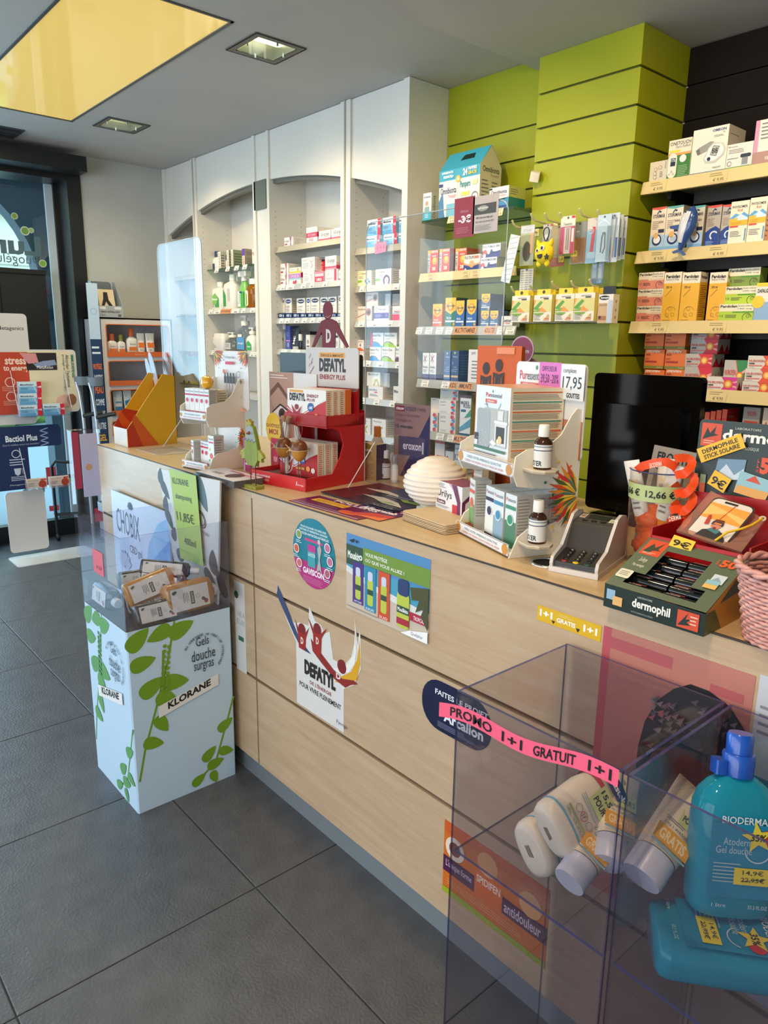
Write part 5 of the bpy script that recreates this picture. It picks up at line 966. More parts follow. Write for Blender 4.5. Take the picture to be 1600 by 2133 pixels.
for i, (a, b, c, d) in enumerate([(1066, 1103, 617, 671), (1112, 1149, 615, 670), (1157, 1195, 613, 669), (1196, 1238, 611, 669)]):
    y0 = 2.50; p0 = Y(a, (c+d)/2, y0); p1 = Y(b, (c+d)/2, y0); zt = Y(a, c, y0).z; zb = Y(a, d, y0).z; w = p1.x-p0.x; me = None
    for k in range(4):
        if me is None:
            m = MB(); m.box(-w/2, 0, 0, w/2, .026, zt-zb, C('#e6e0cf', .4)); a_sensi(box_faces(m, w, .026, zt-zb)); me = m.mesh('plaster_box')
            m = MB(); m.box(-w*.38, .003, zt-zb, w*.38, .0045, zt-zb+.022, C('#e3cc2e', .4)); F = Face(m, (-w*.38, .003, zt-zb), (w*.76, 0, 0), (0, 0, .022), (0, -1, 0)); F.ell(.5, .5, .1, '#3a3520'); tm2 = m.mesh('hang_tab')
        o = link('plaster_box', me, None, ((p0.x+p1.x)/2+.001*k, y0+.03*k, zb-.001*k)); link('hang_tab', tm2, o)
        tag(o, 'white and yellow-green plaster box, %s hook stack, %s' % (names[i], ['frontmost', 'second behind the front one', 'third behind the front one', 'rearmost'][k]), 'box', 'yellow-green plaster boxes on the lower hooks')
y0 = 2.488; p0 = Y(1246, 645, y0); p1 = Y(1276, 645, y0); zt = Y(1262, 613, y0).z; zb = Y(1262, 673, y0).z; w = p1.x-p0.x
o = carton('plaster_box', 'brown and white plaster box with a black tab on the last lower hook', w, .04, zt-zb, '#e6dcd0', lambda F: (F['f'].ell(.4, .88, .36, '#17181f', .08).text(.15, .83, .8, .92, 'hansaplast', '#fff', .02).rect(0, 0, .62, .7, '#c9a87e').text(.1, .6, .6, .66, 'FINGER STRIPS', '#444').rect(.05, .1, .6, .25, '#a86a42').ell(.15, .2, .1, '#4a2a1a').poly([(.65, .0), (.95, 0), (.95, .8), (.7, .8)], '#b4c6d8'), F['r'].rect(0, 0, 1, 1, '#eadfc8').ell(.5, .75, .15, '#b8a070').ell(.5, .45, .15, '#b8a070').ell(.5, .2, .15, '#b8a070')), ((p0.x+p1.x)/2, y0, zb))
m = MB(); m.box(-w*.42, .018, zt-zb, w*.42, .0195, zt-zb+.03, C('#1a1c22')); m.build('hang_tab', o)
# white wooden cube on the column
p = Y(1116, 368, YCF-.02); t = thing('wall_cube', 'small white cube fixed on the green column above the hooks', 'cube', (p.x, YCF-.024, p.z), (radians(20), radians(10), radians(35))); MB().bev(-.019, -.019, -.019, .019, .019, .019, C('#e0d9c4', .5), .002, 2).build('cube', t)
# ================================================================ ON THE COUNTER
def frame(name, label, cat, x, y, z, deg, group=None): return thing(name, label, cat, (x, y, z), radians(deg), group)
CARD = C('#e3dccb', .5); CARDW = C('#e6e4e0', .4)
def flower(F, cu, cv, R, n=13, a0=.6*pi, a1=1.4*pi):
    cs = ['#e8b82a', '#d8502e', '#3a6a3a', '#e88a2a', '#2f7a6a', '#c9302e', '#e8c84a', '#4a5a2a']
    for k in range(n*2):
        a = a0+(a1-a0)*(k+.5)/(n*2); L = R*(1 if k % 2 else .72); c_ = cos(a); s_ = sin(a)/F.asp; px, py = -sin(a)*R*.07, cos(a)*R*.07/F.asp
        F.poly([(cu+c_*L*.12, cv+s_*L*.12), (cu+c_*L*.6+px, cv+s_*L*.6+py), (cu+c_*L, cv+s_*L), (cu+c_*L*.6-px, cv+s_*L*.6-py)], cs[k % 8])
        if k % 3 == 0: F.ell(cu+c_*L*1.12, cv+s_*L*1.12, R*.04, cs[(k+3) % 8])
def oil_stand(label, x, y, deg, w, d, panel, right, fl=(.42, .5)):
    """two-tier cardboard stand with shaped cheeks, a back board and front strips"""
    t = frame('product_stand', label, 'display', x, y, CT+.0005, deg)
    chk = [(0, 0), (.02, .045), (.045, .062), (d*.55, .065), (d*.78, .075), (d*.9, .11), (d*.86, .145), (.05, .15), (.012, .155), (0, .18), (.004, .218), (.03, .232), (d*.5, .238), (d*.68, .26), (d*.82, .3), (d*.9, .315), (d, .31), (d, 0)]
    for k, xx in enumerate((0, w-.004)):
        m = MB(); m.prism([(a, b) for a, b in chk], xx, xx+.004, CARD, 'x')
        F = Face(m, (xx+.004 if k else xx, 0 if k else d, 0), (0, d if k else -d, 0), (0, 0, .31), (1 if k else -1, 0, 0)); 
        if k: flower(F, 1, fl[0], fl[1])
        m.build('cheek', t)
    for z0, z1 in ((.004, .03), (.175, .203)):
        m = MB(); m.box(.004, 0, z0+.004 if z0 < .1 else z0+.018, w-.004, d, z0+.008 if z0 < .1 else z0+.021, CARDW); m.build('tray', t)
        m = MB(); m.box(.004, -.001, z0, w-.004, .001, z1, CARDW); F = Face(m, (.004, -.001, z0), (w-.008, 0, 0), (0, 0, z1-z0), (0, -1, 0))
        F.rect(0, 0, 1, 1, '#e6e6e6').rect(0, .02, 1, .06, '#7a4a32').rect(0, .94, 1, .98, '#7a4a32').ell(.05, .5, .05, '#c98a3a').ell(.95, .5, .05, '#c98a3a').text(.18, .52, .82, .78, 'CRÉEZ VOTRE AMBIANCE OLFACTIVE', '#4a7a8a').text(.14, .2, .86, .42, 'CREËER UW EIGEN OLFACTORISCHE SFEER', '#b86a6a'); m.build('front_strip', t)
    m = MB(); x0, x1 = panel; m.prism(rrect(x0, .2, x1, .405, .012, 3), d-.004, d, CARDW, 'y'); F = Face(m, (x0, d-.004, .2), (x1-x0, 0, 0), (0, 0, .205), (0, -1, 0)); right(F); m.build('back_board', t)
    MB().box(.004, d-.008, 0, w-.004, d-.004, .2, CARDW).build('back_panel', t)
    return t
def pb(F, title='Puressentiel', band='#d8502e'): F.ell(.48, .93, .02, '#5a8a6a').text(.12, .8, .48, .89, 'Pur', '#c9304a', .01).text(.38, .8, .88, .89, 'essentiel', '#5a6a74', .01); return F
def right1(F):
    F.ell(.32, .94, .02, '#5a8a6a').text(.06, .8, .18, .9, 'Pur', '#c9304a', .01).text(.18, .8, .42, .9, 'essentiel', '#5a6a74', .01).rect(.08, .72, .36, .77, '#cf5a3e').text(.12, .73, .32, .76, 'DIFFUSION', '#fff').text(.05, .62, .32, .69, "L'Efficacité à l'état Pur", '#777').text(.05, .5, .55, .58, 'À chaque envie, une ambiance à diffuser', '#444', .01)
    F.rect(.6, .02, 1, .42, '#b87a5a').rect(.6, .02, 1, .2, '#a8623a').ell(.72, .3, .05, '#3a8a7a').rect(.66, .06, .72, .2, '#dfe6e0').poly([(.86, .1), (.9, .38), (.94, .1)], '#c9503a').rect(.78, .08, .82, .18, '#5a3a22')
T1 = oil_stand('cardboard stand with flower art holding a large boxed diffuser and small oil boxes', -1.177, 1.262, -19, .245, .165, (-.02, .25), right1)
m = MB().box(0, 0, 0, .085, .0008, .062, C('#c96ab4')); F = Face(m, (0, 0, 0), (.085, 0, 0), (0, 0, .062), (0, -1, 0)); F.text(.15, .68, .8, .86, 'DIFFUSEUR', '#3a1a4a').text(.1, .22, .9, .58, '39,50 -20%', '#3a1a4a'); tag(m.build('price_note', None, None), 'pink handwritten note reading diffuseur 39,50 on the stand back board', 'note')
o = bpy.data.objects['price_note']; MW = Matrix.Translation((-1.177, 1.262, CT)) @ Matrix.Rotation(radians(-19), 4, 'Z'); o.matrix_world = MW @ Matrix.Translation((.085, .155, .345))
m = MB().box(0, 0, 0, .083, .0008, .075, C('#dfe3e6')); F = Face(m, (0, 0, 0), (.083, 0, 0), (0, 0, .075), (0, -1, 0)); F.text(.1, .72, .65, .9, 'complexe', '#222').text(.1, .28, .9, .66, '17,95', '#222').text(.3, .06, .85, .2, 'GOUTTES', '#222', .02); o = m.build('price_note'); o.matrix_world = MW @ Matrix.Translation((.172, .153, .33)); tag(o, 'white handwritten note reading complexe 17,95 on the stand back board', 'note')
def loc1(lx, ly, lz, M=MW): return (M @ Vector((lx, ly, lz)))
def on(M, deg, name, label, w, d, h, col, art, lx, ly, lz, da=0, group=None, top=None, cat='box'):
    return carton(name, label, w, d, h, col, art, M @ Vector((lx, ly, lz)), radians(deg+da), group, cat, top)
def a_big(F):
    f = F['f']; f.ell(.5, .93, .02, '#5a8a6a').text(.3, .85, .46, .91, 'Pur', '#c9304a', .02).text(.45, .85, .76, .91, 'essentiel', '#5a6a74', .01).ring(.53, .865, .24, .012, '#7a9aa8', 14, 3.5, 5.9).rect(.3, .77, .62, .82, '#cf5a3e').text(.36, .78, .56, .81, 'Diffusion', '#fff').text(.28, .73, .38, .755, 'LUMINI', '#555').rect(.3, .18, .95, .7, '#b3b1ac').rr(.08, .14, .48, .68, '#a2a5a6', .06).rect(.62, .2, .95, .52, '#d9d7d2').rect(.66, .24, .9, .46, '#3a3228').rect(.6, .5, .97, .54, '#e6e4de').rect(.7, .55, .85, .68, '#dcdad4').ell(.78, .28, .06, '#e8c88a').ell(.72, .26, .03, '#f2e2b8').poly([(.5, .22), (.62, .18), (.7, .22), (.58, .27)], '#e9e6de').rect(.02, .1, .95, .14, '#3f6a4e').rect(.04, .16, .14, .32, '#2a2a33').rect(.04, .16, .14, .22, '#d9d9d9').lines(.05, .03, .9, .08, 1)
    for k in range(26): f.ell(.12+.32*random.random(), .17+.3*random.random()**1.5, .006, '#e9ecec', n=6)
    g = F['r']; g.rect(0, 0, 1, 1, '#e0d2b4')
    for k in range(7): g.rect(.04, .93-.13*k, .96, .95-.13*k, '#c9683e' if k % 2 == 0 else '#4a8a7a'); g.lines(.04, .84-.13*k, .96, .92-.13*k, 5, '#6a6558', .35, .1)
on(MW, -19, 'diffuser_box', 'large grey and white boxed lamp diffuser on the upper tray of the stand', .148, .135, .158, '#dfe1e4', a_big, .11, .022, .1965, 0, top='#d8a284')
def a_oil(c, pic, c2): return lambda F: (F['f'].rect(0, 0, 1, .5, pic).text(.08, .86, .4, .93, 'Pur', '#c9304a').text(.36, .86, .92, .93, 'essentiel', '#5a6a74').rect(.05, .72, .95, .79, c).ell(.5, .52, .3, c2).ell(.5, .53, .24, c).rect(.05, .03, .95, .09, c), F['r'].rect(0, 0, 1, 1, '#b9b4aa').lines(.1, .25, .9, .95, 12, '#8a867c'))
for k, (lx, ly, c, pic, c2, s) in enumerate([(-.0, .03, '#e0604e', '#7aa06a', '#e8a08a', 'red-banded oil box at the left of the lower tray'), (.094, .024, '#2a2a4a', '#e9e6dc', '#e3e0ee', 'oil box with a dark moon circle on the lower tray'), (.139, .020, '#3a8ab0', '#8fa8b8', '#c9dce6', 'oil box with a blue circle on the lower tray'), (.186, .022, '#3a8a6a', '#4a7a5a', '#b8d6c6', 'oil box with a green circle on the lower tray')]):
    on(MW, -19, 'oil_box', s, .042, .04, .118, '#dfe3e2', a_oil(c, pic, c2), lx+.022, ly, .0135, [-12, -3, 0, 2][k])
    for j in (1, 2):
        if k: on(MW, -19, 'oil_box', s.split(' on the')[0]+', '+['', 'second', 'third'][j]+' behind the front one', .042, .04, .118, '#dfe3e2', a_oil(c, pic, c2), lx+.022, ly+.0425*j, .0135)
def tester(label, P, h=.091, r=.0185, cap='#e9e7de'):
    t = thing('tester_bottle', label, 'bottle', P); m = MB(); m.lathe([(r*.96, 0), (r, .003), (r, h*.6), (r*.8, h*.67), (r*.55, h*.7), (r*.5, h*.74)], C('#3a2010', .08), 20); m.build('glass', t)
    m = MB(); a0 = [(r*1.01, h*.05), (r*1.01, h*.56)]; m.lathe(a0, C('#e3e1da', .4), 24, cap=False)
    for zz, c, hh in ((.5, '#8a9aa4', .03), (.42, '#2a2a4a', .02)):
        m.lathe([(r*1.016, h*zz), (r*1.016, h*(zz+hh))], C(c), 24, cap=False)
    vs, fs, asp = glyphs('TESTER', .03); H = h*.12; am = 2.0
    m.faces([(r*1.02*sin(-am/2+u*am-.4), -r*1.02*cos(-am/2+u*am-.4), h*.08+v*H) for u, v in vs], fs, C('#17171a')); m.build('label', t)
    m = MB(); m.lathe([(r*.62, h*.73), (r*.64, h*.76), (r*.6, h*.98), (r*.5, h)], C(cap, .35), 24); m.build('cap', t)
def plate(P, deg, label):
    t = thing('tester_ledge', label, 'ledge', P, radians(deg)); MB().prism([(-.0, -.03), (.04, -.032), (.058, -.015), (.06, .01), (.045, .028), (0, .03)], 0, .004, C('#b9a484', .6)).build('ledge', t); MB().prism([(-.0, -.03), (.04, -.032), (.058, -.015), (.06, .01), (.045, .028), (0, .03)], .004, .006, C('#d9d0bc', .6)).build('paper_face', t)
plate(loc1(.245, .05, .033), -19, 'lower cardboard ledge holding the lower tester bottle'); tester('brown glass tester bottle with white cap on the lower side ledge', loc1(.27, .05, .0392))
plate(loc1(.245, .052, .19), -19, 'upper cardboard ledge holding the upper tester bottle'); tester('brown glass tester bottle with white cap on the upper side ledge', loc1(.27, .052, .1962))
# left stand
def right2(F):
    flower(F, 0, 1, .3, 7, 1.5*pi, 2*pi); flower(F, 1, 1, .3, 7, pi, 1.5*pi)
    F.text(.34, .88, .66, .93, 'Puressentiel', '#666').rect(.38, .78, .62, .83, '#c9405a')
    for k in range(4): F.rect(.33+.09*k, .38, .4+.09*k, .58, '#3a2a22'); F.rect(.33+.09*k, .36, .4+.09*k, .46, '#d9c9c0'); F.rect(.345+.09*k, .58, .385+.09*k, .64, '#222')
    F.ell(.35, .66, .04, '#d8702e').ring(.78, .62, .06, .01, '#555').ell(.83, .5, .04, '#444').text(.4, .22, .86, .27, 'PLUS DE 70 VARIÉTÉS', '#444').text(.4, .15, .8, .2, 'HUILES ESSENTIELLES', '#444').poly([(.35, 0), (1, 0), (.7, .14), (.5, .12)], '#e8a08a').ell(.03, .0, .01, '#222')
M2 = Matrix.Translation((-2.41, 1.15, CT)) @ Matrix.Rotation(radians(8), 4, 'Z')
T2 = oil_stand('cardboard stand with small oil boxes and an egg, on the left of the counter', -2.41, 1.15, 8, .155, .165, (-.005, .185), right2, (.34, .26))
a_o2 = a_oil('#c9304a', '#e3e1dc', '#e8b8b8')
for k in range(5): on(M2, 8, 'oil_box', 'small red-banded oil box in the upper row, '+['first', 'second', 'third', 'fourth', 'fifth'][k]+' from left', .027, .035, .083, '#dfe3e2', a_o2, .022+.028*k, .02, .1965)
for k in range(3): on(M2, 8, 'oil_box', 'beige back of an oil box in the rear upper row, '+['left', 'middle', 'right'][k], .034, .04, .08, '#d9c9a4', lambda F: F['r'].lines(.1, .1, .9, .9, 8), .04+.04*k, .065+.0, .1965)
for k, (lx, ly, da) in enumerate([(.024, .03, -18), (.064, .045, -4), (.092, .04, 0)]): on(M2, 8, 'oil_box', 'small red-banded oil box on the lower tray, '+['left, turned aside', 'middle', 'right'][k], .028, .035, .083, '#dfe3e2', a_o2, lx, ly, .0135, da)
on(M2, 8, 'oil_box', 'taller oil box with yellow blossoms on the lower tray', .036, .04, .108, '#e3e6e2', lambda F: (F['f'].text(.1, .86, .9, .94, 'Puressentiel', '#5a6a74').rect(.1, .76, .9, .81, '#c9405a').ell(.5, .35, .28, '#d8605a').ell(.75, .18, .14, '#e8c84a').ell(.25, .55, .12, '#e8c84a').ell(.2, .2, .1, '#7aa05a'), F['r'].rect(0, 0, 1, 1, '#b4b0a6').lines(.1, .1, .9, .9, 10)), .128, .035, .0135, -4)
t = thing('yellow_egg', 'glossy yellow-orange egg lying on the upper oil boxes', 'egg', M2 @ Vector((.1, .05, .2795+.023)), (radians(90), 0, radians(70))); MB().lathe([(.023*sin(pi*j/12)*(1+.12*cos(pi*j/12)), -.03*cos(pi*j/12)) for j in range(13)], C('#e8a81a', .15, 0, 0, .6), 24).build('shell', t)
# flat tester carton under the left stand
t = frame('tester_tray', 'low grey and white cardboard tray with a round red hole at the counter edge', 'tray', -2.06, 1.10, CT+.0005, 1.5); m = MB()
m.box(-.135, .0, 0, .1, .105, .021, C('#5a5856', .5)); m.box(-.135, 0, .021, .1, .105, .0225, C('#dcd6d4', .4)); F = Face(m, (-.135, 0, .0225), (.235, 0, 0), (0, .105, 0), (0, 0, 1)); F.ell(.66, .5, .14, '#6a1018').ell(.66, .45, .12, '#40080e').rect(.72, .75, 1, .82, '#d8507a').rect(.3, .8, .62, .87, '#d8507a').text(.72, .6, .95, .68, 'TESTER', '#b8405a').lines(.2, .25, .45, .45, 2)
F = Face(m, (-.135, 0, 0), (.235, 0, 0), (0, 0, .021), (0, -1, 0)); F.text(.45, .3, .78, .7, 'PORES ET FERMETÉ', '#d9d9d9', .02); m.build('carton', t)
# skin care boxes
def a_v(F): F['f'].rect(0, 0, 1, 1, '#b83a7a').rect(0, .7, .5, 1, '#a33a8a').text(.2, .82, .75, .9, 'VICHY', '#fff', .01).path([(.35, .72), (.45, .58), (.5, .72)], .05, '#f2e6ee').text(.3, .35, .8, .4, 'LIFTACTIV', '#e9c9d8').rect(.3, .2, .5, .26, '#f2e6ee').poly([(.05, 0), (.2, .4), (.28, 0)], '#d9c0e0'); F['r'].rect(0, 0, 1, 1, '#8a8480').lines(.2, .1, .8, .9, 6, '#d0ccc8')
p = Z(500, 984, CT); carton('face_cream_box', 'magenta face cream box left of the wooden chicken', .062, .03, .116, '#b83a7a', a_v, (p.x, p.y+.03, CT), radians(-6))
p = Z(548, 985, CT); carton('face_cream_box', 'magenta face cream box behind the wooden chicken legs', .05, .09, .116, '#a8345a', lambda F: (F['f'].rect(0, 0, 1, 1, '#b83a5a').text(.3, .3, .8, .45, 'VICHY', '#fff'), F['r'].rect(0, 0, 1, 1, '#6a5a52').lines(.05, .05, .95, .95, 14, '#8a7a70')), (p.x, p.y+.05, CT), radians(-3))
# eye poster card with round sticker
t = frame('poster_card', 'standing card with a close-up of an eye beside the red display', 'card', -2.25, 1.42, CT+.0005, 4); m = MB(); m.box(0, 0, 0, .26, .003, .338, C('#d9d6d2')); F = Face(m, (0, 0, 0), (.26, 0, 0), (0, 0, .338), (0, -1, 0))
F.rect(0, 0, .53, 1, '#b08a78').poly([(0, .0), (.4, .0), (.2, .5), (0, .75)], '#a87a68').poly([(.53, .0), (.53, .5), (.3, .45), (.2, .2), (.35, 0)], '#c09a86').poly([(.02, .8), (.2, .9), (.48, .72), (.46, .68), (.2, .85), (.02, .74)], '#6a4636').poly([(.08, .58), (.25, .66), (.42, .6), (.48, .5), (.3, .5), (.16, .54)], '#dcd0c8').ell(.28, .575, .075, '#3a241a').ell(.28, .575, .035, '#0e0806').path([(.06, .58), (.24, .67), (.4, .62), (.5, .48)], .02, '#2a1a14').lines(.03, .93, .45, .98, 2, '#e6d8d0')
F.text(.62, .74, .95, .82, 'VICHY', '#3a3a3a').rect(.6, .63, .7, .66, '#333').lines(.72, .63, .9, .66, 1, '#555').ring(.78, .45, .17, .008, '#555').lines(.68, .36, .9, .54, 6, '#777').rect(.54, .16, .75, .2, '#333').text(.54, .06, .9, .13, 'LIFTACTIV', '#4a4a4a', .02); m.build('card', t)
o = link('taste_me_sticker', None, None, (-2.155, 1.372, CT+.15), radians(4)); m = MB(); F = Face(m, (-.06, 0, -.06), (.12, 0, 0), (0, 0, .12), (0, -1, 0)); m.prism(ellpts(0, 0, .043, .053, 28), 0, .002, C('#d8b23a'), 'y'); F.text(.17, .52, .8, .64, 'GOÛTEZ', '#9a4a1a', .03).text(.3, .32, .72, .48, 'MOI', '#9a3a1a', .03); m.build('disc', o); MB().box(-.002, .002, -.149, .002, .004, 0, C('#c9b27a')).build('stem', o); tag(o, 'round yellow sign reading goutez moi before the eye card', 'sign')
# monitor behind
t = frame('computer_monitor', 'black computer monitor seen from behind the left displays', 'monitor', -2.36, 1.62, CT+.0005, 2); BK = C('#14181b', .35)
MB().bev(-.12, 0, .12, .34, .03, .40, BK, .008, 2, 'y').build('screen_back', t); MB().bev(-.05, -.03, .16, .26, 0, .33, C('#1b2023', .4), .01, 2, 'y').build('rear_cover', t)
for k in range(5): MB().box(-.03, -.032, .18+.028*k, .24, -.030, .188+.028*k, C('#0c0f11', .5)).build('vent_slot', t)
MB().bev(.08, .0, .0, .14, .03, .2, BK, .006, 2).build('stand', t); MB().bev(-.02, -.06, 0, .24, .1, .012, BK, .02, 3).build('foot', t)
# red counter display
RED = C('#c41f22', .3, 0, 0, .2); RED2 = C('#a3161b', .35); R8 = 9
t = frame('energy_display', 'red cardboard counter display with a red cut-out figure on top', 'display', -2.04, 1.205, CT+.0005, R8); W, D = .262, .275
m = MB(); m.box(0, 0, 0, W, .004, .04, RED); m.box(0, D-.004, 0, W, D, .05, RED); m.box(0, 0, 0, .004, D, .04, RED); m.box(W-.004, 0, 0, W, D, .04, RED); m.box(.004, .004, .0, W-.004, D-.004, .026, C('#5a0f12', .5))
F = Face(m, (0, 0, 0), (W, 0, 0), (0, 0, .04), (0, -1, 0)); F.text(.06, .55, .38, .75, 'REBOOSTEZ VOTRE ÉNERGIE', '#f2dcd8', .02).text(.06, .25, .36, .45, 'HERSTEL VAN UW ENERGIE', '#e8b8b0').text(.86, .35, .96, .5, 'Perrigo', '#fff').path([(.84, .35), (.85, .7)], .008, '#fff'); m.build('tray', t)
m = MB(); 
for k in range(3): m.prism(ellpts(.045+.075*k, .045, .024, .012, 16), .0262, .0275, C('#1e0a0a', .7))
m.build('holder_slots', t)
side = [(.115, .04), (D-.01, .04), (D-.01, .22), (.1, .22), (.1, .19), (.15, .17), (.165, .13), (.15, .09)]
for xx in (.07, W-.004): m = MB().prism(side, xx, xx+.004, RED, 'x'); m.build('side_panel', t)
m = MB(); m.box(.074, D-.012, .04, W-.004, D-.008, .23, RED2); m.build('rear_panel', t)
U0 = .07; m = MB(); m.box(U0, .09, .186, W, .094, .222, RED2); m.box(U0, .09, .184, W, D-.005, .19, RED); m.box(W-.004, .09, .186, W, D-.005, .222, RED); m.box(U0, .09, .186, U0+.004, D-.005, .222, RED); m.build('upper_tray', t)
m = MB(); m.prism(rrect(.03, .29, W+.005, .425, .012, 3), .228, .232, C('#c3bfba', .4), 'y'); m.box(.03, .228, .2, W+.005, .232, .3, RED2); F = Face(m, (.03, .228, .2), (W-.025, 0, 0), (0, 0, .225), (0, -1, 0))
F.rect(.27, .86, .75, .93, '#d89a3e').text(.3, .87, .72, .92, 'ÉNERGIE & IMMUNITÉ', '#6a3a12', .02).text(.27, .66, .77, .85, 'DEFATYL', '#1e1c1e', .05).text(.28, .55, .76, .62, 'ENERGY PLUS', '#8a2a2e', .02)
for k in range(10): a = random.random()*6; F.path([(.08+.02*(k % 4), .6+.03*k), (.1+.02*(k % 4)+.02*cos(a), .62+.03*k+.02)], .006, '#333')
m.build('header_card', t)
fig = [(-.078, 0), (-.066, 0), (-.03, .05), (-.028, 0), (.028, 0), (.03, .052), (.078, 0), (.088, .004), (.035, .082), (.012, .09), (-.012, .09), (-.035, .082)]
m = MB(); MR = C('#6a1020', .6); m.prism(fig, 0, .003, MR, 'y'); m.prism(ellpts(-.004, .116, .021, .029, 20), 0, .003, MR, 'y'); F = Face(m, (-.02, 0, .01), (.04, 0, 0), (0, 0, .05), (0, -1, 0)); F.text(.22, .1, .78, .95, 'D', '#c9c3c0', .05); F.path([(.2, 1.75), (.45, 1.68), (.75, 1.8)], .02, '#d9c9c8'); m.build('cutout_figure', t, (.135, .229, .425))
MR8 = Matrix.Translation((-2.04, 1.205, CT)) @ Matrix.Rotation(radians(R8), 4, 'Z')
def a_def(F):
    f = F['f']; f.poly([(0, 0), (1, 0), (1, .72), (.6, .45), (.4, .3), (.1, .38), (0, .5)], '#b81a20').rect(.06, .9, .42, .97, '#d89a3e').text(.06, .66, .48, .88, 'DEFATYL', '#1e1c1e', .05).text(.52, .78, .82, .87, 'ENERGY', '#8a2a2e', .02).text(.52, .67, .72, .75, 'PLUS', '#8a2a2e', .02).path([(0, .44), (.12, .34), (.4, .26), (.65, .45), (.95, .75)], .015, '#e6e6e6')
    f.poly([(.1, .55), (.25, .3), (.4, .55), (.34, .15), (.25, .02), (.16, .15)], '#d8d0d0').poly([(.12, .52), (.25, .32), (.38, .52), (.32, .16), (.25, .06), (.18, .16)], '#a3161b').ell(.25, .48, .05, '#8a1218').text(.22, .14, .28, .28, 'D', '#fff', .05).ell(.62, .5, .08, '#2a5f9e').text(.57, .45, .67, .53, '-2€', '#fff', .03).rect(.45, .2, .68, .27, '#d89a3e').ell(.77, .25, .05, '#e8a04a').ell(.9, .22, .05, '#e6dcd6').lines(.47, .05, .62, .16, 3, '#e8b0a8')
    F['r'].rect(0, 0, 1, 1, '#e6d8bc').lines(.15, .05, .85, .95, 16, '#c96a5a', .4)
for k in range(4):
    on(MR8, R8, 'energy_box', 'red and white energy capsule box on the upper tray, '+['front', 'second', 'third', 'rear'][k], .172, .026, .108, ['#e6e2dc', '#e6e2dc', '#e6e2dc', '#e0702e'][k], a_def if k == 0 else (lambda F: F['r'].rect(0, 0, 1, 1, '#e6d8bc').lines(.2, .05, .8, .95, 16, '#c96a5a', .4)) if k < 3 else None, .165+.002*k, .098+.027*k, .1905, 0)
for k in range(3): on(MR8, R8, 'energy_box', 'red and white energy capsule box in the lower tray, '+['front', 'middle', 'rear'][k], .172, .026, .108, '#e6e2dc', a_def if k == 0 else (lambda F: F['r'].rect(0, 0, 1, 1, '#e6d8bc').lines(.2, .05, .8, .95, 16, '#c96a5a', .4)), .15+.002*k, .075+.03*k, .0272, 0)
# wooden chicken
t = frame('wooden_chicken', 'flat painted green wooden chicken on two wire legs, at the counter edge', 'figurine', -1.935, 1.156, CT+.0005, 4); GW = mat('green_stained_wood', noise_mix('#6f7a22', '#8f9a34', (1, 1, .15), 40, .6)); 
MB().box(-.034, -.016, 0, .034, .016, .009, C('#8a8a2e', .6)).build('base', t)
for s in (-1, 1): MB().tube([(s*.013, 0, .008), (s*.012, 0, .075)], .0018, C('#4a3020', .5), 6).build('leg', t)
bd = [(-.022, .07), (.018, .07), (.033, .09), (.034, .125), (.022, .165), (.012, .19), (-.004, .196), (-.02, .19), (-.028, .165), (-.036, .125), (-.035, .09)]
m = MB().prism(bd, -.006, .006, GW, 'y', cap=GW); F = Face(m, (-.036, -.006, .07), (.07, 0, 0), (0, 0, .126), (0, -1, 0)); F.poly([(.1, .62), (.9, .58), (.72, .9), (.45, .99), (.2, .9)], '#8f9088').path([(.08, .6), (.18, .66), (.28, .58), (.4, .66), (.5, .58), (.62, .65), (.74, .57), (.9, .62)], .03, '#2f3312'); m.build('body', t)
MB().prism([(-.024, .188), (-.026, .208), (-.016, .2), (-.01, .212), (-.002, .2), (.004, .206), (.002, .19)], -.005, .005, C('#a8983a', .6), 'y').build('comb', t)
MB().lathe([(.006, 0), (.0045, .006), (.0006, .014)], C('#8a4a2e', .5), 8).build('beak', t, (-.006, -.005, .17), (radians(95), 0, 0))
for s in (-1, 1):
    m = MB().prism([(s*.03, .125), (s*.055, .11), (s*.062, .1), (s*.05, .095), (s*.052, .085), (s*.034, .09)][::s], -.005, .005, C('#9a9a2e', .6), 'y')
    for k in range(6): m.sphere((s*(.036+.004*k), -.006, .118-.004*k+(k % 2)*.004), .0012, .0008, .0012, C('#ecdca0'), 6, 4)
    m.build('wing', t)
# two wooden egg figures on rods
def egghead(x, y, label):
    t = frame('wooden_egg', label, 'figurine', x, y, CT+.03, 0)
    for s in (-1, 1): MB().tube([(s*.007, 0, 0), (s*.006, 0, .062)], .0014, C('#6a4226', .5), 6).build('leg', t)
    m = MB(); P = [(.0255*sin(pi*j/16)*(1-.14*-cos(pi*j/16)*-1), .088-.033*cos(pi*j/16)) for j in range(17)]; m.lathe(P[:9], C('#c0873a', .35), 24); m.lathe(P[8:], C('#6e3c1a', .35), 24); m.build('egg', t)
    MB().tube([(-.0262*cos(a), -.0262*sin(a), .09) for a in [2*pi*k/20 for k in range(20)]], .0012, C('#cdb98a', .8), 6, True).build('twine', t)
    m = MB(); 
    for a, b in (((-.02, -.018, .09), (-.042, -.022, .104)), ((-.02, -.018, .09), (-.036, -.024, .08)), ((-.02, -.018, .09), (-.012, -.03, .1))): m.tube([a, ((a[0]+b[0])/2, a[1]-.004, (a[2]+b[2])/2+.003), b], .0012, C('#cdb98a', .8), 5)
    m.sphere((-.02, -.02, .089), .0045, .004, .0045, C('#cdb98a', .8), 8, 6); m.build('bow', t)
    for s in (-1, 1): MB().tube([(s*.004, 0, .118), (s*.016, 0, .148), (s*.018, 0, .172), (s*.008, 0, .178), (s*.002, 0, .15), (s*.003, 0, .12)], .0009, C('#6a4a32', .5), 5).build('wire_ear', t)
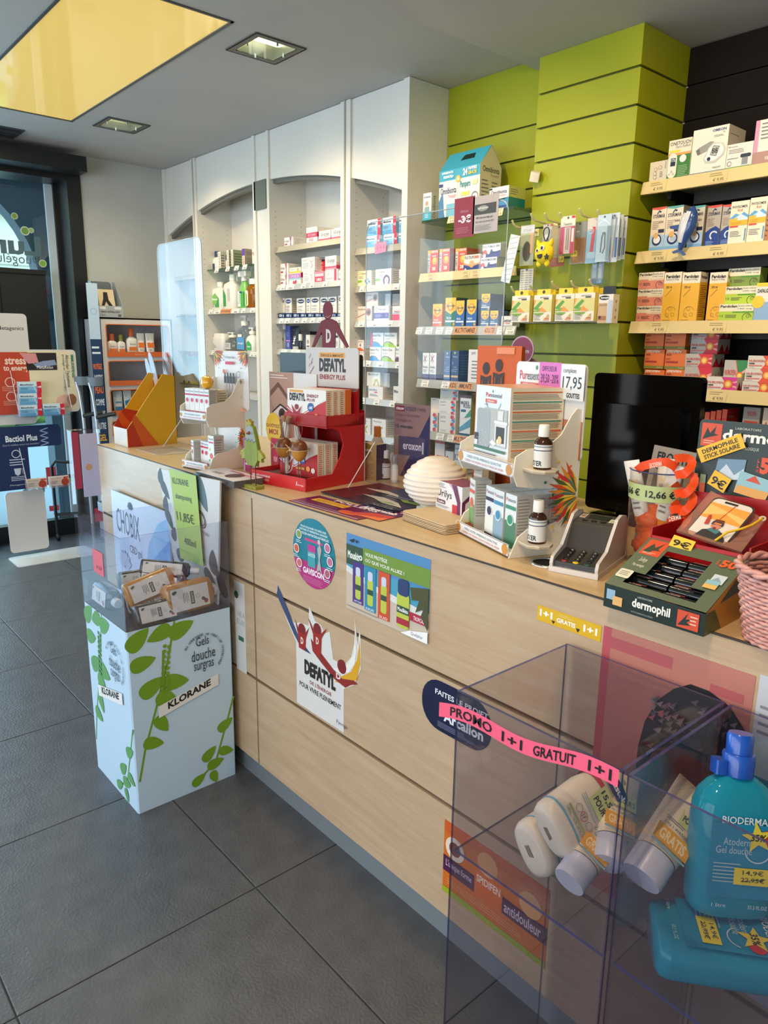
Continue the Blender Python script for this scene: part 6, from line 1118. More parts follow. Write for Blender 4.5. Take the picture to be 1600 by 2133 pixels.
egghead(-1.925, 1.262, 'wooden egg figure with a twine bow in the red display, left'); egghead(-1.838, 1.262, 'wooden egg figure with a twine bow in the red display, right')
t = thing('cork_bunny_ears', 'small cork-topped white ornament behind the left egg figure', 'ornament', (-1.95, 1.29, CT+.03)); m = MB(); m.lathe([(.006, .0), (.008, .13), (.013, .15), (.01, .165)], C('#dcd6cc', .5), 12); m.build('stem', t)
for s in (-1, 1): MB().lathe([(.008, 0), (.009, .014), (.008, .022)], C('#9a7256', .7), 12).build('cork', t, (s*.01, 0, .162), (0, s*radians(22), 0))
# ---------------- between the displays
MU = Matrix.Identity(4)
def a_must(F): f = F['f']; f.rect(0, 0, 1, 1, '#b99a5e').ell(.4, .68, .32, '#8a7a1e').text(.14, .6, .72, .76, 'mustela', '#fff', .02).lines(.1, .1, .85, .4, 5, '#8a6f3a'); F['r'].rect(0, 0, 1, 1, '#22294e')
p = Z(760, 1003, CT); carton('care_box', 'kraft brown care box with a green oval, upper of two', .07, .05, .058, '#b99a5e', a_must, (p.x-.02, p.y+.03, CT+.0603), radians(10)); carton('care_box', 'kraft brown care box with fine print, lower of two', .07, .05, .06, '#b99a5e', lambda F: (F['f'].lines(.08, .08, .92, .92, 9, '#8a6f3a'), F['r'].rect(0, 0, 1, 1, '#22294e')), (p.x-.02, p.y+.03, CT+.0003), radians(10))
p = Z(793, 999, CT); tester('brown tester bottle with white cap beside the kraft boxes', Vector((p.x, p.y+.02, CT+.0005)), .096, .0175)
def small_spray(x, y, label, h=.09, c='#cfd4c8'):
    t = thing('sample_spray', label, 'bottle', (x, y, CT+.0005)); MB().lathe([(.011, 0), (.012, .003), (.012, h*.6), (.008, h*.68)], C(c, .2), 16).build('body', t); MB().lathe([(.0122, h*.1), (.0122, h*.5)], C('#e6e6de', .4), 16, cap=False).build('label', t); MB().lathe([(.009, h*.66), (.009, h)], thin('clear_cap', '#e9eeee', .06, .05, .1), 14).build('cap', t)
p = Z(817, 1006, CT); small_spray(p.x, p.y+.01, 'small clear spray sample in front of the clear screen'); p = Z(806, 985, CT); small_spray(p.x, p.y+.03, 'small white spray sample behind the tester bottle', .1, '#e6e2da')
t = thing('pump_soap', 'pump bottle with an orange cap behind the kraft boxes', 'bottle', (-1.96, 1.68, CT+.0005)); MB().lathe([(.022, 0), (.022, .1), (.012, .12)], C('#e6e2da', .3), 16).build('body', t); MB().lathe([(.013, .118), (.013, .15), (.01, .155)], C('#e08a2e', .3), 14).build('cap', t)
# advert card behind screen
t = frame('advert_card', 'pinkish-brown and navy standing card reading eroxon', 'card', -1.85, 1.66, CT+.0005, 9); m = MB(); w = .15; h = .245; m.box(0, 0, 0, w, .003, h, C('#9a7a78')); F = Face(m, (0, 0, 0), (w, 0, 0), (0, 0, h), (0, -1, 0))
F.poly([(.2, 0), (1, 0), (1, .88)], '#28285a').rect(.03, .9, .3, .97, '#8a1a3a').text(.06, .915, .28, .96, 'nieuw', '#fff', .02).text(.33, .91, .62, .965, 'eroxon', '#4a3a4a').text(.65, .915, .9, .955, 'STIMGEL', '#5a4a5a').text(.06, .82, .72, .87, 'Helpt u een erectie', '#7a5a62').text(.06, .75, .5, .8, 'te krijgen in', '#7a5a62').text(.06, .67, .55, .72, '10 minuten.', '#3a2a3a', .02).text(.3, .36, .78, .45, 'eroxon', '#d9d6e6', .02).rr(.15, .3, .9, .56, '#4a4468', .02).text(.28, .38, .8, .46, 'eroxon', '#e6e3ee', .02).rect(.82, .34, .86, .5, '#c9ccd8').text(.66, .14, .96, .18, 'Breng jouw', '#d9d6e6', .02).text(.45, .09, .96, .125, 'verleiding tot leven', '#d9d6e6'); m.build('card', t)
# flyers and placemats
def flat(name, label, O, px, z, col, art, cat='flyer', th=.0008, ang=None):
    """sheet lying on the counter, O and px = corner pixels (front-left, front-right, back-left)"""
    a, b, c = [Z(*q, z) for q in px]; U = b-a; V = c-a; V = V-U*(V.dot(U)/U.dot(U)); o = empty(name, a); m = MB(); n = Vector((0, 0, 1))
    q = [Vector((0, 0, 0)), U, U+V, V]; m.faces(q+[v+n*th for v in q], [(3, 2, 1, 0), (4, 5, 6, 7), (0, 1, 5, 4), (1, 2, 6, 5), (2, 3, 7, 6), (3, 0, 4, 7)], C(col, .25)); F = Face(m, n*th, U, V, n, .00015, .00015); art(F); m.build('sheet', o); return tag(o, label, cat)
flat('flyer', 'purple allergy flyer with a yellow banner lying at the counter edge', 0, [(601, 1043), (744, 1084), (648, 1028)], CT+.0003, '#5a1a52', lambda F: F.poly([(.5, 0), (1, 0), (1, .5), (.72, .4)], '#7a1a3a').rect(.02, .04, .98, .08, '#c9b0c8').lines(.03, .12, .8, .22, 2, '#a88aa8').rect(.1, .5, .62, .78, '#e8b02a').text(.14, .55, .58, .72, 'ALLERGIE AUX POLLENS', '#8a5a12').ell(.75, .3, .12, '#d8602e', .15).text(.3, .82, .9, .98, 'POLLENS', '#e6dcea', .03))
flat('flyer', 'purple allergy flyer with orange waves partly under the glossy mat', 0, [(700, 1062), (790, 1086), (760, 1040)], CT+.0012, '#5a1a52', lambda F: F.poly([(.1, .0), (1, 0), (1, .4), (.6, .35), (.3, .1)], '#c93a2e').poly([(.4, 0), (1, 0), (1, .22)], '#e8782e').text(.1, .42, .9, .62, 'Allegratab', '#f2e6ee', .04).text(.05, .75, .98, .92, 'TOTAL ALLERGIE AUX', '#e6dcea', .03))
flat('counter_mat', 'glossy dark mat printed with running hares on the counter', 0, [(668, 1026), (818, 1068), (790, 1008)], CT+.003, '#25263a', lambda F: F.rect(0, 0, .35, 1, '#5a1622').rect(.35, .6, 1, 1, '#33365a').poly([(.1, .62), (.35, .72), (.55, .66), (.62, .56), (.45, .6), (.28, .6)], '#c9b8ae').poly([(.3, .34), (.55, .42), (.8, .34), (.95, .2), (.7, .2), (.5, .3)], '#c4bdb4').poly([(.6, .22), (.75, .3), (.85, .24)], '#7aa04a').poly([(.7, .5), (1, .56), (1, .44), (.8, .42)], '#7a9a3e').ell(.85, .8, .12, '#d9d2b4', .12).text(.74, .74, .96, .88, 'EROXON', '#c9402e', .02).lines(.5, .5, .9, .6, 2, '#9a9aae').rect(.66, .02, .98, .12, '#17182a').text(.68, .03, .95, .11, 'NOVA', '#8a8a9a'), 'mat', .003)
flat('paper_doily', 'small pink and green patterned paper under the mat corner', 0, [(785, 1078), (850, 1072), (790, 1068)], CT+.0004, '#c9b4a0', lambda F: [F.ell(.1+.13*k, .3+.4*(k % 2), .06, ['#d89aa8', '#7aa05a'][k % 2]) for k in range(7)], 'paper')
flat('paper_sheets', 'loose printed papers lying before the yellow magazine holder', 0, [(282, 936), (330, 949), (330, 922)], CT+.0004, '#c9bfb0', lambda F: F.lines(.05, .05, .95, .95, 8, '#8a8178', .5), 'paper')
# white ribbed diffuser
t = thing('ribbed_diffuser', 'white egg-shaped ribbed ceramic diffuser behind the plywood sheets', 'diffuser', (-1.375, 1.39, CT+.0005)); prof = [(.048, 0), (.052, .006)]
for k in range(61):
    q = k/60; a = q*pi*.88+.18; r = .088*sin(min(a, pi-.15))**.62; prof.append((r+.0022*sin(q*2*pi*10), .008+.135*q))
m = MB(); m.lathe(prof+[(.02, .146), (.001, .1465)], C('#e3dccf', .4), 40, cap=False); m.build('shell', t)
# plywood sheets and box on them
M3 = Matrix.Translation((-1.347, 1.238, CT)) @ Matrix.Rotation(radians(-8), 4, 'Z')
for k in range(6):
    t = thing('plywood_sheet', 'thin rounded plywood sheet, '+['lowest of the stack', 'second from bottom', 'third from bottom', 'fourth from bottom', 'fifth from bottom', 'topmost of the stack'][k], 'board', M3 @ Vector((random.uniform(-.001, .001), random.uniform(-.001, .001), .0003+.0041*k)), radians(-8)); MB().prism(rrect(0, 0, .182, .2, .012, 3), 0, .0014, C('#6a5038', .7)).prism(rrect(0, 0, .182, .2, .012, 3), .0014, .004, C('#cdb48c', .5)).build('sheet', t)
def a_uri(F): f = F['f']; f.text(.05, .38, .62, .72, 'Urilys', '#3f3240', .01).rr(.05, .2, .38, .34, '#6a1f3e', .03).text(.09, .23, .34, .31, 'Comfort', '#fff', .02).lines(.05, .78, .4, .95, 3).lines(.05, .06, .55, .15, 2).rect(.66, .0, .84, .3, '#c9283a').poly([(.62, 1), (.8, 1), (.95, .45), (.95, 0), (.84, 0), (.84, .4)], '#6a2250').poly([(.62, 1), (.5, 1), (.7, .8)], '#c9a0b4'); g = F['r']; g.poly([(1, 1), (.7, 1), (0, .45), (0, 0), (.12, 0), (.14, .4)], '#6a2250').text(.3, .1, .5, .2, 'Urilys', '#777')
carton('urinary_box', 'white and plum urinary comfort box standing on the plywood sheets', .118, .075, .072, '#e4e2e0', a_uri, M3 @ Vector((.068, .1, .0252)), radians(-12), top='#8a3a5a')
M4 = Matrix.Translation((-1.145, 1.42, CT)) @ Matrix.Rotation(radians(-14), 4, 'Z')
t = thing('wooden_side_table_top', 'light plywood ledge sticking out beside the white diffuser', 'board', (-1.295, 1.385, CT+.148), radians(-16)); 
for k in range(3): MB().prism(rrect(0, 0, .15, .1, .01, 3), .0042*k, .0042*k+.0034, C('#cdb48c' if k == 2 else '#a88a62', .5)).build('layer', t)
MB().box(.06, .04, -.1475, .09, .06, 0, C('#9a7a52', .6)).build('support', t)
carton('supplement_box', 'upright box with fine vertical print behind the large diffuser box', .036, .03, .2, '#b9b4a8', lambda F: (F['f'].rect(0, .55, 1, .58, '#dedad0'), [F['f'].rect(.1+.09*k, .08, .14+.09*k, .48, '#77736a').rect(.1+.09*k, .62, .14+.09*k, .94, '#77736a') for k in range(9)]), (-1.243, 1.41, CT+.0005), radians(-12))
# orange gift bag and what shows behind
t = frame('gift_bag', 'orange paper bag with two black figures standing behind the diffuser box', 'bag', -1.303, 1.455, CT+.0005, 3); OR = C('#c8591c', .55); m = MB(); w, h = .133, .44
m.faces([(0, 0, 0), (w, 0, 0), (w, .03, 0), (0, .03, 0), (-.004, .006, h), (w+.002, .006, h), (w+.002, .02, h-.003), (-.004, .02, h-.003)], [(0, 1, 5, 4), (1, 2, 6, 5), (2, 3, 7, 6), (3, 0, 4, 7), (3, 2, 1, 0)], OR); F = Face(m, (0, 0, 0), (w, 0, 0), (-.002, .006, h), (0, -1, 0), .0003, .0008)
for cx, dz in ((.22, 0), (.53, .02)): F.ell(cx, .87+dz, .085, '#2e1410', .036).poly([(cx-.13, .83+dz), (cx, .818+dz), (cx+.13, .832+dz), (cx+.11, .3), (cx-.1, .3)], '#2e1410').path([(cx-.08, .8+dz), (cx-.09, .6), (cx+.02, .5)], .012, OR).path([(cx+.08, .8+dz), (cx+.08, .5)], .012, OR)
m.build('paper_bag', t); MB().box(.06, .0035, h-.02, .115, .0045, h-.004, C('#d67a42', .2)).build('tape', t)
t = thing('round_sign', 'round plum sign with a pink rim poking up behind the orange bag', 'sign', (-1.305, 1.64, CT+.43), radians(4)); m = MB().prism(ellpts(0, 0, .038, .038, 28), 0, .003, C('#c9a8b4'), 'y').prism(ellpts(0, 0, .034, .034, 28), -.0008, 0, C('#8a2a4a'), 'y'); Face(m, (-.03, -.001, -.03), (.06, 0, 0), (0, 0, .06), (0, -1, 0)).text(.1, .35, .9, .5, 'GAMMADYN', '#e6d0d8', .02); m.build('disc', t); MB().box(-.003, .003, -.4295, .003, .006, 0, C('#c9c0b4')).build('stem', t)
t = thing('pattern_card', 'leaning lilac patterned card between the orange bag and stand', 'card', (-1.295, 1.66, CT+.0005), radians(4)); m = MB().prism([(0, 0), (.12, 0), (.12, .36), (.03, .4), (0, .41)], 0, .003, C('#b08a9a'), 'y'); F = Face(m, (0, 0, 0), (.12, 0, 0), (0, 0, .38), (0, -1, 0))
for k in range(14): F.rect(.02+.16*(k % 5), .5+.13*(k//5), .12+.16*(k % 5), .58+.13*(k//5), ['#8a7ab0', '#5a3a52', '#d8806a', '#7a8ab0'][k % 4])
m.build('card', t)
# ---------------- right half of the counter
t = frame('computer_monitor', 'large black glossy monitor seen from behind at the right', 'monitor', -1.107, 1.70, CT+.0005, 0); BG = mat('black_gloss', lambda nt, b, N, L: (setattr(b.inputs['Base Color'], 'default_value', (.002, .002, .002, 1)), setattr(b.inputs['Roughness'], 'default_value', .12), setattr(b.inputs['Specular IOR Level'], 'default_value', .18)))
MB().bev(0, 0, .015, .292, .022, .375, BG, .012, 3, 'y').build('screen_back', t); MB().bev(.03, -.02, .04, .262, 0, .3, BG, .02, 3, 'y').build('rear_cover', t); MB().bev(.1, -.012, 0, .19, .03, .2, BG, .006, 2).build('neck', t); MB().bev(.04, -.05, 0, .25, .12, .01, BG, .02, 3).build('foot', t)
# card terminal
t = frame('card_terminal', 'grey and white card payment terminal with a keypad', 'terminal', -.84, 1.18, CT+.0005, 14); Wd = .108; sd = [(.004, .004), (0, .02), (.006, .034), (.055, .05), (.085, .085), (.11, .112), (.135, .118), (.165, .112), (.178, .09), (.185, .02), (.178, .004)]
for xx in (0, Wd-.007): MB().prism(sd, xx, xx+.007, C('#cfcac6', .3), 'x', False).build('side_cheek', t)
DG = C('#2d2b29', .4); m = MB(); m.prism([(.006, .004), (.008, .024), (.062, .038), (.072, .04), (.1, .09), (.105, .096), (.165, .104), (.175, .09), (.18, .004)], .007, Wd-.007, DG, 'x'); m.build('body', t)
m = MB(); m.prism([(.0, .0), (.0, .012), (.18, .012), (.18, 0)], -.001, Wd+.001, C('#d6d3d0', .3), 'x'); m.build('base_trim', t)
kp = [(.0135, .0285), (.0235, .031), (.033, .0335), (.0425, .036), (.052, .038)]
t.scale = (.92, .95, .9); lab = [('', '', ''), ('', '0', ''), ('7', '8', '9'), ('4', '5', '6'), ('1', '2', '3')]
for r_ in range(5):
    for c_ in range(3):
        col = [['#8a2a34', '#d8b414', '#1f4a34']][0][c_] if r_ == 0 else '#0e0d0d'; y_ = .013+.0115*r_; z_ = .0255+.0032*r_
        k = MB().lathe([(.0068, 0), (.0068, .001), (.005, .002)], C(col, .25), 12, 1, .6).build('key', t, (.028+.026*c_, y_, z_), (radians(15), 0, 0))
        if lab[r_][c_]: m = MB(); Face(m, (-.0015, -.0018, .0021), (.003, 0, 0), (0, .0036, 0), (0, 0, 1)).text(0, 0, 1, 1, lab[r_][c_], '#d9d6cf', .03); m.build('numeral', k)
m = MB(); F = Face(m, (.007, .105, .0962), (Wd-.014, 0, 0), (0, .06, .008), (0, -.13, 1)); F.rect(0, 0, 1, 1, '#4a4744').rect(.25, .42, .78, .86, '#141312').rect(.28, .45, .75, .8, '#1c2420').rect(.04, .42, .19, .88, '#e3dccb').text(.06, .5, .17, .7, 'WH', '#c9602e', .04).text(.06, .72, .17, .82, 'STAR', '#333').rect(.8, .25, .96, .62, '#e6e0d0').lines(.82, .3, .94, .55, 2)
for k in range(3): F.rr(.18+.22*k, .12, .33+.22*k, .26, '#171614', .02)
m.build('display', t)
m = MB(); F = Face(m, (.008, .0063, .006), (Wd-.016, 0, 0), (0, .0018, .016), (0, -1, .1)); F.rect(0, 0, 1, 1, '#221e1e').text(.12, .4, .42, .62, 'worldline', '#6a6464').text(.72, .25, .9, .4, 'YOMANI', '#6a6464'); m.build('name_plate', t)
# glass vase with tubes
vx, vy = -.735, 1.392; t = thing('glass_vase', 'tall clear glass vase of sun tubes with a green price band', 'vase', (vx, vy, CT+.0005)); m = MB(); m.lathe([(.046, 0), (.052, .004), (.06, .2)], thin('vase_glass', '#f0eeea', .05, .02, .04, '#f2c9a8'), 32, cap=False); m.build('glass', t)
m = MB().lathe([(.001, .002), (.047, .003), (.047, .008), (.001, .008)], ACE(), 24, cap=False); m.build('base', t); MB().tube([(.06*cos(a), .06*sin(a), .2) for a in [2*pi*k/32 for k in range(32)]], .0014, ACE(), 6, True).build('rim', t)
m = MB(); n = 22; a0, a1 = -2.75, -.35; vs = []
for k in range(n+1): a = a0+(a1-a0)*k/n; vs += [(.0585*cos(a), .0585*sin(a), .142), (.0605*cos(a), .0605*sin(a), .175)]
m.faces(vs, [(2*k, 2*k+2, 2*k+3, 2*k+1) for k in range(n)], C('#b9c88a', .4), True)
for tx, u0 in (('12,66 €', .03), ('12,66 €', .52)):
    v_, f_, _ = glyphs(tx, .02); m.faces([(.0606*cos(a0+(a1-a0)*(u0+.4*u)), .0606*sin(a0+(a1-a0)*(u0+.4*u)), .149+.017*v) for u, v in v_], f_, C('#1a1a1a'))
m.build('price_band', t)
t = thing('orange_tissue', 'crumpled orange tissue paper filling the glass vase', 'tissue', (vx, vy, CT+.009)); m = MB()
for k in range(9): m.sphere((random.uniform(-.012, .012), random.uniform(-.012, .012), .024+.009*k), .036, .034, .02, C('#e0561e', .5), 7, 5)
m.build('tissue', t)
for k, (dx, dy, rx, ry) in enumerate([(-.02, -.012, 6, -14), (.018, -.01, 4, 10), (.002, .02, -6, -4)]):
    o = tube('sun_cream_tube', 'white sun cream tube with an orange cap standing cap-down in the vase, '+['left', 'right', 'rear'][k], 0, 0, 0, .036, .135, '#e9e4dc', '#e88a1e', lambda F: F.text(.2, .5, .8, .6, 'BARIESUN', '#8a7a6a').lines(.2, .1, .8, .4, 3).rr(.25, .65, .75, .8, '#f2d9a8', .05)); o.location = (vx+dx, vy+dy, CT+.085); o.rotation_euler = (radians(rx), radians(ry), 0)
# orange lanyard hanging over the vase
t = thing('orange_lanyard', 'looped bright orange printed lanyard over the right rim of the vase', 'lanyard', (vx, vy, CT)); OC = C('#ee4e14', .5); m = MB()
def ribbon(m, P, w, mt, up=(0, 0, 1)):
    P = [Vector(p) for p in P]; vs = []
    for i, p in enumerate(P):
        d = (P[min(i+1, len(P)-1)]-P[max(i-1, 0)]).normalized(); s_ = d.cross(Vector((.5, -.8, .2))).normalized()*w/2; vs += [tuple(p-s_), tuple(p+s_)]
    m.faces(vs, [(2*i, 2*i+2, 2*i+3, 2*i+1) for i in range(len(P)-1)], mt, True)
ribbon(m, [(-.025, -.05, .2), (-.01, -.055, .212), (.015, -.055, .222), (.035, -.05, .226), (.048, -.03, .215)], .017, OC)
for q in range(4):
    cx, cz, rr = ((.058, .218, .017), (.066, .185, .02), (.07, .15, .019), (.066, .118, .018))[q]; ribbon(m, [(cx+rr*cos(a), -.03-.004*q+.012*sin(2*a), cz+rr*sin(a)) for a in [2.2-5.2*k/16 for k in range(17)]], .016, OC)
m.build('ribbon', t)
m = MB(); F = Face(m, (.005, -.059, .208), (.03, .002, .01), (-.002, 0, .012), (.5, -.8, .2)); F.text(.1, .1, .9, .9, 'BIODERMA', '#f6d0b8', .02); F = Face(m, (.052, -.052, .108), (.03, .002, .01), (-.002, 0, .012), (.5, -.8, .2)); F.text(.1, .1, .9, .9, 'DERMA', '#f6d0b8', .02); m.build('lettering', t)
# leaflet behind the vase
t = thing('leaflet', 'grey pet flea treatment leaflet leaning behind the vase', 'leaflet', (-.842, 1.50, CT+.0005), (radians(-6), radians(4), 0)); m = MB(); m.box(0, 0, 0, .16, .003, .232, C('#a09890')); F = Face(m, (0, 0, 0), (.16, 0, 0), (0, 0, .232), (0, -1, 0)); F.rect(0, .0, 1, .55, '#8a7a74').text(.08, .86, .75, .95, 'FRONTLINE', '#16191a', .03).text(.08, .78, .6, .83, 'COMBOLINE', '#2a2a2a', .01).rect(.08, .6, .2, .74, '#4a4a40').rect(.24, .6, .36, .74, '#55503f').rect(.4, .6, .52, .74, '#4a4a40').text(.3, .05, .95, .11, 'CHOUCHOUS', '#2a2a2a'); m.build('sheet', t)
# sun stick display
t = frame('sun_stick_display', 'dark green sun stick counter display with a window and tall back card', 'display', -.657, 1.09, CT+.0005, 0); w = .18; DGN = C('#12261f', .35); SG = C('#5c6a52', .4)
m = MB(); m.poly([(0, 0, 0), (w, 0, 0), (w, 0, .038), (0, 0, .042)], DGN); m.poly([(0, .3, 0), (0, 0, 0), (0, 0, .042), (0, .14, .1), (0, .3, .1)], DGN); m.poly([(w, 0, 0), (w, .3, 0), (w, .3, .1), (w, .14, .1), (w, 0, .038)], C('#c98a3a', .4)); m.poly([(0, .3, 0), (w, .3, 0), (w, .3, .1), (0, .3, .1)], DGN); m.poly([(0, 0, 0), (0, .3, 0), (w, .3, 0), (w, 0, 0)], DGN)
S0, SU, SV = Vector((0, 0, .042)), Vector((w, 0, -.002)), Vector((0, .14, .059))
def sp(u, v): return S0+SU*u+SV*v
us = [0, .14, .27, .72, .86, 1]; vsx = [0, .1, .32, .82, 1]
for i in range(5):
    for j in range(4):
        hole_ = (1 <= i <= 3 and j == 1) or (i in (2,) and j == 2) or (i == 3 and j == 1)
        if i in (2,) and j in (1, 2): continue
        if i in (1, 3) and j == 1: continue
        m.poly([sp(us[i], vsx[j]), sp(us[i+1], vsx[j]), sp(us[i+1], vsx[j+1]), sp(us[i], vsx[j+1])], SG)
m.build('carton', t)
m = MB(); m.poly([(.003, .01, .012), (w-.003, .01, .012), (w-.003, .14, .05), (.003, .14, .05)], C('#050807', .7)); m.build('inner_tray', t)
m = MB(); F = Face(m, (0, 0, 0), (w, 0, 0), (0, 0, .04), (0, -1, 0)); F.text(.3, .25, .68, .75, 'dermophil', '#f0ede2', .03).text(.35, .8, .5, .88, 'LABORATOIRE', '#c9ccc0').text(.3, .1, .52, .18, 'PHYTO-DERMATOLOGIQUE', '#a8b0a4').rect(.03, .4, .12, .85, '#8fb0c9').rect(.1, .2, .2, .6, '#dfae6a').rect(.75, .12, .95, .85, '#cf4a28').poly([(.76, .2), (.85, .8), (.83, .5), (.9, .6), (.84, .4), (.88, .3)], '#12261f').lines(.87, .3, .94, .75, 3, '#f2c0a8')
F = Face(m, S0, SU, SV); F.rect(.03, .66, .24, .97, '#d8512e').poly([(.05, .72), (.1, .9), (.14, .82), (.2, .94), (.18, .8), (.22, .78), (.14, .76), (.12, .7)], '#35402e').lines(.06, .68, .2, .72, 2, '#f6d0bc').text(.1, .5, .18, .6, 'Zee Bergen', '#e9e6d8').text(.08, .4, .2, .47, 'Mer montagne', '#e9e6d8').rr(.02, .16, .16, .32, '#dcdcc4', .02).lines(.04, .2, .14, .29, 3, '#7a7f6a').text(.8, .76, .95, .9, '50', '#e0602e', .05).text(.765, .78, .79, .88, 'SPF', '#e0602e', rot=90).rect(.83, .46, .95, .62, '#c9d9e2').rect(.81, .36, .93, .5, '#e6b866').poly([(.84, .5), (.88, .57), (.93, .5)], '#8aa8b8').rect(.81, .43, .93, .5, '#8fc0cc')
F = Face(m, (w, 0, 0), (0, .3, 0), (0, 0, .1), (1, 0, 0)); F.poly([(0, 0), (.2, 0), (.1, .38), (0, .38)], '#5a5a2e').poly([(.15, .45), (.46, 1), (1, 1), (1, .62), (.4, .52)], '#3f5a5a').poly([(.5, .7), (.6, .95), (.7, .7)], '#b8452e').text(.4, .2, .7, .42, 'Zee', '#7a3a1a')
m.build('print', t)
m = MB(); rd = C('#b3141a', .35); m.box(.002, .14, .1, w-.002, .144, .106, rd); m.box(.002, .144, .06, w-.002, .298, .064, rd); m.box(0, .14, .06, .003, .3, .12, rd); m.box(w-.003, .14, .06, w, .3, .12, rd)
m.prism([(0, .06), (w+.08, .06), (w+.08, .14), (.15, .175), (0, .17)], .292, .295, C('#a3181c', .4), 'y'); m.build('red_insert', t)
BK_ = Face(m, (0, 0, 0), (1, 0, 0), (0, 0, 1)); m = MB(); m.prism(rrect(-.005, .1, .27, .31, .008, 3), .296, .299, DGN, 'y'); F = Face(m, (-.005, .296, .1), (.275, 0, 0), (0, 0, .21), (0, -1, 0)); F.rect(.02, .76, .16, .97, '#cf4a28').poly([(.03, .82), (.06, .93), (.08, .88), (.12, .95), (.11, .88), (.14, .87), (.09, .85)], '#12261f').lines(.04, .78, .12, .82, 2, '#f2c0a8').text(.17, .8, .72, .93, 'dermophil', '#f0ede2', .03).text(.25, .935, .42, .955, 'LABORATOIRE', '#c9ccc0').text(.17, .76, .42, .79, 'PHYTO-DERMATOLOGIQUE', '#c9ccc0').text(.44, .57, .56, .72, '50', '#d8502a', .06).text(.42, .58, .435, .7, 'SPF', '#d8502a', rot=90)
F.poly([(.14, .46), (.34, .5), (.35, .68), (.16, .66)], '#6f8fa8').poly([(.15, .5), (.22, .62), (.28, .53), (.34, .6), (.34, .5), (.14, .46)], '#c4d2dc').poly([(.29, .38), (.5, .34), (.54, .52), (.32, .58)], '#8fbcc4').poly([(.29, .38), (.5, .34), (.52, .42), (.31, .45)], '#dba050').poly([(.36, .5), (.42, .55), (.46, .48)], '#c9482e').rect(.05, .28, .09, .5, '#7a8a6a').rect(.05, .28, .09, .42, '#b8502e').text(.015, .28, .04, .5, 'dermophil', '#c9ccc0', rot=90).text(.28, .215, .46, .27, 'GRATUIT', '#b8803a', .03); m.build('back_card', t)
m = MB(); m.tube([(0, 0, 0), (.066, 0, 0)], .0095, C('#0c1214', .12, 0, 0, .5), 14); m.tube([(.031, 0, 0), (.035, 0, 0)], .0099, C('#040606', .3), 14); F = Face(m, (.004, -.0015, .0094), (.024, 0, 0), (0, .006, 0), (0, 0, 1)); F.text(0, 0, 1, 1, 'dermophil', '#d6d8d2', .02); F = Face(m, (.004, -.0092, -.002), (.026, 0, 0), (0, .002, .006), (0, -1, .3)); F.rect(0, 0, 1, 1, '#b8452a'); sm_ = m.mesh('sun_stick')
for j in range(5):
    for i in range(2): o = link('sun_stick', sm_, None, (-.657+.022+.07*i+.002*(j % 2), 1.09+.03+.022*j, CT+.034+.009*j), (0, 0, 0)); tag(o, 'black sun stick in the window of the green display, %s row, %s' % (['front', 'second', 'third', 'fourth', 'rear'][j], ['left', 'right'][i]), 'stick', 'black sun sticks in the green display')
def note(name, label, px, y, deg, col, txt, w, h, tilt=0, rot=0):
    p = Y(px[0], px[1], y); m = MB(); m.box(-w/2, 0, -h/2, w/2, .0006, h/2, C(col, .5)); F = Face(m, (-w/2, 0, -h/2), (w, 0, 0), (0, 0, h), (0, -1, 0)); n = len(txt)
    for k, s in enumerate(txt): F.text(.1, .12+(n-1-k)*.8/n, .9, .12+(n-1-k)*.8/n+.6/n, s, '#1c1a1a', .02, keep=None)
    o = m.build(name, None, p); M_ = Matrix.Translation(p) @ Matrix.Rotation(radians(deg), 4, 'Z') @ Matrix.Rotation(radians(tilt), 4, 'X') @ Matrix.Rotation(radians(rot), 4, 'Y'); o.matrix_world = M_; return tag(o, label, 'note')
note('price_note', 'yellow handwritten note reading dermophile stick solaire', (1501, 934), 1.378, 0, '#e8b92a', ['DERMOPHILE', 'STICK SOLAIRE'], .088, .028, 0, -26)
note('price_note', 'yellow diamond-set note reading 9 euros on the back card', (1498, 1003), 1.378, 0, '#e8b92a', ['9€'], .036, .03, 0, 24)
note('price_note', 'yellow note reading 9 euros clipped above the stick window', (1421, 1132), 1.225, 0, '#e6bc3a', ['9€'], .042, .022, -35, 6)
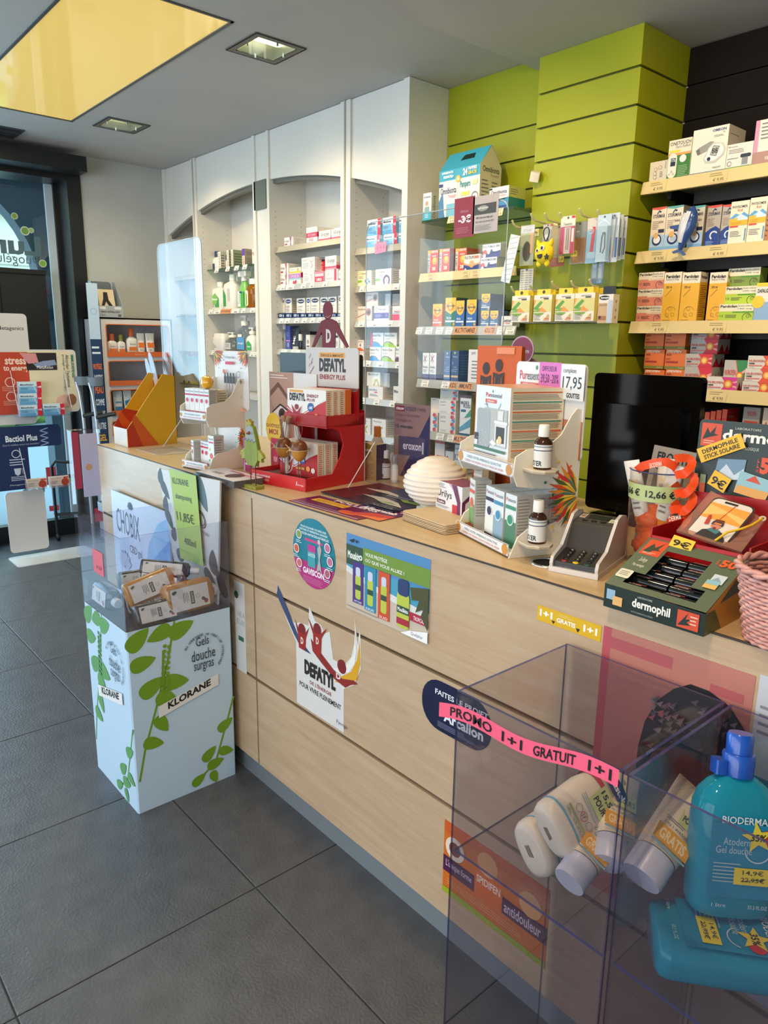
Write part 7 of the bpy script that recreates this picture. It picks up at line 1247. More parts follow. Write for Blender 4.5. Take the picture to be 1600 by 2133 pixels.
# phone pouch pack
P0, P1, P2, P3 = [Vector((-.657, 1.09, 0))+Vector(q) for q in ((.036, .165, 1.122), (.155, .165, 1.108), (.15, .262, 1.15), (.047, .262, 1.186))]
t = thing('phone_pouch_pack', 'clear phone pouch pack showing a smiling skier, with a yellow cord', 'pack', P0); U, V = P1-P0, P3-P0; N_ = U.cross(V).normalized()
m = MB(); q = [Vector((0, 0, 0)), U, P2-P0, V]; m.faces([v-N_*.006 for v in q]+q, [(4, 5, 6, 7), (0, 1, 5, 4), (1, 2, 6, 5), (2, 3, 7, 6), (3, 0, 4, 7)], thin('pouch_film', '#efdccd', .05, .04, .35, '#d9a890')); m.build('pouch', t)
m = MB(); F = Face(m, -N_*.003, U, V, N_); F.rr(.1, .03, .76, .93, '#2e2a30', .1).rr(.13, .03, .73, .91, '#e0d6cc', .09).rect(.13, .45, .73, .8, '#eaa044').poly([(.13, .5), (.45, .62), (.73, .5), (.73, .62), (.13, .75)], '#f2c070').rect(.3, .84, .5, .88, '#151515').path([(.48, .85), (.4, .4)], .012, '#c9501e').poly([(.25, .03), (.3, .2), (.42, .26), (.58, .24), (.68, .12), (.7, .03)], '#1c2228').poly([(.35, .22), (.42, .3), (.55, .26), (.52, .18)], '#3f7a82').ell(.44, .34, .075, '#c9806a').poly([(.355, .38), (.38, .47), (.5, .48), (.53, .38)], '#6a2a22').poly([(.36, .34), (.36, .42), (.52, .42), (.53, .35), (.45, .37)], '#1a2a4a').poly([(.38, .36), (.4, .4), (.5, .4), (.5, .37)], '#e07a2e').poly([(.42, .26), (.47, .26), (.46, .3), (.42, .3)], '#8a1a1a').poly([(.27, .3), (.24, .5), (.28, .52), (.33, .32)], '#b8382a'); m.build('picture', t)
MB().tube([q[1]*.93+q[3]*.72+N_*.002, q[1]*.9+q[3]*.5+N_*.008, q[1]*.82+q[3]*.35+N_*.01, q[1]*.68+q[3]*.22+N_*.008, q[1]*.6+q[3]*.02+N_*.004], .0022, C('#e8b81e', .4), 8).build('cord', t); m = MB().lathe([(.006, 0), (.006, .001), (.003, .001), (.003, 0)], C('#d9c9a8', .3), 14, cap=False); o = m.build('eyelet', t, q[1]*.93+q[3]*.74); o.rotation_euler = N_.to_track_quat('Z', 'Y').to_euler()
# wicker basket
bx, by = -.387, 1.17; t = thing('wicker_basket', 'pale pink wicker basket at the right end of the counter', 'basket', (bx, by, CT+.0005)); WK = mat('pink_wicker', noise_mix('#c98a80', '#dba89c', nscale=90, rough=.6)); m = MB(); H_ = .118
for k in range(17):
    z_ = .004+k*.0064; r_ = .056+.02*(z_/H_); m.tube([(r_*(1+.03*(1 if (i+k) % 2 else -1))*cos(2*pi*i/40), r_*(1+.03*(1 if (i+k) % 2 else -1))*sin(2*pi*i/40), z_) for i in range(40)], .0034, WK, 5, True)
m.build('woven_wall', t, kind='stuff'); m = MB()
for k in range(2): m.tube([((.078+.003*cos(9*a+pi*k))*cos(a), (.078+.003*cos(9*a+pi*k))*sin(a), H_+.003*sin(9*a+pi*k)) for a in [2*pi*i/72 for i in range(72)]], .0042, WK, 6, True)
m.build('braided_rim', t); MB().lathe([(.001, .001), (.054, .001), (.054, .006), (.001, .006)], WK, 24, cap=False).build('base', t)
def a_so(F): F.text(.1, .75, .9, .87, 'Soleil', '#2a3a8a', .04).ring(.5, .45, .3, .04, '#f2e0ec').text(.35, .4, .65, .5, '95%', '#fff').ell(.5, .12, .35, '#2f7a8a', .07).ell(.6, .16, .12, '#e8b82a')
o = tube('sun_gel_tube', 'pink and lilac tube standing in the wicker basket', 0, 0, 0, .058, .19, '#c27a9e', '#b8506a', a_so); o.location = (bx-.004, by+.03, CT+.012); o.rotation_euler = (0, radians(3), radians(30))
o = tube('sun_gel_tube', 'pale green tube lying against the rim in the wicker basket', 0, 0, 0, .055, .14, '#9ab8a0', '#8ab090'); o.location = (bx+.012, by-.012, CT+.04); o.rotation_euler = (radians(-28), radians(30), 0)
# ================================================================ STICKERS ON THE COUNTER FRONT
YF = CF-.0003
def sticker(name, label, x0, z0, x1, z1, art, base=None, shape=None, th=.0008, cat='sticker'):
    o = empty(name, ((x0+x1)/2, YF, z0)); w, h = x1-x0, z1-z0; m = MB(); pts = [((u-.5)*w, v*h) for u, v in shape] if shape else [(-w/2, 0), (w/2, 0), (w/2, h), (-w/2, h)]
    m.prism(pts, -th, 0, C(base or '#e6e6e2', .35), 'y'); F = Face(m, (-w/2, -th, 0), (w, 0, 0), (0, 0, h), (0, -1, 0), .00012, .00012); art(F); m.build('print', o); return tag(o, label, cat)
E5 = ellpts(.5, .5, .5, .5, 44)
def a_gav(F):
    F.poly([(x, y) for x, y in E5 if y <= .42]+[(.01, .42), (.99, .42)][:0] or E5, '#b02a74')
    for k in range(3): F.text(.2-.03*k, .84-.05*k, .8+.03*k, .875-.05*k, ['POUR SOULAGER VOS BRÛLURES', "D'ESTOMAC ET INDIGESTION, CHOISISSEZ", 'GAVISCON ANTIACIDE-ANTIREFLUX'][k], '#e3f0f2', .02)
    F.rect(.3, .66, .72, .7, '#c9407e').text(.25, .18, .75, .27, 'GAVISCON', '#f2e6ee', .04).lines(.25, .05, .75, .15, 4, '#c9709e').rect(.37, .3, .55, .62, '#3f9aa0').rect(.37, .52, .56, .62, '#b83a8a').text(.38, .45, .55, .5, 'GAVISCON', '#fff').poly([(.58, .26), (.63, .45), (.6, .6), (.66, .68), (.7, .6), (.66, .45), (.7, .26), (.65, .3)], '#a8aaa8').ell(.64, .7, .035, '#b8bab8')
    for u, v, c in ((.16, .72, '#7a9a4a'), (.1, .5, '#c9603a'), (.17, .3, '#c96a5a'), (.84, .66, '#b8708a'), (.9, .48, '#b8708a'), (.84, .3, '#a85a6a')): F.ell(u, v, .07, '#e6dfe2').ell(u, v, .055, c).lines(u-.07, v-.13, u+.07, v-.08, 2, '#dce8ea')
sticker('round_sticker', 'round teal and magenta heartburn sticker on the counter front', -1.674, .781, -1.476, .979, a_gav, '#1b7a8a', E5)
def a_mou(F):
    F.rect(0, 0, 1, 1, '#4f86b8').rect(0, .3, 1, .62, '#4a9ab8').poly([(0, .55), (.4, .4), (1, .3), (1, 0), (0, 0)], '#c9b8a6').poly([(0, .5), (.4, .36), (1, .26), (1, .36), (.4, .44), (0, .58)], '#d9dcd6').rect(.22, .66, 1, .88, '#6f8f34').rect(0, .6, .22, .86, '#2f4a34').text(.02, .68, .17, .78, 'Mouskit', '#eef0e6', .03).ring(.19, .73, .022, .012, '#eef0e6').text(.25, .78, .52, .84, 'VOUS PROTÈGE', '#eef0e2', .02).text(.25, .7, .72, .76, 'OÙ QUE VOUS ALLIEZ !', '#eef0e2', .02)
    for k, (u, c, h, s) in enumerate([(.09, '#4a2f7e', .6, 'ANTI-TIQUES'), (.25, '#2f86a8', .6, 'EUROPE'), (.42, '#c9502a', .66, 'SUD')]):
        F.rect(u, .12-.03*k, u+.14, .66, c).rr(u+.035, .18-.02*k, u+.105, .5, '#b8c44a', .02).rect(u+.035, .3, u+.105, .37, '#2f4a34').rr(u+.04, .48, u+.1, .6, '#c9cde0', .02).text(u+.02, .13-.03*k, u+.12, .16-.03*k, s, '#fff')
    F.rect(.66, .2, 1, .3, '#a8283a').text(.84, .22, .98, .27, 'TROPICALES', '#fff').rr(.65, .06, .79, .5, '#b8c44a', .03).rect(.65, .24, .79, .33, '#2f4a34').text(.66, .26, .78, .31, 'MouSkito', '#fff', .02).rr(.66, .46, .78, .66, '#2a3a6a', .03).rect(.65, .1, .79, .18, '#a8283a').poly([(.8, .6), (1, .66), (1, .15), (.92, .3), (.95, .4), (.86, .32), (.9, .48), (.82, .45)], '#4a4a26').poly([(.7, 0), (1, 0), (1, .14), (.8, .07)], '#f2f2f0').text(.82, .02, .95, .07, 'Qualiphar', '#444').lines(.02, .04, .6, .06, 1, '#8a8a80').poly([(.05, .92), (.12, .96), (.1, .9)], '#222').ell(.15, .93, .012, '#222')
sticker('insect_poster', 'mosquito repellent poster with four spray bottles on a beach', -1.428, .768, -1.12, .972, a_mou, '#d6d2ca', [(0, 0), (.95, 0), (1, .12), (1, 1), (0, 1)], cat='poster')
def a_dfs(F):
    g = '#7a1a1c'
    F.poly([(.02, .995), (.3, .6), (.44, .52), (.32, .52), (.22, .62), (.0, .9)], '#39466e').text(.42, .25, .68, .29, "DE L'ÉNERGIE", '#8a2a2e', .02).text(.29, .18, .79, .225, 'POUR VIVRE PLEINEMENT', '#2a2a2a', .02).text(.74, .04, .86, .08, 'Perrigo', '#555')
    F.poly([(.72, .4), (.86, .43), (.96, .52), (.995, .66), (.99, .85), (.96, .68), (.9, .56), (.8, .48)], '#d8a21e').poly([(.86, .6), (.93, .72), (.94, .9), (.955, .75), (.94, .64), (.88, .55), (.78, .49), (.7, .5)], '#ecebe4')
    F.poly([(.44, .66), (.56, .58), (.7, .5), (.8, .46), (.93, .5), (.97, .485), (.9, .45), (.84, .4), (.72, .42), (.56, .5), (.46, .56)], '#8a2420').ell(.8, .56, .05, g)
    for u, v, s in ((.33, .7, .8), (.52, .77, 1)): F.ell(u, v, .045, g); F.poly([(u-.115*s, v+.07), (u-.05, v-.06), (u-.04, v-.22*s), (u+.04, v-.22*s), (u+.05, v-.06), (u+.115*s, v+.05), (u+.03, v-.035), (u-.03, v-.035)], '#9a2420').text(u-.015, v-.13, u+.018, v-.07, 'D', '#e6dcd6', .04)
    F.text(.74, .44, .79, .49, 'D', '#e6dcd6', .04).text(.36, .32, .73, .45, 'DEFATYL', '#1e1c1e', .05)
sticker('cutout_sticker', 'white cut-out sticker of red figures in a swoosh reading defatyl', -1.765, .398, -1.367, .745, a_dfs, '#dcdbd8', [(.25, 0), (.82, 0), (.82, .38), (.93, .46), (1, .62), (1, .82), (.985, .95), (.97, .8), (.955, .86), (.937, 1), (.935, .82), (.9, .68), (.82, .58), (.7, .58), (.66, .8), (.6, .76), (.56, .82), (.49, .83), (.42, .93), (.41, .76), (.31, .75), (.22, .72), (.14, .8), (.02, 1), (0, .93), (.14, .7), (.25, .56)])
sticker('pill_sticker', 'navy rounded sticker beginning faites le pr, partly behind the clear bin', -1.136, .565, -.92, .69, lambda F: F.text(.2, .68, .95, .82, 'FAITES LE PROJET', '#e6e9f0', .02).text(.28, .5, .6, .58, 'Découvrez', '#c9ccd8').text(.34, .25, .9, .46, 'Arcalion', '#e6e9f0', .03).lines(.25, .08, .8, .2, 4, '#7a80a0'), '#10173a', [(a/.216, b/.125) for a, b in rrect(0, 0, .216, .125, .058, 6)])
sticker('promo_strip_sticker', 'yellow 1+1 gratis strip below the counter edge', -.82, .92, -.677, .951, lambda F: F.text(.04, .35, .25, .8, '1+1', '#f6f2e0', .05).text(.32, .3, .62, .6, 'GRATIS', '#f6f2e0', .04).text(.74, .3, .95, .75, '1+1', '#f6f2e0', .05).poly([(.27, .1), (.3, .3), (.24, .3)], '#1a1a1a').poly([(.66, .1), (.69, .35), (.63, .35)], '#1a1a1a').lines(.35, .7, .6, .9, 2, '#e6d88a'), '#dcb01e')
def a_wom(F):
    F.poly([(0, 0), (0, 1), (.06, 1), (.06, 0)], '#b8505a').rect(.06, .93, .5, .97, '#b0565a').rect(.75, .9, .95, .93, '#b0565a')
    Q = lambda *p: [(u+.03, v+.17) for u, v in p]
    F.poly(Q((.33, .32), (.36, .52), (.46, .62), (.7, .64), (.95, .56), (.97, .4), (.97, -.17), (.55, -.17), (.42, .0), (.36, .15)), '#8a5f4a').poly(Q((.55, -.17), (.97, -.17), (.97, .2), (.8, -.02)), '#7a4f3e')
    F.poly(Q((.3, .36), (.3, .45), (.33, .55), (.4, .64), (.5, .7), (.6, .735), (.72, .735), (.85, .71), (.95, .655), (.97, .6), (.97, .43), (.88, .47), (.7, .52), (.55, .51), (.42, .47), (.35, .38)), '#1c191c')
    for k in range(70):
        a = random.uniform(.34, .9); b = .5+.2*random.random()-abs(a-.64)*.22+.01; c = random.choice(['#77696c', '#8a7a78', '#a8525a', '#6a5a5e', '#5a4f54']); F.poly(Q((a, b), (a+.05, b+.018), (a+.035, b-.004), (a+.06, b-.01)), c)
    F.poly(Q((.5, .34), (.58, .385), (.68, .38), (.78, .33), (.68, .355), (.6, .36)), '#4a2f24').poly(Q((.52, .235), (.6, .268), (.7, .262), (.77, .225), (.68, .21), (.58, .212)), '#a89488').ell(.68, .41, .03, '#2a1a16').path(Q((.5, .24), (.6, .275), (.7, .27), (.79, .225)), .012, '#2a1a14')
sticker('portrait_poster', 'pink poster of a woman in a patterned head wrap behind the clear bins', -.672, .42, -.404, .954, a_wom, '#b9776a', cat='poster')
sticker('product_poster', 'white poster with a blue bottle picture at the right frame edge', -.398, .4, -.1, .96, lambda F: F.lines(.02, .82, .3, .92, 4, '#888').rr(.02, .5, .4, .78, '#2f8aa8', .05).rr(.0, .7, .2, .82, '#a8c4cc', .04).ell(.1, .62, .1, '#b82a3a'), '#c3c6cc', cat='poster')
sticker('pain_relief_poster', 'orange and plum pain relief poster low on the counter behind the clear bin', -1.047, .15, -.742, .345, lambda F: F.rect(0, .85, 1, 1, '#c9581e').rect(0, .3, 1, .52, '#4a1440').text(.03, .36, .3, .48, "L'unique forme", '#e6d0e0').text(.62, .34, .95, .48, 'antidouleur', '#e6d0e0', .01).rect(.33, .3, .6, .62, '#d8641e').text(.35, .48, .58, .58, 'SPIDIFEN', '#f6e6d6', .02).rect(0, 0, 1, .08, '#9aa81e').ell(.12, .68, .1, '#e6d6c0').ell(.12, .68, .06, '#7a3a2a').ell(.45, .78, .1, '#e6a86a').ell(.85, .66, .1, '#e6a86a').lines(.05, .14, .8, .24, 3, '#e0a06a'), '#cf6a1e', cat='poster')
sticker('info_card', 'narrow white card with grey lettering beside the printed bin', -2.02, .38, -1.955, .69, lambda F: F.text(.3, .62, .95, .68, 'NE A', '#9aa09a').text(.2, .53, .95, .59, 'EUX', '#9aa09a').rect(.3, .35, .8, .4, '#2f6a4a').ell(.2, .85, .2, '#2f4a34'), '#d3d3ce', cat='card')
# ================================================================ CLEAR SCREENS ON THE COUNTER
def screen(label, y, pts, foot):
    t = thing('clear_screen', label, 'screen', (pts[0][0], y, CT)); P = [(a-pts[0][0], z-CT) for a, z in pts]
    MB().prism(P, 0, .004, ACR(), 'y').build('sheet', t); m = MB(); m.tube([(a, .002, z) for a, z in P], .0016, C('#b4bab8', .25), 6, True); m.build('polished_edge', t)
    for i, fx in enumerate(foot):
        fx -= pts[0][0]; m = MB().prism([(-.13, .0), (.13, 0), (.13, .006), (.02, .14), (.004, .16), (-.004, .16), (-.02, .14), (-.13, .006)], fx, fx+.004, ACR(), 'x'); m.tube([(fx+.002, -.128, .005), (fx+.002, -.02, .14)], .0016, C('#e6ebea', .2), 5); m.build('foot', t)
def rp(x0, x1, z0, z1, r=.03, n=5): return [(x0, z0), (x1, z0)]+[(x1-r+r*cos(a), z1-r+r*sin(a)) for a in [pi/2*k/n for k in range(n+1)]]+[(x0+r-r*cos(a), z1-r+r*sin(a)) for a in [pi/2-pi/2*k/n for k in range(n+1)]]
screen('large clear acrylic screen in the middle of the counter', 1.5, rp(-1.815, -1.262, CT+.002, 1.80), (-1.74,))
screen('clear acrylic screen at the entrance end of the counter', 1.43, rp(-3.14, -2.74, CT+.002, 1.84), (-2.9,))
for (a, b, c, s, art) in ((948, 987, '#8f2a38', 'plum offer card reading minus 3 euros taped on the clear screen', lambda F: F.text(.3, .62, .7, .7, 'tilman', '#c98a90').text(.22, .36, .85, .56, '-3€', '#ecd6d8', .05).lines(.12, .1, .85, .26, 4, '#b86a72')),
                         (987, 1036, '#b8aca4', 'grey advert card with a dark picture taped on the clear screen', lambda F: F.rect(.05, .5, .92, .78, '#45443c').ell(.4, .66, .2, '#8f8f84', .08).text(.2, .63, .62, .7, 'kalmiplant', '#e6e3da', .02).text(.15, .38, .8, .44, 'BIO plantaardige gel', '#4a443e', .02).text(.12, .27, .85, .33, 'Gel à base de plantes BIO', '#4a443e', .01).lines(.12, .06, .85, .22, 4))):
    p, q = Y(a, 415+(0 if a < 980 else -4), 1.4975), Y(b, 490, 1.4975); w = q.x-p.x; h = (Y(a, 413, 1.4975).z-Y(a, 495, 1.4975).z)*(1 if a < 980 else .93); m = MB().box(0, -.0008, -h, w, 0, 0, C(c, .4)); F = Face(m, (0, -.0008, -h), (w, 0, 0), (0, 0, h), (0, -1, 0)); art(F); tag(m.build('offer_card', None, p), s, 'card')
# magazine holder
t = frame('magazine_holder', 'yellow, orange and red cardboard magazine holder at the entrance end of the counter', 'holder', -3.14, 1.19, CT+.0005, 0)
sdm = [(0, 0), (.22, 0), (.22, .29), (.17, .3), (0, .075)]; YL = '#d9a21e'
for k, xx in enumerate((0, .145)):
    m = MB().prism(sdm, xx, xx+.004, C(YL, .45), 'x'); F = Face(m, (xx+.004, 0, 0), (0, .22, 0), (0, 0, .3), (1, 0, 0)); F.poly([(0, 0), (.42, 0), (.2, .42), (0, .25)] if k else [(0, 0), (.7, 0), (.5, .45), (.22, .5), (0, .25)], '#b8321c').poly([(.3, 0), (.62, 0), (.16, .46), (.1, .37)], '#cf5a1e'); m.build('side_panel', t)
m = MB(); m.box(.004, 0, 0, .145, .003, .075, C('#d9d4cc')); m.box(.004, .217, 0, .145, .22, .29, C(YL)); m.box(.004, .003, 0, .145, .217, .003, C('#b8321c')); m.build('front_and_back', t)
MB().box(.012, .01, .003, .137, .2, .06, C('#c9502a', .5)).build('leaflet_stack', t)
# bunny card
t = thing('bunny_ear_card', 'rabbit-ear cut-out card leaning out of the magazine holder', 'card', (-3.05, 1.37, CT+.15), (radians(-4), radians(-36), 0)); m = MB().prism([(-.05, 0), (.05, 0), (.048, .12), (-.045, .12)], 0, .003, C('#c96a3e'), 'y')
for s in (-1, 1): m.prism(ellpts(s*.024, .19, .021, .085, 22), 0, .003, C('#b4c4d8'), 'y')
F = Face(m, (-.05, 0, 0), (.1, 0, 0), (0, 0, .25), (0, -1, 0)); F.poly([(.1, .25), (.6, .25), (.6, .62), (.1, .62)], '#e3e0e6').poly([(.16, .3), (.54, .3), (.54, .58), (.16, .58)], '#a8522e').lines(.65, .3, .9, .55, 4, '#d9b0a0'); m.build('card', t)
# ================================================================ LEFT WALL DISPLAYS
XD = -5.1
def xd(px, py, x=XD): p = X(px, py, x); return p
a, b = xd(205, 663), xd(352, 663); y0, y1 = a.y, b.y+.02; ZT = 1.585; w = y1-y0
t = thing('sun_care_unit', 'white sun care shelf unit with orange shelf edges against the entrance wall', 'shelf unit', (XD, y0, 0)); UW = C('#cfc9c4', .4)
zo = [(xd(285, 677).z, xd(285, 742).z), (xd(285, 752).z, xd(285, 801).z), (xd(285, 811).z, xd(285, 862).z), (xd(285, 875).z, .78), (.7, .45), (.38, .12)]
m = MB(); holed(m, 0, 0, w, ZT, [(.045, q, w-.03, p) for p, q in zo], lambda a, b: (0, a, b), UW); m.box(-.28, 0, 0, -.27, w, ZT, C('#c3c3cc', .5)); m.box(-.28, 0, 0, 0, .012, ZT, C('#b4b6bc', .4)); m.box(-.28, w-.012, 0, 0, w, ZT, UW); m.box(-.28, 0, ZT-.01, .0, w, ZT, UW); m.build('cabinet', t)
for p, q in zo[:4]:
    m = MB(); o_ = C('#c8602a', .4); m.box(-.27, .045, q-.004, .008, w-.03, q+.004, C('#b9b3ae')); m.box(.002, .045, q-.004, .014, w-.03, q+.03, o_); m.tube([(.003, .045, q), (.003, .045, p-.012), (.003, .057, p), (.003, w-.042, p), (.003, w-.03, p-.012), (.003, w-.03, q)], .004, o_, 5); s_ = m.build('shelf', t)
    m = MB(); Face(m, (.0145, .045, q-.002), (0, w-.075, 0), (0, 0, .03), (1, 0, 0)).text(.42, .35, .58, .65, 'Eucerin', '#e0a884', .01); m.build('brand_print', s_)
def QX(kind, px0, px1, pyt, z, body, cap, label, art=None):
    p, q = xd(px0, pyt, XD-.06), xd(px1, pyt, XD-.06); w_ = abs(q.y-p.y); h = p.z-z
    f = tube if kind == 't' else bottle
    if kind == 'b': o = bottle('sun_lotion_bottle', label, XD-.06, (p.y+q.y)/2, z, w_, h, body, cap, art=art, capw=.5, capfrac=.3); 
    elif kind == 't': o = tube('sun_cream_tube', label, XD-.06, (p.y+q.y)/2, z, w_, h, body, cap, art)
    else: return carton('sun_care_box', label, w_, .05, h, body, art, (XD-.06, (p.y+q.y)/2, z), radians(90))
    o.rotation_euler = (0, 0, radians(90)); return o
aE = lambda F: F.rect(.0, .25, 1, .55, '#d8702e').text(.15, .7, .85, .85, 'Eucerin', '#555').lines(.1, .05, .8, .2, 2)
z = zo[0][1]+.031-.026
QX('b', 221, 242, 695, z, '#e0dcd6', '#c8602a', 'white sun lotion bottle with an orange cap, leftmost on the top shelf', aE); QX('b', 242.5, 259, 697, z, '#e0dcd6', '#8a8a2e', 'white sun lotion bottle with an olive cap on the top shelf', aE)
QX('b', 261, 283, 684, z, '#e0dcd6', '#c8602a', 'tallest white sun lotion bottle with an orange cap', aE); QX('t', 284, 300, 694, z, '#e3e0da', '#dcd6cc', 'white and orange sun cream tube, left of two on the top shelf', aE); QX('t', 302, 320, 694, z, '#e3e0da', '#dcd6cc', 'white and orange sun cream tube, right of two on the top shelf', aE)
z = zo[2][1]+.005
QX('t', 234, 254, 815, z, '#dfe3e2', '#2f6a9e', 'white sun cream tube with a blue base on the third shelf', lambda F: F.rect(0, 0, 1, .2, '#2f6a9e').rect(.1, .4, .9, .5, '#4a9ab8').text(.1, .75, .9, .85, 'LA ROCHE', '#2f5f9e'))
QX('t', 256, 273, 813, z, '#dfe3e2', '#e07a2e', 'white, blue and orange sun cream tube on the third shelf', lambda F: F.poly([(0, .2), (1, .3), (1, .6), (0, .5)], '#2f7ab0').ell(.3, .8, .2, '#2f9ab8').rect(0, 0, 1, .15, '#e07a2e'))
QX('c', 274, 289, 814, z, '#b98a4a', '', 'golden box on the third shelf of the sun care unit', lambda F: F['f'].ell(.5, .6, .25, '#d9b87a').rect(0, .1, 1, .3, '#a8702e')); QX('b', 290, 300, 817, z, '#e07a2e', '#d9d6d0', 'orange spray bottle with a white cap on the third shelf'); QX('c', 302, 318, 820, z, '#a8623a', '', 'brown and orange box on the third shelf beside the spray')
# stocking box on top of the unit
t = thing('stocking_box', 'open grey box of compression stockings on top of the sun care unit', 'box', (XD+.01, y0-.0, ZT+.001)); G2 = C('#a0a4a8', .4); m = MB()
m.box(-.16, 0, 0, 0, .17, .075, G2); m.prism([(0, .0), (.17, 0), (.17, .075), (.155, .23), (.14, .24), (.02, .24), (0, .2)], -.16, -.155, C('#6f7378', .5), 'x'); m.prism([(-.16, 0), (0, 0), (-.005, .09), (-.12, .24), (-.16, .24)], 0, .004, C('#a9bccc', .4), 'y'); m.prism([(-.16, 0), (0, 0), (-.005, .09), (-.12, .24), (-.16, .24)], .166, .17, G2, 'y')
F = Face(m, (0, 0, 0), (0, .17, 0), (0, 0, .075), (1, 0, 0)); F.text(.1, .4, .85, .6, 'www.solidea.com', '#222', .02).rect(.05, .7, .3, .92, '#d9d9d6').rect(.65, .7, .92, .92, '#d9d9d6').lines(.1, .1, .3, .25, 1).rect(.78, .08, .9, .28, '#5a5a5a'); m.build('carton', t)
m = MB(); m.box(-.04, .03, .07, -.035, .14, .2, C('#d9c4a0')); F = Face(m, (-.0345, .03, .07), (0, .11, 0), (0, 0, .13), (1, 0, 0)); F.poly([(.35, .85), (.6, .85), (.62, .45), (.85, .12), (.6, .12), (.45, .35), (.3, .1), (.12, .1), (.3, .5)], '#1e1814').ell(.6, .05, .3, '#1e1814', .05); m.build('stocking_pack', t, None, (0, radians(-14), 0))
# navy sun banner beside it
p, q = X(190, 600, -5.0), X(207, 600, -5.0); y_ = X(192, 700, -5.0).y
t = thing('roll_up_banner', 'tall narrow pale and navy skin protection banner beside the entrance frame', 'banner', (-5.06, y0-.08, 0)); m = MB(); m.box(-.004, -.0, 0, 0, .072, 1.8, C('#b4c9de', .4)); F = Face(m, (0, 0, 0), (0, .072, 0), (0, 0, 1.8), (1, 0, 0)); F.rect(0, 0, 1, .8, '#1d3a5e').rect(0, .8, 1, 1, '#b9cfe6').ring(.5, .9, .3, .05, '#8aa8c8').lines(.1, .74, .9, .78, 2, '#d9e4ee')
for k, (s, c) in enumerate([('PROTÉGEZ', '#e0703a'), ('VOTRE', '#c9d6e2'), ('PEAU', '#e0703a'), ('COMME', '#c9d6e2'), ('AUCUNE', '#c9d6e2'), ('AUTRE', '#c9d6e2'), ('GEL', '#e0b03a'), ('SPF', '#c9d6e2')]): F.text(.1, .69-.045*k, .9, .715-.045*k, s, c, .03)
m.build('print', t); MB().box(-.05, -.005, 0, .03, .075, .02, C('#8a8d90', .3, .5)).build('base', t)
# crutches
for k, (px, py) in enumerate([(178, 800), (205, 800)]):
    g = X(px, py+55, -4.9+.13*k); t = thing('crutch', 'grey forearm crutch leaning at the entrance frame, '+['nearer the stand', 'nearer the banner'][k], 'crutch', (-4.87+.13*k, g.y-.02, 0)); AL = C('#a9b0b6', .3, .7); DKG = C('#23292d', .5)
    MB().tube([(0, 0, .0), (-.02, .0, .95)], .011, AL, 10).build('shaft', t); MB().tube([(-.02, 0, .93), (-.03, -.01, 1.1), (-.045, -.02, 1.17)], .01, AL, 8).build('upper_shaft', t)
    MB().tube([(-.02, 0, .95), (.03, .07, .97), (.05, .1, .975)], .014, DKG, 8).build('grip', t); MB().lathe([(.012, 0), (.016, .004), (.012, .03)], DKG, 10).build('rubber_tip', t)
    m = MB(); n = 9; vs = []
    for i in range(n): a_ = -2.3+4.4*i/(n-1); vs += [(.045*cos(a_), .045*sin(a_), 0), (.05*cos(a_), .05*sin(a_), .055)]
    m.faces(vs, [(2*i, 2*i+2, 2*i+3, 2*i+1) for i in range(n-1)], C('#6f7d88', .4), True); m.build('arm_cuff', t, (-.05, .02, 1.15))
# black cabinet in front of the glass
t = thing('black_cabinet', 'black panelled back of a window display standing before the shop window', 'cabinet', (-5.44, .55, 0)); m = MB(); BB = C('#0b0c0e', .6); m.box(-.09, 0, .97, 0, 1.12, 1.86, BB); m.box(-.07, .1, 0, -.03, .16, 1, BB); m.box(-.07, .6, 0, -.03, .66, 1, BB); m.build('body', t); MB().box(-.092, -.01, 1.86, .01, 1.125, 1.89, C('#0e1013', .4)).build('top', t)
for k in range(4): MB().box(0, .02+.27*k, .99, .008, .28+.27*k, 1.85, BB).build('door_panel', t)
# white supplement stand
XS = -5.12
def sx(px, py, x=XS): p = X(px, py, x); return p.y, p.z
t = thing('supplement_stand', 'white floor stand with red and navy supplement panels by the entrance', 'stand', (XS, 1.2, 0)); WS = C('#cfcac6', .35)
def SPL(name, corners, art, x=XS, th=.006, col=None, r=.025, cut=None):
    (p0, q0), (p1, q1) = corners; ya, zb = sx(p0, q1, x); yb, za = sx(p1, q0, x); yb = sx(p1, (q0+q1)/2, x)[0]; ya = sx(p0, (q0+q1)/2, x)[0]; za = sx((p0+p1)/2, q0, x)[1]; zb = sx((p0+p1)/2, q1, x)[1]
    m = MB(); pp = rrect(ya-1.2, zb, yb-1.2, za, r, 4) if not cut else [(ya-1.2+(yb-ya)*a, zb+(za-zb)*b) for a, b in cut]; m.prism(pp, x-XS-th, x-XS, C(col or '#cfcac6', .35), 'x'); F = Face(m, (x-XS, ya-1.2, zb), (0, yb-ya, 0), (0, 0, za-zb), (1, 0, 0)); art and art(F); return m.build(name, t)
SPL('header', ((-60, 652), (58, 735)), lambda F: F.text(.45, .55, .93, .68, 'Metagenics', '#444', .01), XS-.004)
SPL('post', ((-40, 850), (77, 885)), None, XS-.012); SPL('base_post', ((16, 1022), (98, 1148)), None, XS-.01)
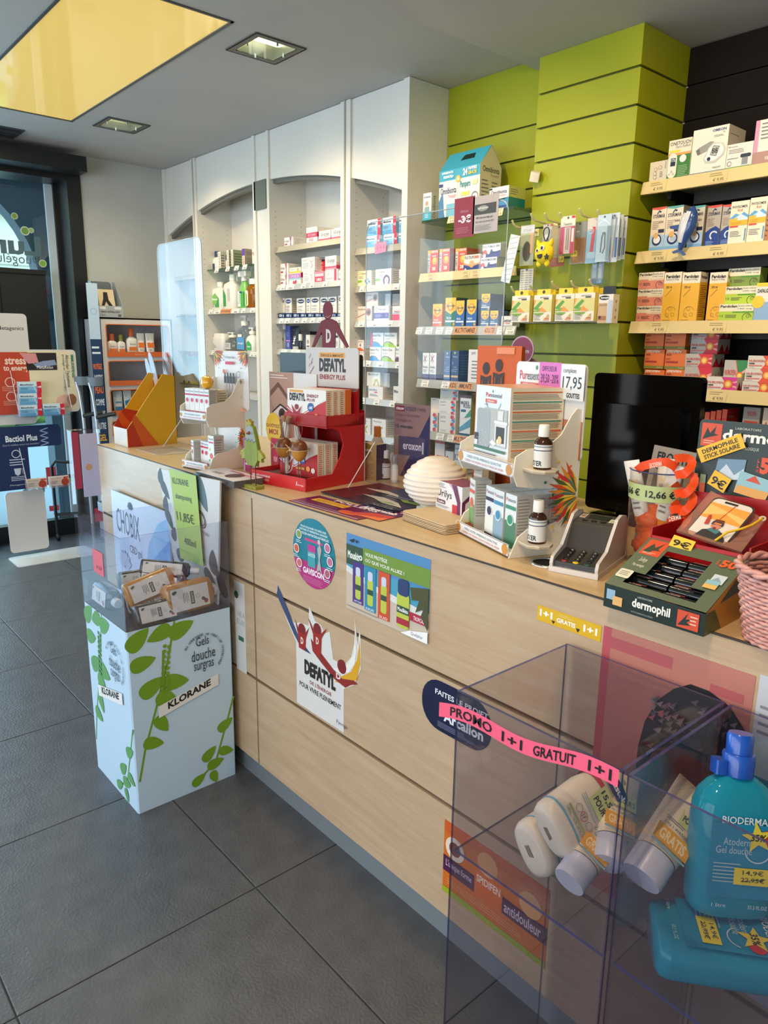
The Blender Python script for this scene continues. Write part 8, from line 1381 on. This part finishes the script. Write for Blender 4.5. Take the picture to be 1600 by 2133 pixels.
def a_red(F): F.rr(.33, .02, .98, .98, '#dccfb0', .05).rect(0, 0, .52, .96, '#b83f26').text(.3, .77, .5, .88, 'stress', '#eecbb8', .03).text(.28, .65, .52, .75, 'to energy', '#eecbb8', .03).ring(.33, .5, .05, .01, '#e6b8a4').ring(.33, .28, .05, .01, '#e6b8a4').lines(.25, .36, .42, .44, 3, '#dc9a84').lines(.25, .14, .42, .22, 3, '#dc9a84').rect(.5, .68, .8, .95, '#241d1e').poly([(.5, .9), (.58, .78), (.66, .82), (.78, .84), (.8, .76), (.6, .72)], '#8494b4').poly([(.44, .95), (.6, .94), (.62, .8), (.52, .78)], '#cf8a8a').text(.6, .7, .76, .75, 'MetaRelax', '#eee').text(.945, .55, .975, .92, 'IMMUDEFENSE', '#2a7a6a', .03, rot=-90).text(.89, .4, .925, .92, "Aborder l'automne", '#333', rot=-90).text(.855, .35, .88, .92, 'protégé et avec énergie', '#333', rot=-90).ell(.86, .18, .1, '#d8a898', .1).ell(.92, .2, .05, '#8a5a3a', .09)
SPL('upper_panel', ((-55, 728), (162, 862)), a_red, XS)
def a_nav(F): F.text(.36, .76, .72, .86, 'Bactiol Plus', '#e6e9f0', .03).text(.32, .69, .74, .73, 'Que le meilleur pour vos intestins !', '#a9b4c9').lines(.38, .38, .56, .5, 3, '#c9d0dc').lines(.38, .14, .56, .22, 3, '#c9d0dc').ring(.46, .57, .05, .01, '#c9d0dc').poly([(.42, .34), (.5, .34), (.49, .25), (.46, .22), (.43, .25)], '#c9d0dc').text(.36, .06, .55, .09, 'Metagenics', '#c9d0dc')
SPL('lower_panel', ((-55, 888), (131, 1020)), lambda F: (a_nav(F), F.path([(.8+.05*cos(pi*k)*(1 if k % 2 else 1), .95-.04*k) for k in range(8)], .012, '#8fa4c8')), XS, col='#1b2c55', cut=[(.01, .03), (.03, 0), (.58, 0), (.6, .03), (.6, .66), (.98, .66), (1, .7), (1, .95), (.97, 1), (0, 1)])
def tray(px0, px1, q0, q1, name):
    ya, zb = sx(px0, q1); yb, za = sx(px1, q0); m = MB(); A_ = ACR(); m.box(0, ya-1.2, zb, .1, yb-1.2, zb+.004, A_); m.box(.096, ya-1.2, zb, .1, yb-1.2, zb+.05, A_)
    for y_ in (ya-1.2, yb-1.204): m.prism([(0, zb), (.1, zb), (.1, zb+.05), (0, za)], y_, y_+.004, A_, 'y'); m.tube([(.1, y_+.002, zb+.05), (.0, y_+.002, za)], .002, C('#dde6ea', .2), 5)
    return m.build(name, t), ya, yb, zb
_, ya, yb, zb = tray(30, 133, 770, 868, 'clear_upper_tray'); _, yc, yd, zc = tray(48, 152, 925, 1018, 'clear_lower_tray')
bw = .135; bh = .072
for k, (c, r_) in enumerate([(0, 0), (1, 0), (0, 1), (0, 2)]):
    carton('supplement_box', 'light blue supplement box in the clear tray of the white stand, '+['bottom left', 'bottom right', 'middle', 'top'][k], bw, .045, bh, '#cfe0ea', a_relax, (XS+.06, ya+.02+bw/2+c*(bw+.006)+.004*r_, zb+.005+r_*(bh+.0008)), radians(90))
for k in range(2): carton('capsule_box', ['white and brick red capsule box in the lower clear tray, left', 'white and brick red capsule box in the lower clear tray, right'][k], .125, .035, .06, '#d9c4b4', lambda F: F['f'].text(.06, .72, .6, .88, 'CurcuDyn', '#7a4a3a').ell(.78, .38, .2, '#b8402a').rect(.7, .8, .98, .94, '#b8402a').lines(.06, .2, .4, .6, 3), (XS+.05, yc+.075+.145*k, zc+.005), radians(90))
m = MB().prism(rrect(-.06, -.01, .2, .5, .03, 4), 0, .006, C('#d6d4d2', .25)); m.build('foot_plate', t)
# trolley rack
t = thing('wire_rack', 'black tubular wire rack on castors between the stand and the counter', 'rack', (-5.44, 1.6, 0)); BT = C('#16191b', .4); m = MB()
for x_, y_ in ((0, 0), (.12, .13)): MB().tube([(x_, y_, .04), (x_, y_, .55), (x_+.0, y_+.03, .585), (x_+.06, y_+.12, .575)] if not x_ else [(x_, y_, .04), (x_, y_, .55)], .011, BT, 8).build('upright', t); c_ = MB().lathe([(.02, -.012), (.025, -.008), (.025, .008), (.02, .012)], BT, 14).build('castor', t, (x_, y_, .026), (radians(90), 0, 0))
for z_ in (.2, .48):
    m = MB(); [m.tube([(-.02+.03*k, -.01, z_), (.04+.03*k, .17, z_)], .003, BT, 5) for k in range(5)]; m.tube([(0, 0, z_), (.12, .13, z_)], .005, BT, 6); m.build('wire_shelf', t)
# acrylic leaflet holder at the counter end
t = thing('leaflet_holder', 'clear holder with a pink and a white poster at the entrance end of the counter', 'holder', (-3.26, 1.05, .5)); A_ = ACR(); MB().box(-.02, -.01, 0, .03, .115, .56, A_).build('clear_box', t); m = MB(); m.box(0, .0, .3, .002, .03, .55, C('#b8304a')); m.box(0, .035, .26, .002, .11, .54, C('#cfc6dc')); F = Face(m, (.0022, .035, .14), (0, .075, 0), (0, 0, .42), (1, 0, 0)); F.ell(.4, .6, .2, '#e0a87a').rect(.5, .0, 1, .15, '#b8304a'); m.build('posters', t); MB().box(.03, .08, .2, .098, .1, .24, C('#8a8d90', .3, .6)).build('bracket', t)
# ================================================================ CLEAR BINS
def clear_bin(label, x0, y0, x1, y1, h, zs):
    t = thing('display_bin', label, 'bin', ((x0+x1)/2, (y0+y1)/2, 0)); w, d, e = (x1-x0)/2, (y1-y0)/2, .005; A_, E_ = ACB(), ACE()
    for q in ((-w, -d, w, -d+e), (-w, d-e, w, d), (-w, -d+e, -w+e, d-e), (w-e, -d+e, w, d-e)):
        sd = {'T': E_}; 
        if q[3]-q[1] < .01: sd.update({'l': E_, 'r': E_})
        MB().box(q[0], q[1], 0, q[2], q[3], h, A_, sd).build('panel', t)
    MB().box(-w+e, -d+e, zs-e, w-e, d-e, zs, A_, {'f': E_, 'l': E_}).build('shelf_panel', t); return t
B1 = clear_bin('tall clear acrylic bin of white baby bottles with a pink promo strip', -.739, .81, -.439, 1.112, .9, .605)
B2 = clear_bin('tall clear acrylic bin of blue shower gel bottles at the right edge', -.431, .81, -.13, 1.112, .9, .605)
m = MB(); vs = []; n = 24
for k in range(n+1):
    u = k/n; x_ = -.772+.33*u; zz = .868+.032*u+.006*sin(u*9); vs += [(x_, .8075-.006*max(0, .1-u)*10*.5, zz-.026), (x_, .8075-.006*max(0, .1-u)*10*.5, zz)]
m.faces(vs, [(2*i, 2*i+2, 2*i+3, 2*i+1) for i in range(n)], C('#f0607e', .45), True)
for s, u0, u1 in (('PROMO', .07, .34), ('1+1', .4, .52), ('GRATUIT', .58, .8), ('1+1', .86, .97)):
    v_, f_, _ = glyphs(s, .02); P_ = []
    for a_, b_ in v_: u = u0+(u1-u0)*a_; P_.append((-.772+.33*u, .8066, .868+.032*u+.006*sin(u*9)-.0215+.0165*b_))
    m.faces(P_, f_, C('#1a1416'))
tag(m.build('promo_strip'), 'pink paper strip reading promo 1+1 gratuit taped along the clear bin', 'strip')
def lay(pb_, yb, pt_, yt, im, roll=0):
    """matrix laying a thing from base pixel (on plane y=yb) to tip pixel (plane y=yt); im = image direction of its wide side"""
    B_, T_ = (Y(*pb_, yb), Y(*pt_, yt)) if yb else (Vector(pb_), Vector(pt_)); a_ = (T_-B_).normalized(); mj = _r*im[0]-_u*im[1]; mj = (mj-a_*mj.dot(a_)).normalized(); yv = a_.cross(mj)
    return Matrix(((mj.x, yv.x, a_.x, B_.x), (mj.y, yv.y, a_.y, B_.y), (mj.z, yv.z, a_.z, B_.z), (0, 0, 0, 1))), (T_-B_).length
def baby(label, M_, w=.094, h=.168, dth=.6, front=True):
    t = thing('baby_bottle', label, 'bottle'); r = w/2; CRM = C('#e6dcc6', .35, 0, 0, .1)
    m = MB(); m.lathe([(.001, .0), (r*.7, 0), (r*.9, .004), (r*.99, .014), (r, .03), (r, h*.55), (r*.86, h*.75), (r*.6, h*.86), (r*.34, h*.9), (r*.32, h*.95)], CRM, 30, 1, dth, sq=.7); m.build('body', t)
    m = MB(); m.lathe([(r*.98, h*.66), (r*.9, h*.72)], C('#c93a4a', .4), 30, 1.012, dth*1.012, cap=False, sq=.7); m.lathe([(r*1.004, .026), (r*1.004, .03)], C('#6fb0cc'), 30, 1.004, dth*1.01, cap=False, sq=.7); F = Face(m, (-r*.8, -r*dth-.0012, .03), (r*1.6, 0, 0), (0, 0, h*.72), (0, -1, 0)); F.rect(.1, .08, .9, .11, '#a8b06a').ring(.3, .2, .09, .012, '#8a8478').ring(.5, .2, .1, .015, '#c9502a').ring(.72, .2, .09, .012, '#8a8478').text(.45, .17, .55, .23, '1F', '#333').text(.1, .02, .85, .06, '500mL - 16.90 US FL.OZ', '#5a4a3a').lines(.1, .3, .9, .4, 3, '#8aa8b4').poly([(.05, .78), (.95, .78), (.95, .93), (.5, .98), (.05, .93)], '#1d2a5e').text(.16, .83, .84, .92, 'mustela', '#e6e9f0', .03).rect(.25, .38, .95, .72, '#c3d08a').text(.32, .58, .85, .68, '15,5€', '#16181a', .03).text(.32, .44, .85, .54, 'POUR 2', '#16181a', .03)
    F = Face(m, (-r*.4, r*.3, -.0004), (r*.8, 0, 0), (0, -r*.6, 0), (0, 0, -1)); F.lines(.2, .3, .8, .65, 3, '#5a4a34', .5, .2)
    m.build('label', t)
    MB().lathe([(r*.36, h*.93), (r*.36, h), (r*.3, h)], C('#e9e4da', .35), 18).build('cap', t); t.matrix_world = M_; return t
Ma, _ = lay((1143, 1737), .86, (1268, 1640), 1.0, (.6, .8)); baby('white baby bottle with a green 15,5 price note, uppermost in the bin', Ma)
Ma, _ = lay((1104, 1775), .858, (1205, 1700), 1.0, (.6, .8)); baby('white baby bottle lying under the one with the price note', Ma)
def gtube(label, pb_, yb, pt_, yt, im, w=.062, h=.165):
    M_, _ = lay(pb_, yb, pt_, yt, im); o = tube('wash_gel_tube', label, 0, 0, 0, w, h, '#e6d9bd', '#c4c8d4', lambda F: F.rect(0, .06, 1, .3, '#eaa81e').text(.12, .1, .88, .26, 'GRATIS', '#fbe3b0', .03).text(.1, .33, .85, .37, '2 IN 1 WASGEL', '#4a4a4a').lines(.1, .4, .8, .46, 2).rect(.4, .45, 1, .72, '#c3d08a').text(.48, .52, .95, .62, 'POUR 2', '#16181a', .03).rect(0, .0, 1, .03, '#8ab8c4'), capfrac=.24, d=.62); o.matrix_world = M_; return o
gtube('white tube with a yellow gratis band and pale blue cap lying before the baby bottles', (1185, 1838), .845, (1285, 1700), .98, (.95, .3)); gtube('white tube wedged along the right wall of the promo bin', (1265, 1800), .90, (1290, 1660), 1.0, (.95, .3)); gtube('white tube seen through the wall between the two clear bins', (1335, 1830), .865, (1420, 1700), .97, (.95, .3), .07, .17)
# blue shower gel bottles
TEAL = glassy('teal_gel', '#27b4d6', .04, .45, 1.35)
def gel(label, M_, w=.12, h=.26):
    t = thing('shower_gel_bottle', label, 'bottle'); r = w/2; hb = h*.76; m = MB(); m.lathe([(.001, 0), (r*.8, 0), (r*.93, .004), (r, .016), (r, hb*.66), (r*.97, hb*.78), (r*.86, hb*.88), (r*.66, hb*.95), (r*.42, hb), (r*.3, hb+.004)], TEAL, 36, 1, .56, sq=1.2); m.build('body', t)
    BLU = C('#0d4fb4', .25, 0, 0, .3); m = MB(); m.lathe([(r*.36, hb+.001), (r*.38, hb+.03), (r*.36, hb+.032)], BLU, 22); m.lathe([(r*.3, hb+.03), (r*.31, hb+.056), (r*.27, hb+.06)], BLU, 22); m.bev(-r*.62, -r*.2, hb+.002, -r*.3, r*.2, hb+.022, BLU, .004, 2); m.build('pump_cap', t)
    m = MB(); F = Face(m, (-r*.82, -r*.56-.0012, .01), (r*1.64, 0, 0), (0, 0, hb*.86), (0, -1, 0)); F.rect(.02, .14, .98, .76, '#1886ac').text(.16, .76, .82, .82, 'BIODERMA', '#dfeaf0', .01).text(.2, .58, .62, .64, 'Atoderm', '#b8d2dc').text(.1, .51, .62, .57, 'Gel douche', '#b8d2dc').lines(.08, .26, .55, .44, 6, '#9ac0cc').text(.1, .06, .3, .09, '1 litre', '#cfe0e6').text(.62, .06, .9, .09, '33.3 FL.OZ', '#cfe0e6').ell(.84, .66, .12, '#c4232e').ring(.7, .56, .2, .02, '#b8d2dc', 14, 3.4, 6)
    F.poly([(.68+(.24 if k % 2 == 0 else .1)*cos(radians(100+36*k)), .66+(.24 if k % 2 == 0 else .1)*.57*sin(radians(100+36*k))) for k in range(10)], '#e3cf3e').text(.58, .63, .8, .69, '35%', '#2a2410', .03).rect(.38, .26, .9, .4, '#e6d23a').text(.5, .34, .8, .385, '14,9€', '#3a3a3a', .01).text(.48, .28, .82, .325, '22,95€', '#3a3a3a', .01).path([(.48, .29), (.84, .32)], .008, '#333'); m.build('label', t); t.matrix_world = M_; return t
Mg, _ = lay((1512, 1893), .95, (1537, 1600), .99, (.985, .17)); gel('blue litre shower gel bottle standing in the right clear bin', Mg, .116, .25)
p = Vector((-.398, .862, .64)); gel('blue litre shower gel bottle lying on its back in front of the standing one', Matrix.Translation(p) @ Matrix.Rotation(radians(38), 4, 'Z') @ Matrix(((0, 0, 1, 0), (-1, 0, 0, 0), (0, -1, 0, 0), (0, 0, 0, 1))), .112, .27)
# printed bin on the left
KX0, KX1, KY0, KY1, KH, KP = -2.353, -2.006, .755, 1.10, .893, .606
t = thing('printed_bin', 'pale blue printed cardboard and clear plastic bin full of shampoo bottles', 'bin', ((KX0+KX1)/2, (KY0+KY1)/2, 0)); hw, hd = (KX1-KX0)/2, (KY1-KY0)/2; PB = C('#bcd6ea', .35)
MB().prism(rrect(-hw, -hd, hw, hd, .004, 1), 0, KP, PB, 'z', cap=C('#17171a', .6)).build('printed_base', t); e = .002
for q in ((-hw, -hd, hw, -hd+e), (-hw, hd-e, hw, hd), (-hw, -hd+e, -hw+e, hd-e), (hw-e, -hd+e, hw, hd-e)): MB().box(q[0], q[1], KP, q[2], q[3], KH, thin('bin_plastic', '#f6f8fd', .05, .02, .025, '#b4c4e6'), {'T': ACE()}).build('clear_panel', t)
def leaf(F, u, v, s, a_, c='#6f9a22'):
    P_ = []
    for k in range(13):
        q = pi*k/12; x_ = -cos(q); P_.append((x_*s, .56*s*max(0, 1-x_)**.85*max(0, 1+x_)**.4))
    P_ = P_+[(x_, -y_) for x_, y_ in P_[-2:0:-1]]; F.poly([(u+x_*cos(a_)-y_*sin(a_), v+(x_*sin(a_)+y_*cos(a_))/F.asp) for x_, y_ in P_], c)
def a_klo(F, c='#6f9a22'):
    for P_ in ([(.44, 1), (.36, .8), (.22, .55), (.1, .35), (.03, .18)], [(1, .48), (.93, .36), (.78, .12), (.66, .08)], [(.32, .86), (.3, .7), (.27, .6)]): F.path(P_, .02, c)
    for u, v, s, d_ in ((.1, .95, .13, 40), (.5, .95, .13, 20), (.29, .95, .12, 200), (.13, .82, .12, 10), (.2, .68, .13, 30), (.42, .67, .13, -10), (.34, .58, .13, -40), (.27, .46, .1, -60), (.18, .37, .1, -20), (.9, .33, .09, 30), (.72, .19, .09, 40), (.9, .17, .08, -20), (.78, .12, .09, 10), (.6, .06, .08, 30), (.76, .04, .07, -70)): leaf(F, u, v, s, radians(d_), c)
    for k in range(9): F.ell(.335-.01*k*.6, .88-.028*k, .018, c); F.ell(.375-.01*k*.6, .87-.028*k, .018, c)
    F.text(.63, .83, .76, .88, 'Gels', '#1c2a3a').text(.58, .75, .82, .81, 'douche', '#1c2a3a').text(.6, .68, .8, .735, 'surgras', '#1c2a3a')
    s = 'au bourgeon de peuplier protecteur'
    for i, ch in enumerate(s):
        if ch == ' ': continue
        a_ = radians(150-198*i/len(s)); cu, cv, R = .7, .775, .2; v_, f_, asp = glyphs(ch); F.k += 0; hh = .024
        co, si = cos(a_-pi/2), sin(a_-pi/2); F.mb.faces([F.P(cu+R*cos(a_)+((x_-.5)*hh*asp*co-(y_-.5)*hh*si), cv+(R*sin(a_)+((x_-.5)*hh*asp*si+(y_-.5)*hh*co))/F.asp) for x_, y_ in v_], f_, C('#1c2a3a'))
    F.poly([(.24, .5), (.84, .58), (.84, .645), (.24, .565)], '#e3e3e0').poly([(0, 0)]*3, '#e3e3e0'); v_, f_, _ = glyphs('KLORANE', .04); F.k += 1; F.mb.faces([F.P(.33+.43*x_, .52+.085*x_*.7+.04*y_+.012) for x_, y_ in v_], f_, C('#1a1a1a'))
m = MB(); a_klo(Face(m, (hw+.0003, -hd, 0), (0, 2*hd, 0), (0, 0, KP), (1, 0, 0), .0001)); m.build('side_print', t); m = MB(); a_klo(Face(m, (-hw, -hd-.0003, 0), (2*hw, 0, 0), (0, 0, KP), (0, -1, 0), .0001), '#5f9a5a'); m.build('front_print', t)
m = MB(); m.box(0, 0, 0, .085, .0006, .075, C('#cf5a68', .5)); F = Face(m, (0, 0, 0), (.085, 0, 0), (0, 0, .075), (0, -1, 0)); F.text(.3, .2, .85, .4, '3x 1,65€', '#8a2a3a'); tag(m.build('price_note', None, (KX0+.12, KY0-.001, .74)), 'small red handwritten note taped on the front of the printed bin', 'note')
def shampoo(label, P0_, y0_, P1_, y1_, im, c, w=.075, h=.185, glassc=True, lab='#ece6da'):
    M_, _ = lay(P0_, y0_, P1_, y1_, im); t = thing('shampoo_bottle', label, 'bottle'); r = w/2; bd_ = C(c, .2, 0, 0, .4)
    MB().lathe([(.001, 0), (r*.85, 0), (r*.97, .005), (r, .015), (r, h*.72), (r*.93, h*.8), (r*.6, h*.84), (r*.45, h*.85)], bd_, 28, 1, .62, sq=1.3).build('body', t); MB().lathe([(r*.42, h*.845), (r*.44, h*.86), (r*.42, h*.98), (r*.36, h)], C('#dcdad6', .3), 20).build('cap', t)
    m = MB(); F = Face(m, (-r*.72, -r*.62-.001, h*.05), (r*1.44, 0, 0), (0, 0, h*.66), (0, -1, 0)); F.rr(0, 0, 1, 1, lab, .03).rect(.25, .5, .8, .6, '#1d241f').text(.3, .52, .75, .58, 'KLORANE', '#e6e3d6', .02).lines(.25, .3, .8, .46, 4).ring(.5, .7, .09, .012, '#555').ell(.8, .9, .1, '#b83a3a'); leaf(F, .7, .85, .12, 1, '#3f4f2e'); leaf(F, .15, .1, .12, 2, '#4a5f34'); m.build('label', t); t.matrix_world = M_; return t
shampoo('amber shampoo bottle lying in front, its label with a red flower', (-2.055, .9, .655), 0, (-2.055, 1.07, .66), 0, (0, 1), '#c08228', .1, .19); shampoo('amber shampoo bottle lying across towards the left', (-2.12, .805, .675), 0, (-2.12, .975, .71), 0, (.2, .97), '#c08228', .08, .19)
shampoo('dark bottle with a white cap lying on top of the pile', (-2.2, .89, .737), 0, (-2.1, 1.045, .714), 0, (.4, .9), '#15181c', .05, .185); shampoo('plum shampoo bottle under the dark one', (-2.2, .89, .695), 0, (-2.07, 1.0, .68), 0, (.1, 1), '#4a2238', .065, .18)
shampoo('dark brown bottle under the two amber ones', (-2.13, .81, .633), 0, (-2.09, .98, .638), 0, (1, .3), '#1c1410', .075, .18); shampoo('dark bottle lying at the back left under the sign', (-2.325, .86, .66), 0, (-2.29, 1.03, .66), 0, (0, 1), '#1d2428', .06, .18); shampoo('dark bottle seen edge-on at the front corner of the bin', (-2.34, .80, .638), 0, (-2.17, .80, .638), 0, (0, 1), '#121416', .07, .17); shampoo('green-black bottle at the bottom right of the pile', (-2.045, .8, .632), 0, (-2.045, 1.0, .634), 0, (.3, 1), '#1c2418', .07, .17)
# signs leaning behind
t = thing('shampoo_sign', 'white botanical sign leaning in the printed bin with a green price sheet', 'sign', (0, 0, 0)); P_ = [Vector((-2.335, 1.07, .66)), Vector((-2.035, 1.07, .612)), Y(458, 1002, 1.075), Y(328, 975, 1.075)]; m = MB(); N_ = Vector((0, -.006, 0)); m.faces(P_+[v-N_ for v in P_], [(0, 1, 2, 3), (1, 5, 6, 2), (3, 2, 6, 7), (0, 3, 7, 4), (4, 7, 6, 5)], C('#cbc8c2', .4))
F = Face(m, P_[0], P_[1]-P_[0]+(P_[2]-P_[1]-P_[3]+P_[0])*.5, P_[3]-P_[0], (0, -1, 0)); 
for u, v, s, a_, c in ((.04, .93, .09, 1.2, '#2f3a42'), (.09, .8, .1, -.9, '#3a3a44'), (.05, .66, .09, 1.2, '#4a3a44'), (.07, .5, .1, -1.1, '#2f3a38'), (.12, .38, .08, 1, '#3a3a42'), (.84, .93, .17, -1.2, '#4f6468'), (.84, .3, .12, 1.3, '#4a3a36'), (.92, .14, .13, 2, '#3a2f2e'), (.72, .12, .1, -.6, '#2f2f2e'), (.2, .2, .1, .5, '#3a3a3c')): leaf(F, u, v, s, a_, c)
F.ring(.76, .67, .08, .01, '#444').ring(.76, .67, .06, .008, '#444').text(.68, .53, .86, .56, 'IL OFFICINAL', '#555'); m.build('board', t)
Q_ = [Y(352, 976, 1.066), Y(408, 991, 1.066), Y(424, 1180, 1.060), Y(376, 1162, 1.060)]; m = MB(); m.poly([Q_[3], Q_[2], Q_[1], Q_[0]], C('#a3b84e', .5)); F = Face(m, Q_[3], Q_[2]-Q_[3], Q_[0]-Q_[3], (0, -1, 0), .0002, .001); F.text(.1, .84, .8, .91, 'KLORANE', '#39452a').text(.15, .66, .85, .74, 'shampooing', '#39452a').text(.1, .42, .85, .54, '11,85€', '#39452a').text(.3, .18, .8, .26, '400ml', '#39452a'); m.build('price_sheet', t)
t = thing('gel_sign', 'white and blue sign with a hemp leaf reading chobix behind the printed bin', 'sign', (-2.99, 1.104, .0)); w = .55; h = .836; m = MB().box(0, 0, 0, w, .006, h, C('#c9d2e4', .35)); F = Face(m, (0, 0, 0), (w, 0, 0), (0, 0, h), (0, -1, 0)); F.text(.08, .8, .5, .92, 'CHOBIX', '#4a5468').text(.3, .71, .52, .76, 'CBD gel', '#4a5468').poly([(.56, .3), (.56, .66), (.66, .82), (.82, .93), (1, .98), (1, .3)], '#8fb8dc').poly([(.62, .3), (.62, .6), (.74, .76), (1, .88), (1, .3)], '#5a96cc')
for cu, cv, R, c in ((.36, .945, .05, '#4a5468'), (.2, .64, .12, '#b4bed2')):
    for k in range(7): a_ = radians(90-75+25*k); leaf(F, cu+R*.5*cos(a_), cv+R*.5*sin(a_)/F.asp, R*.5, a_, c)
m.build('board', t)
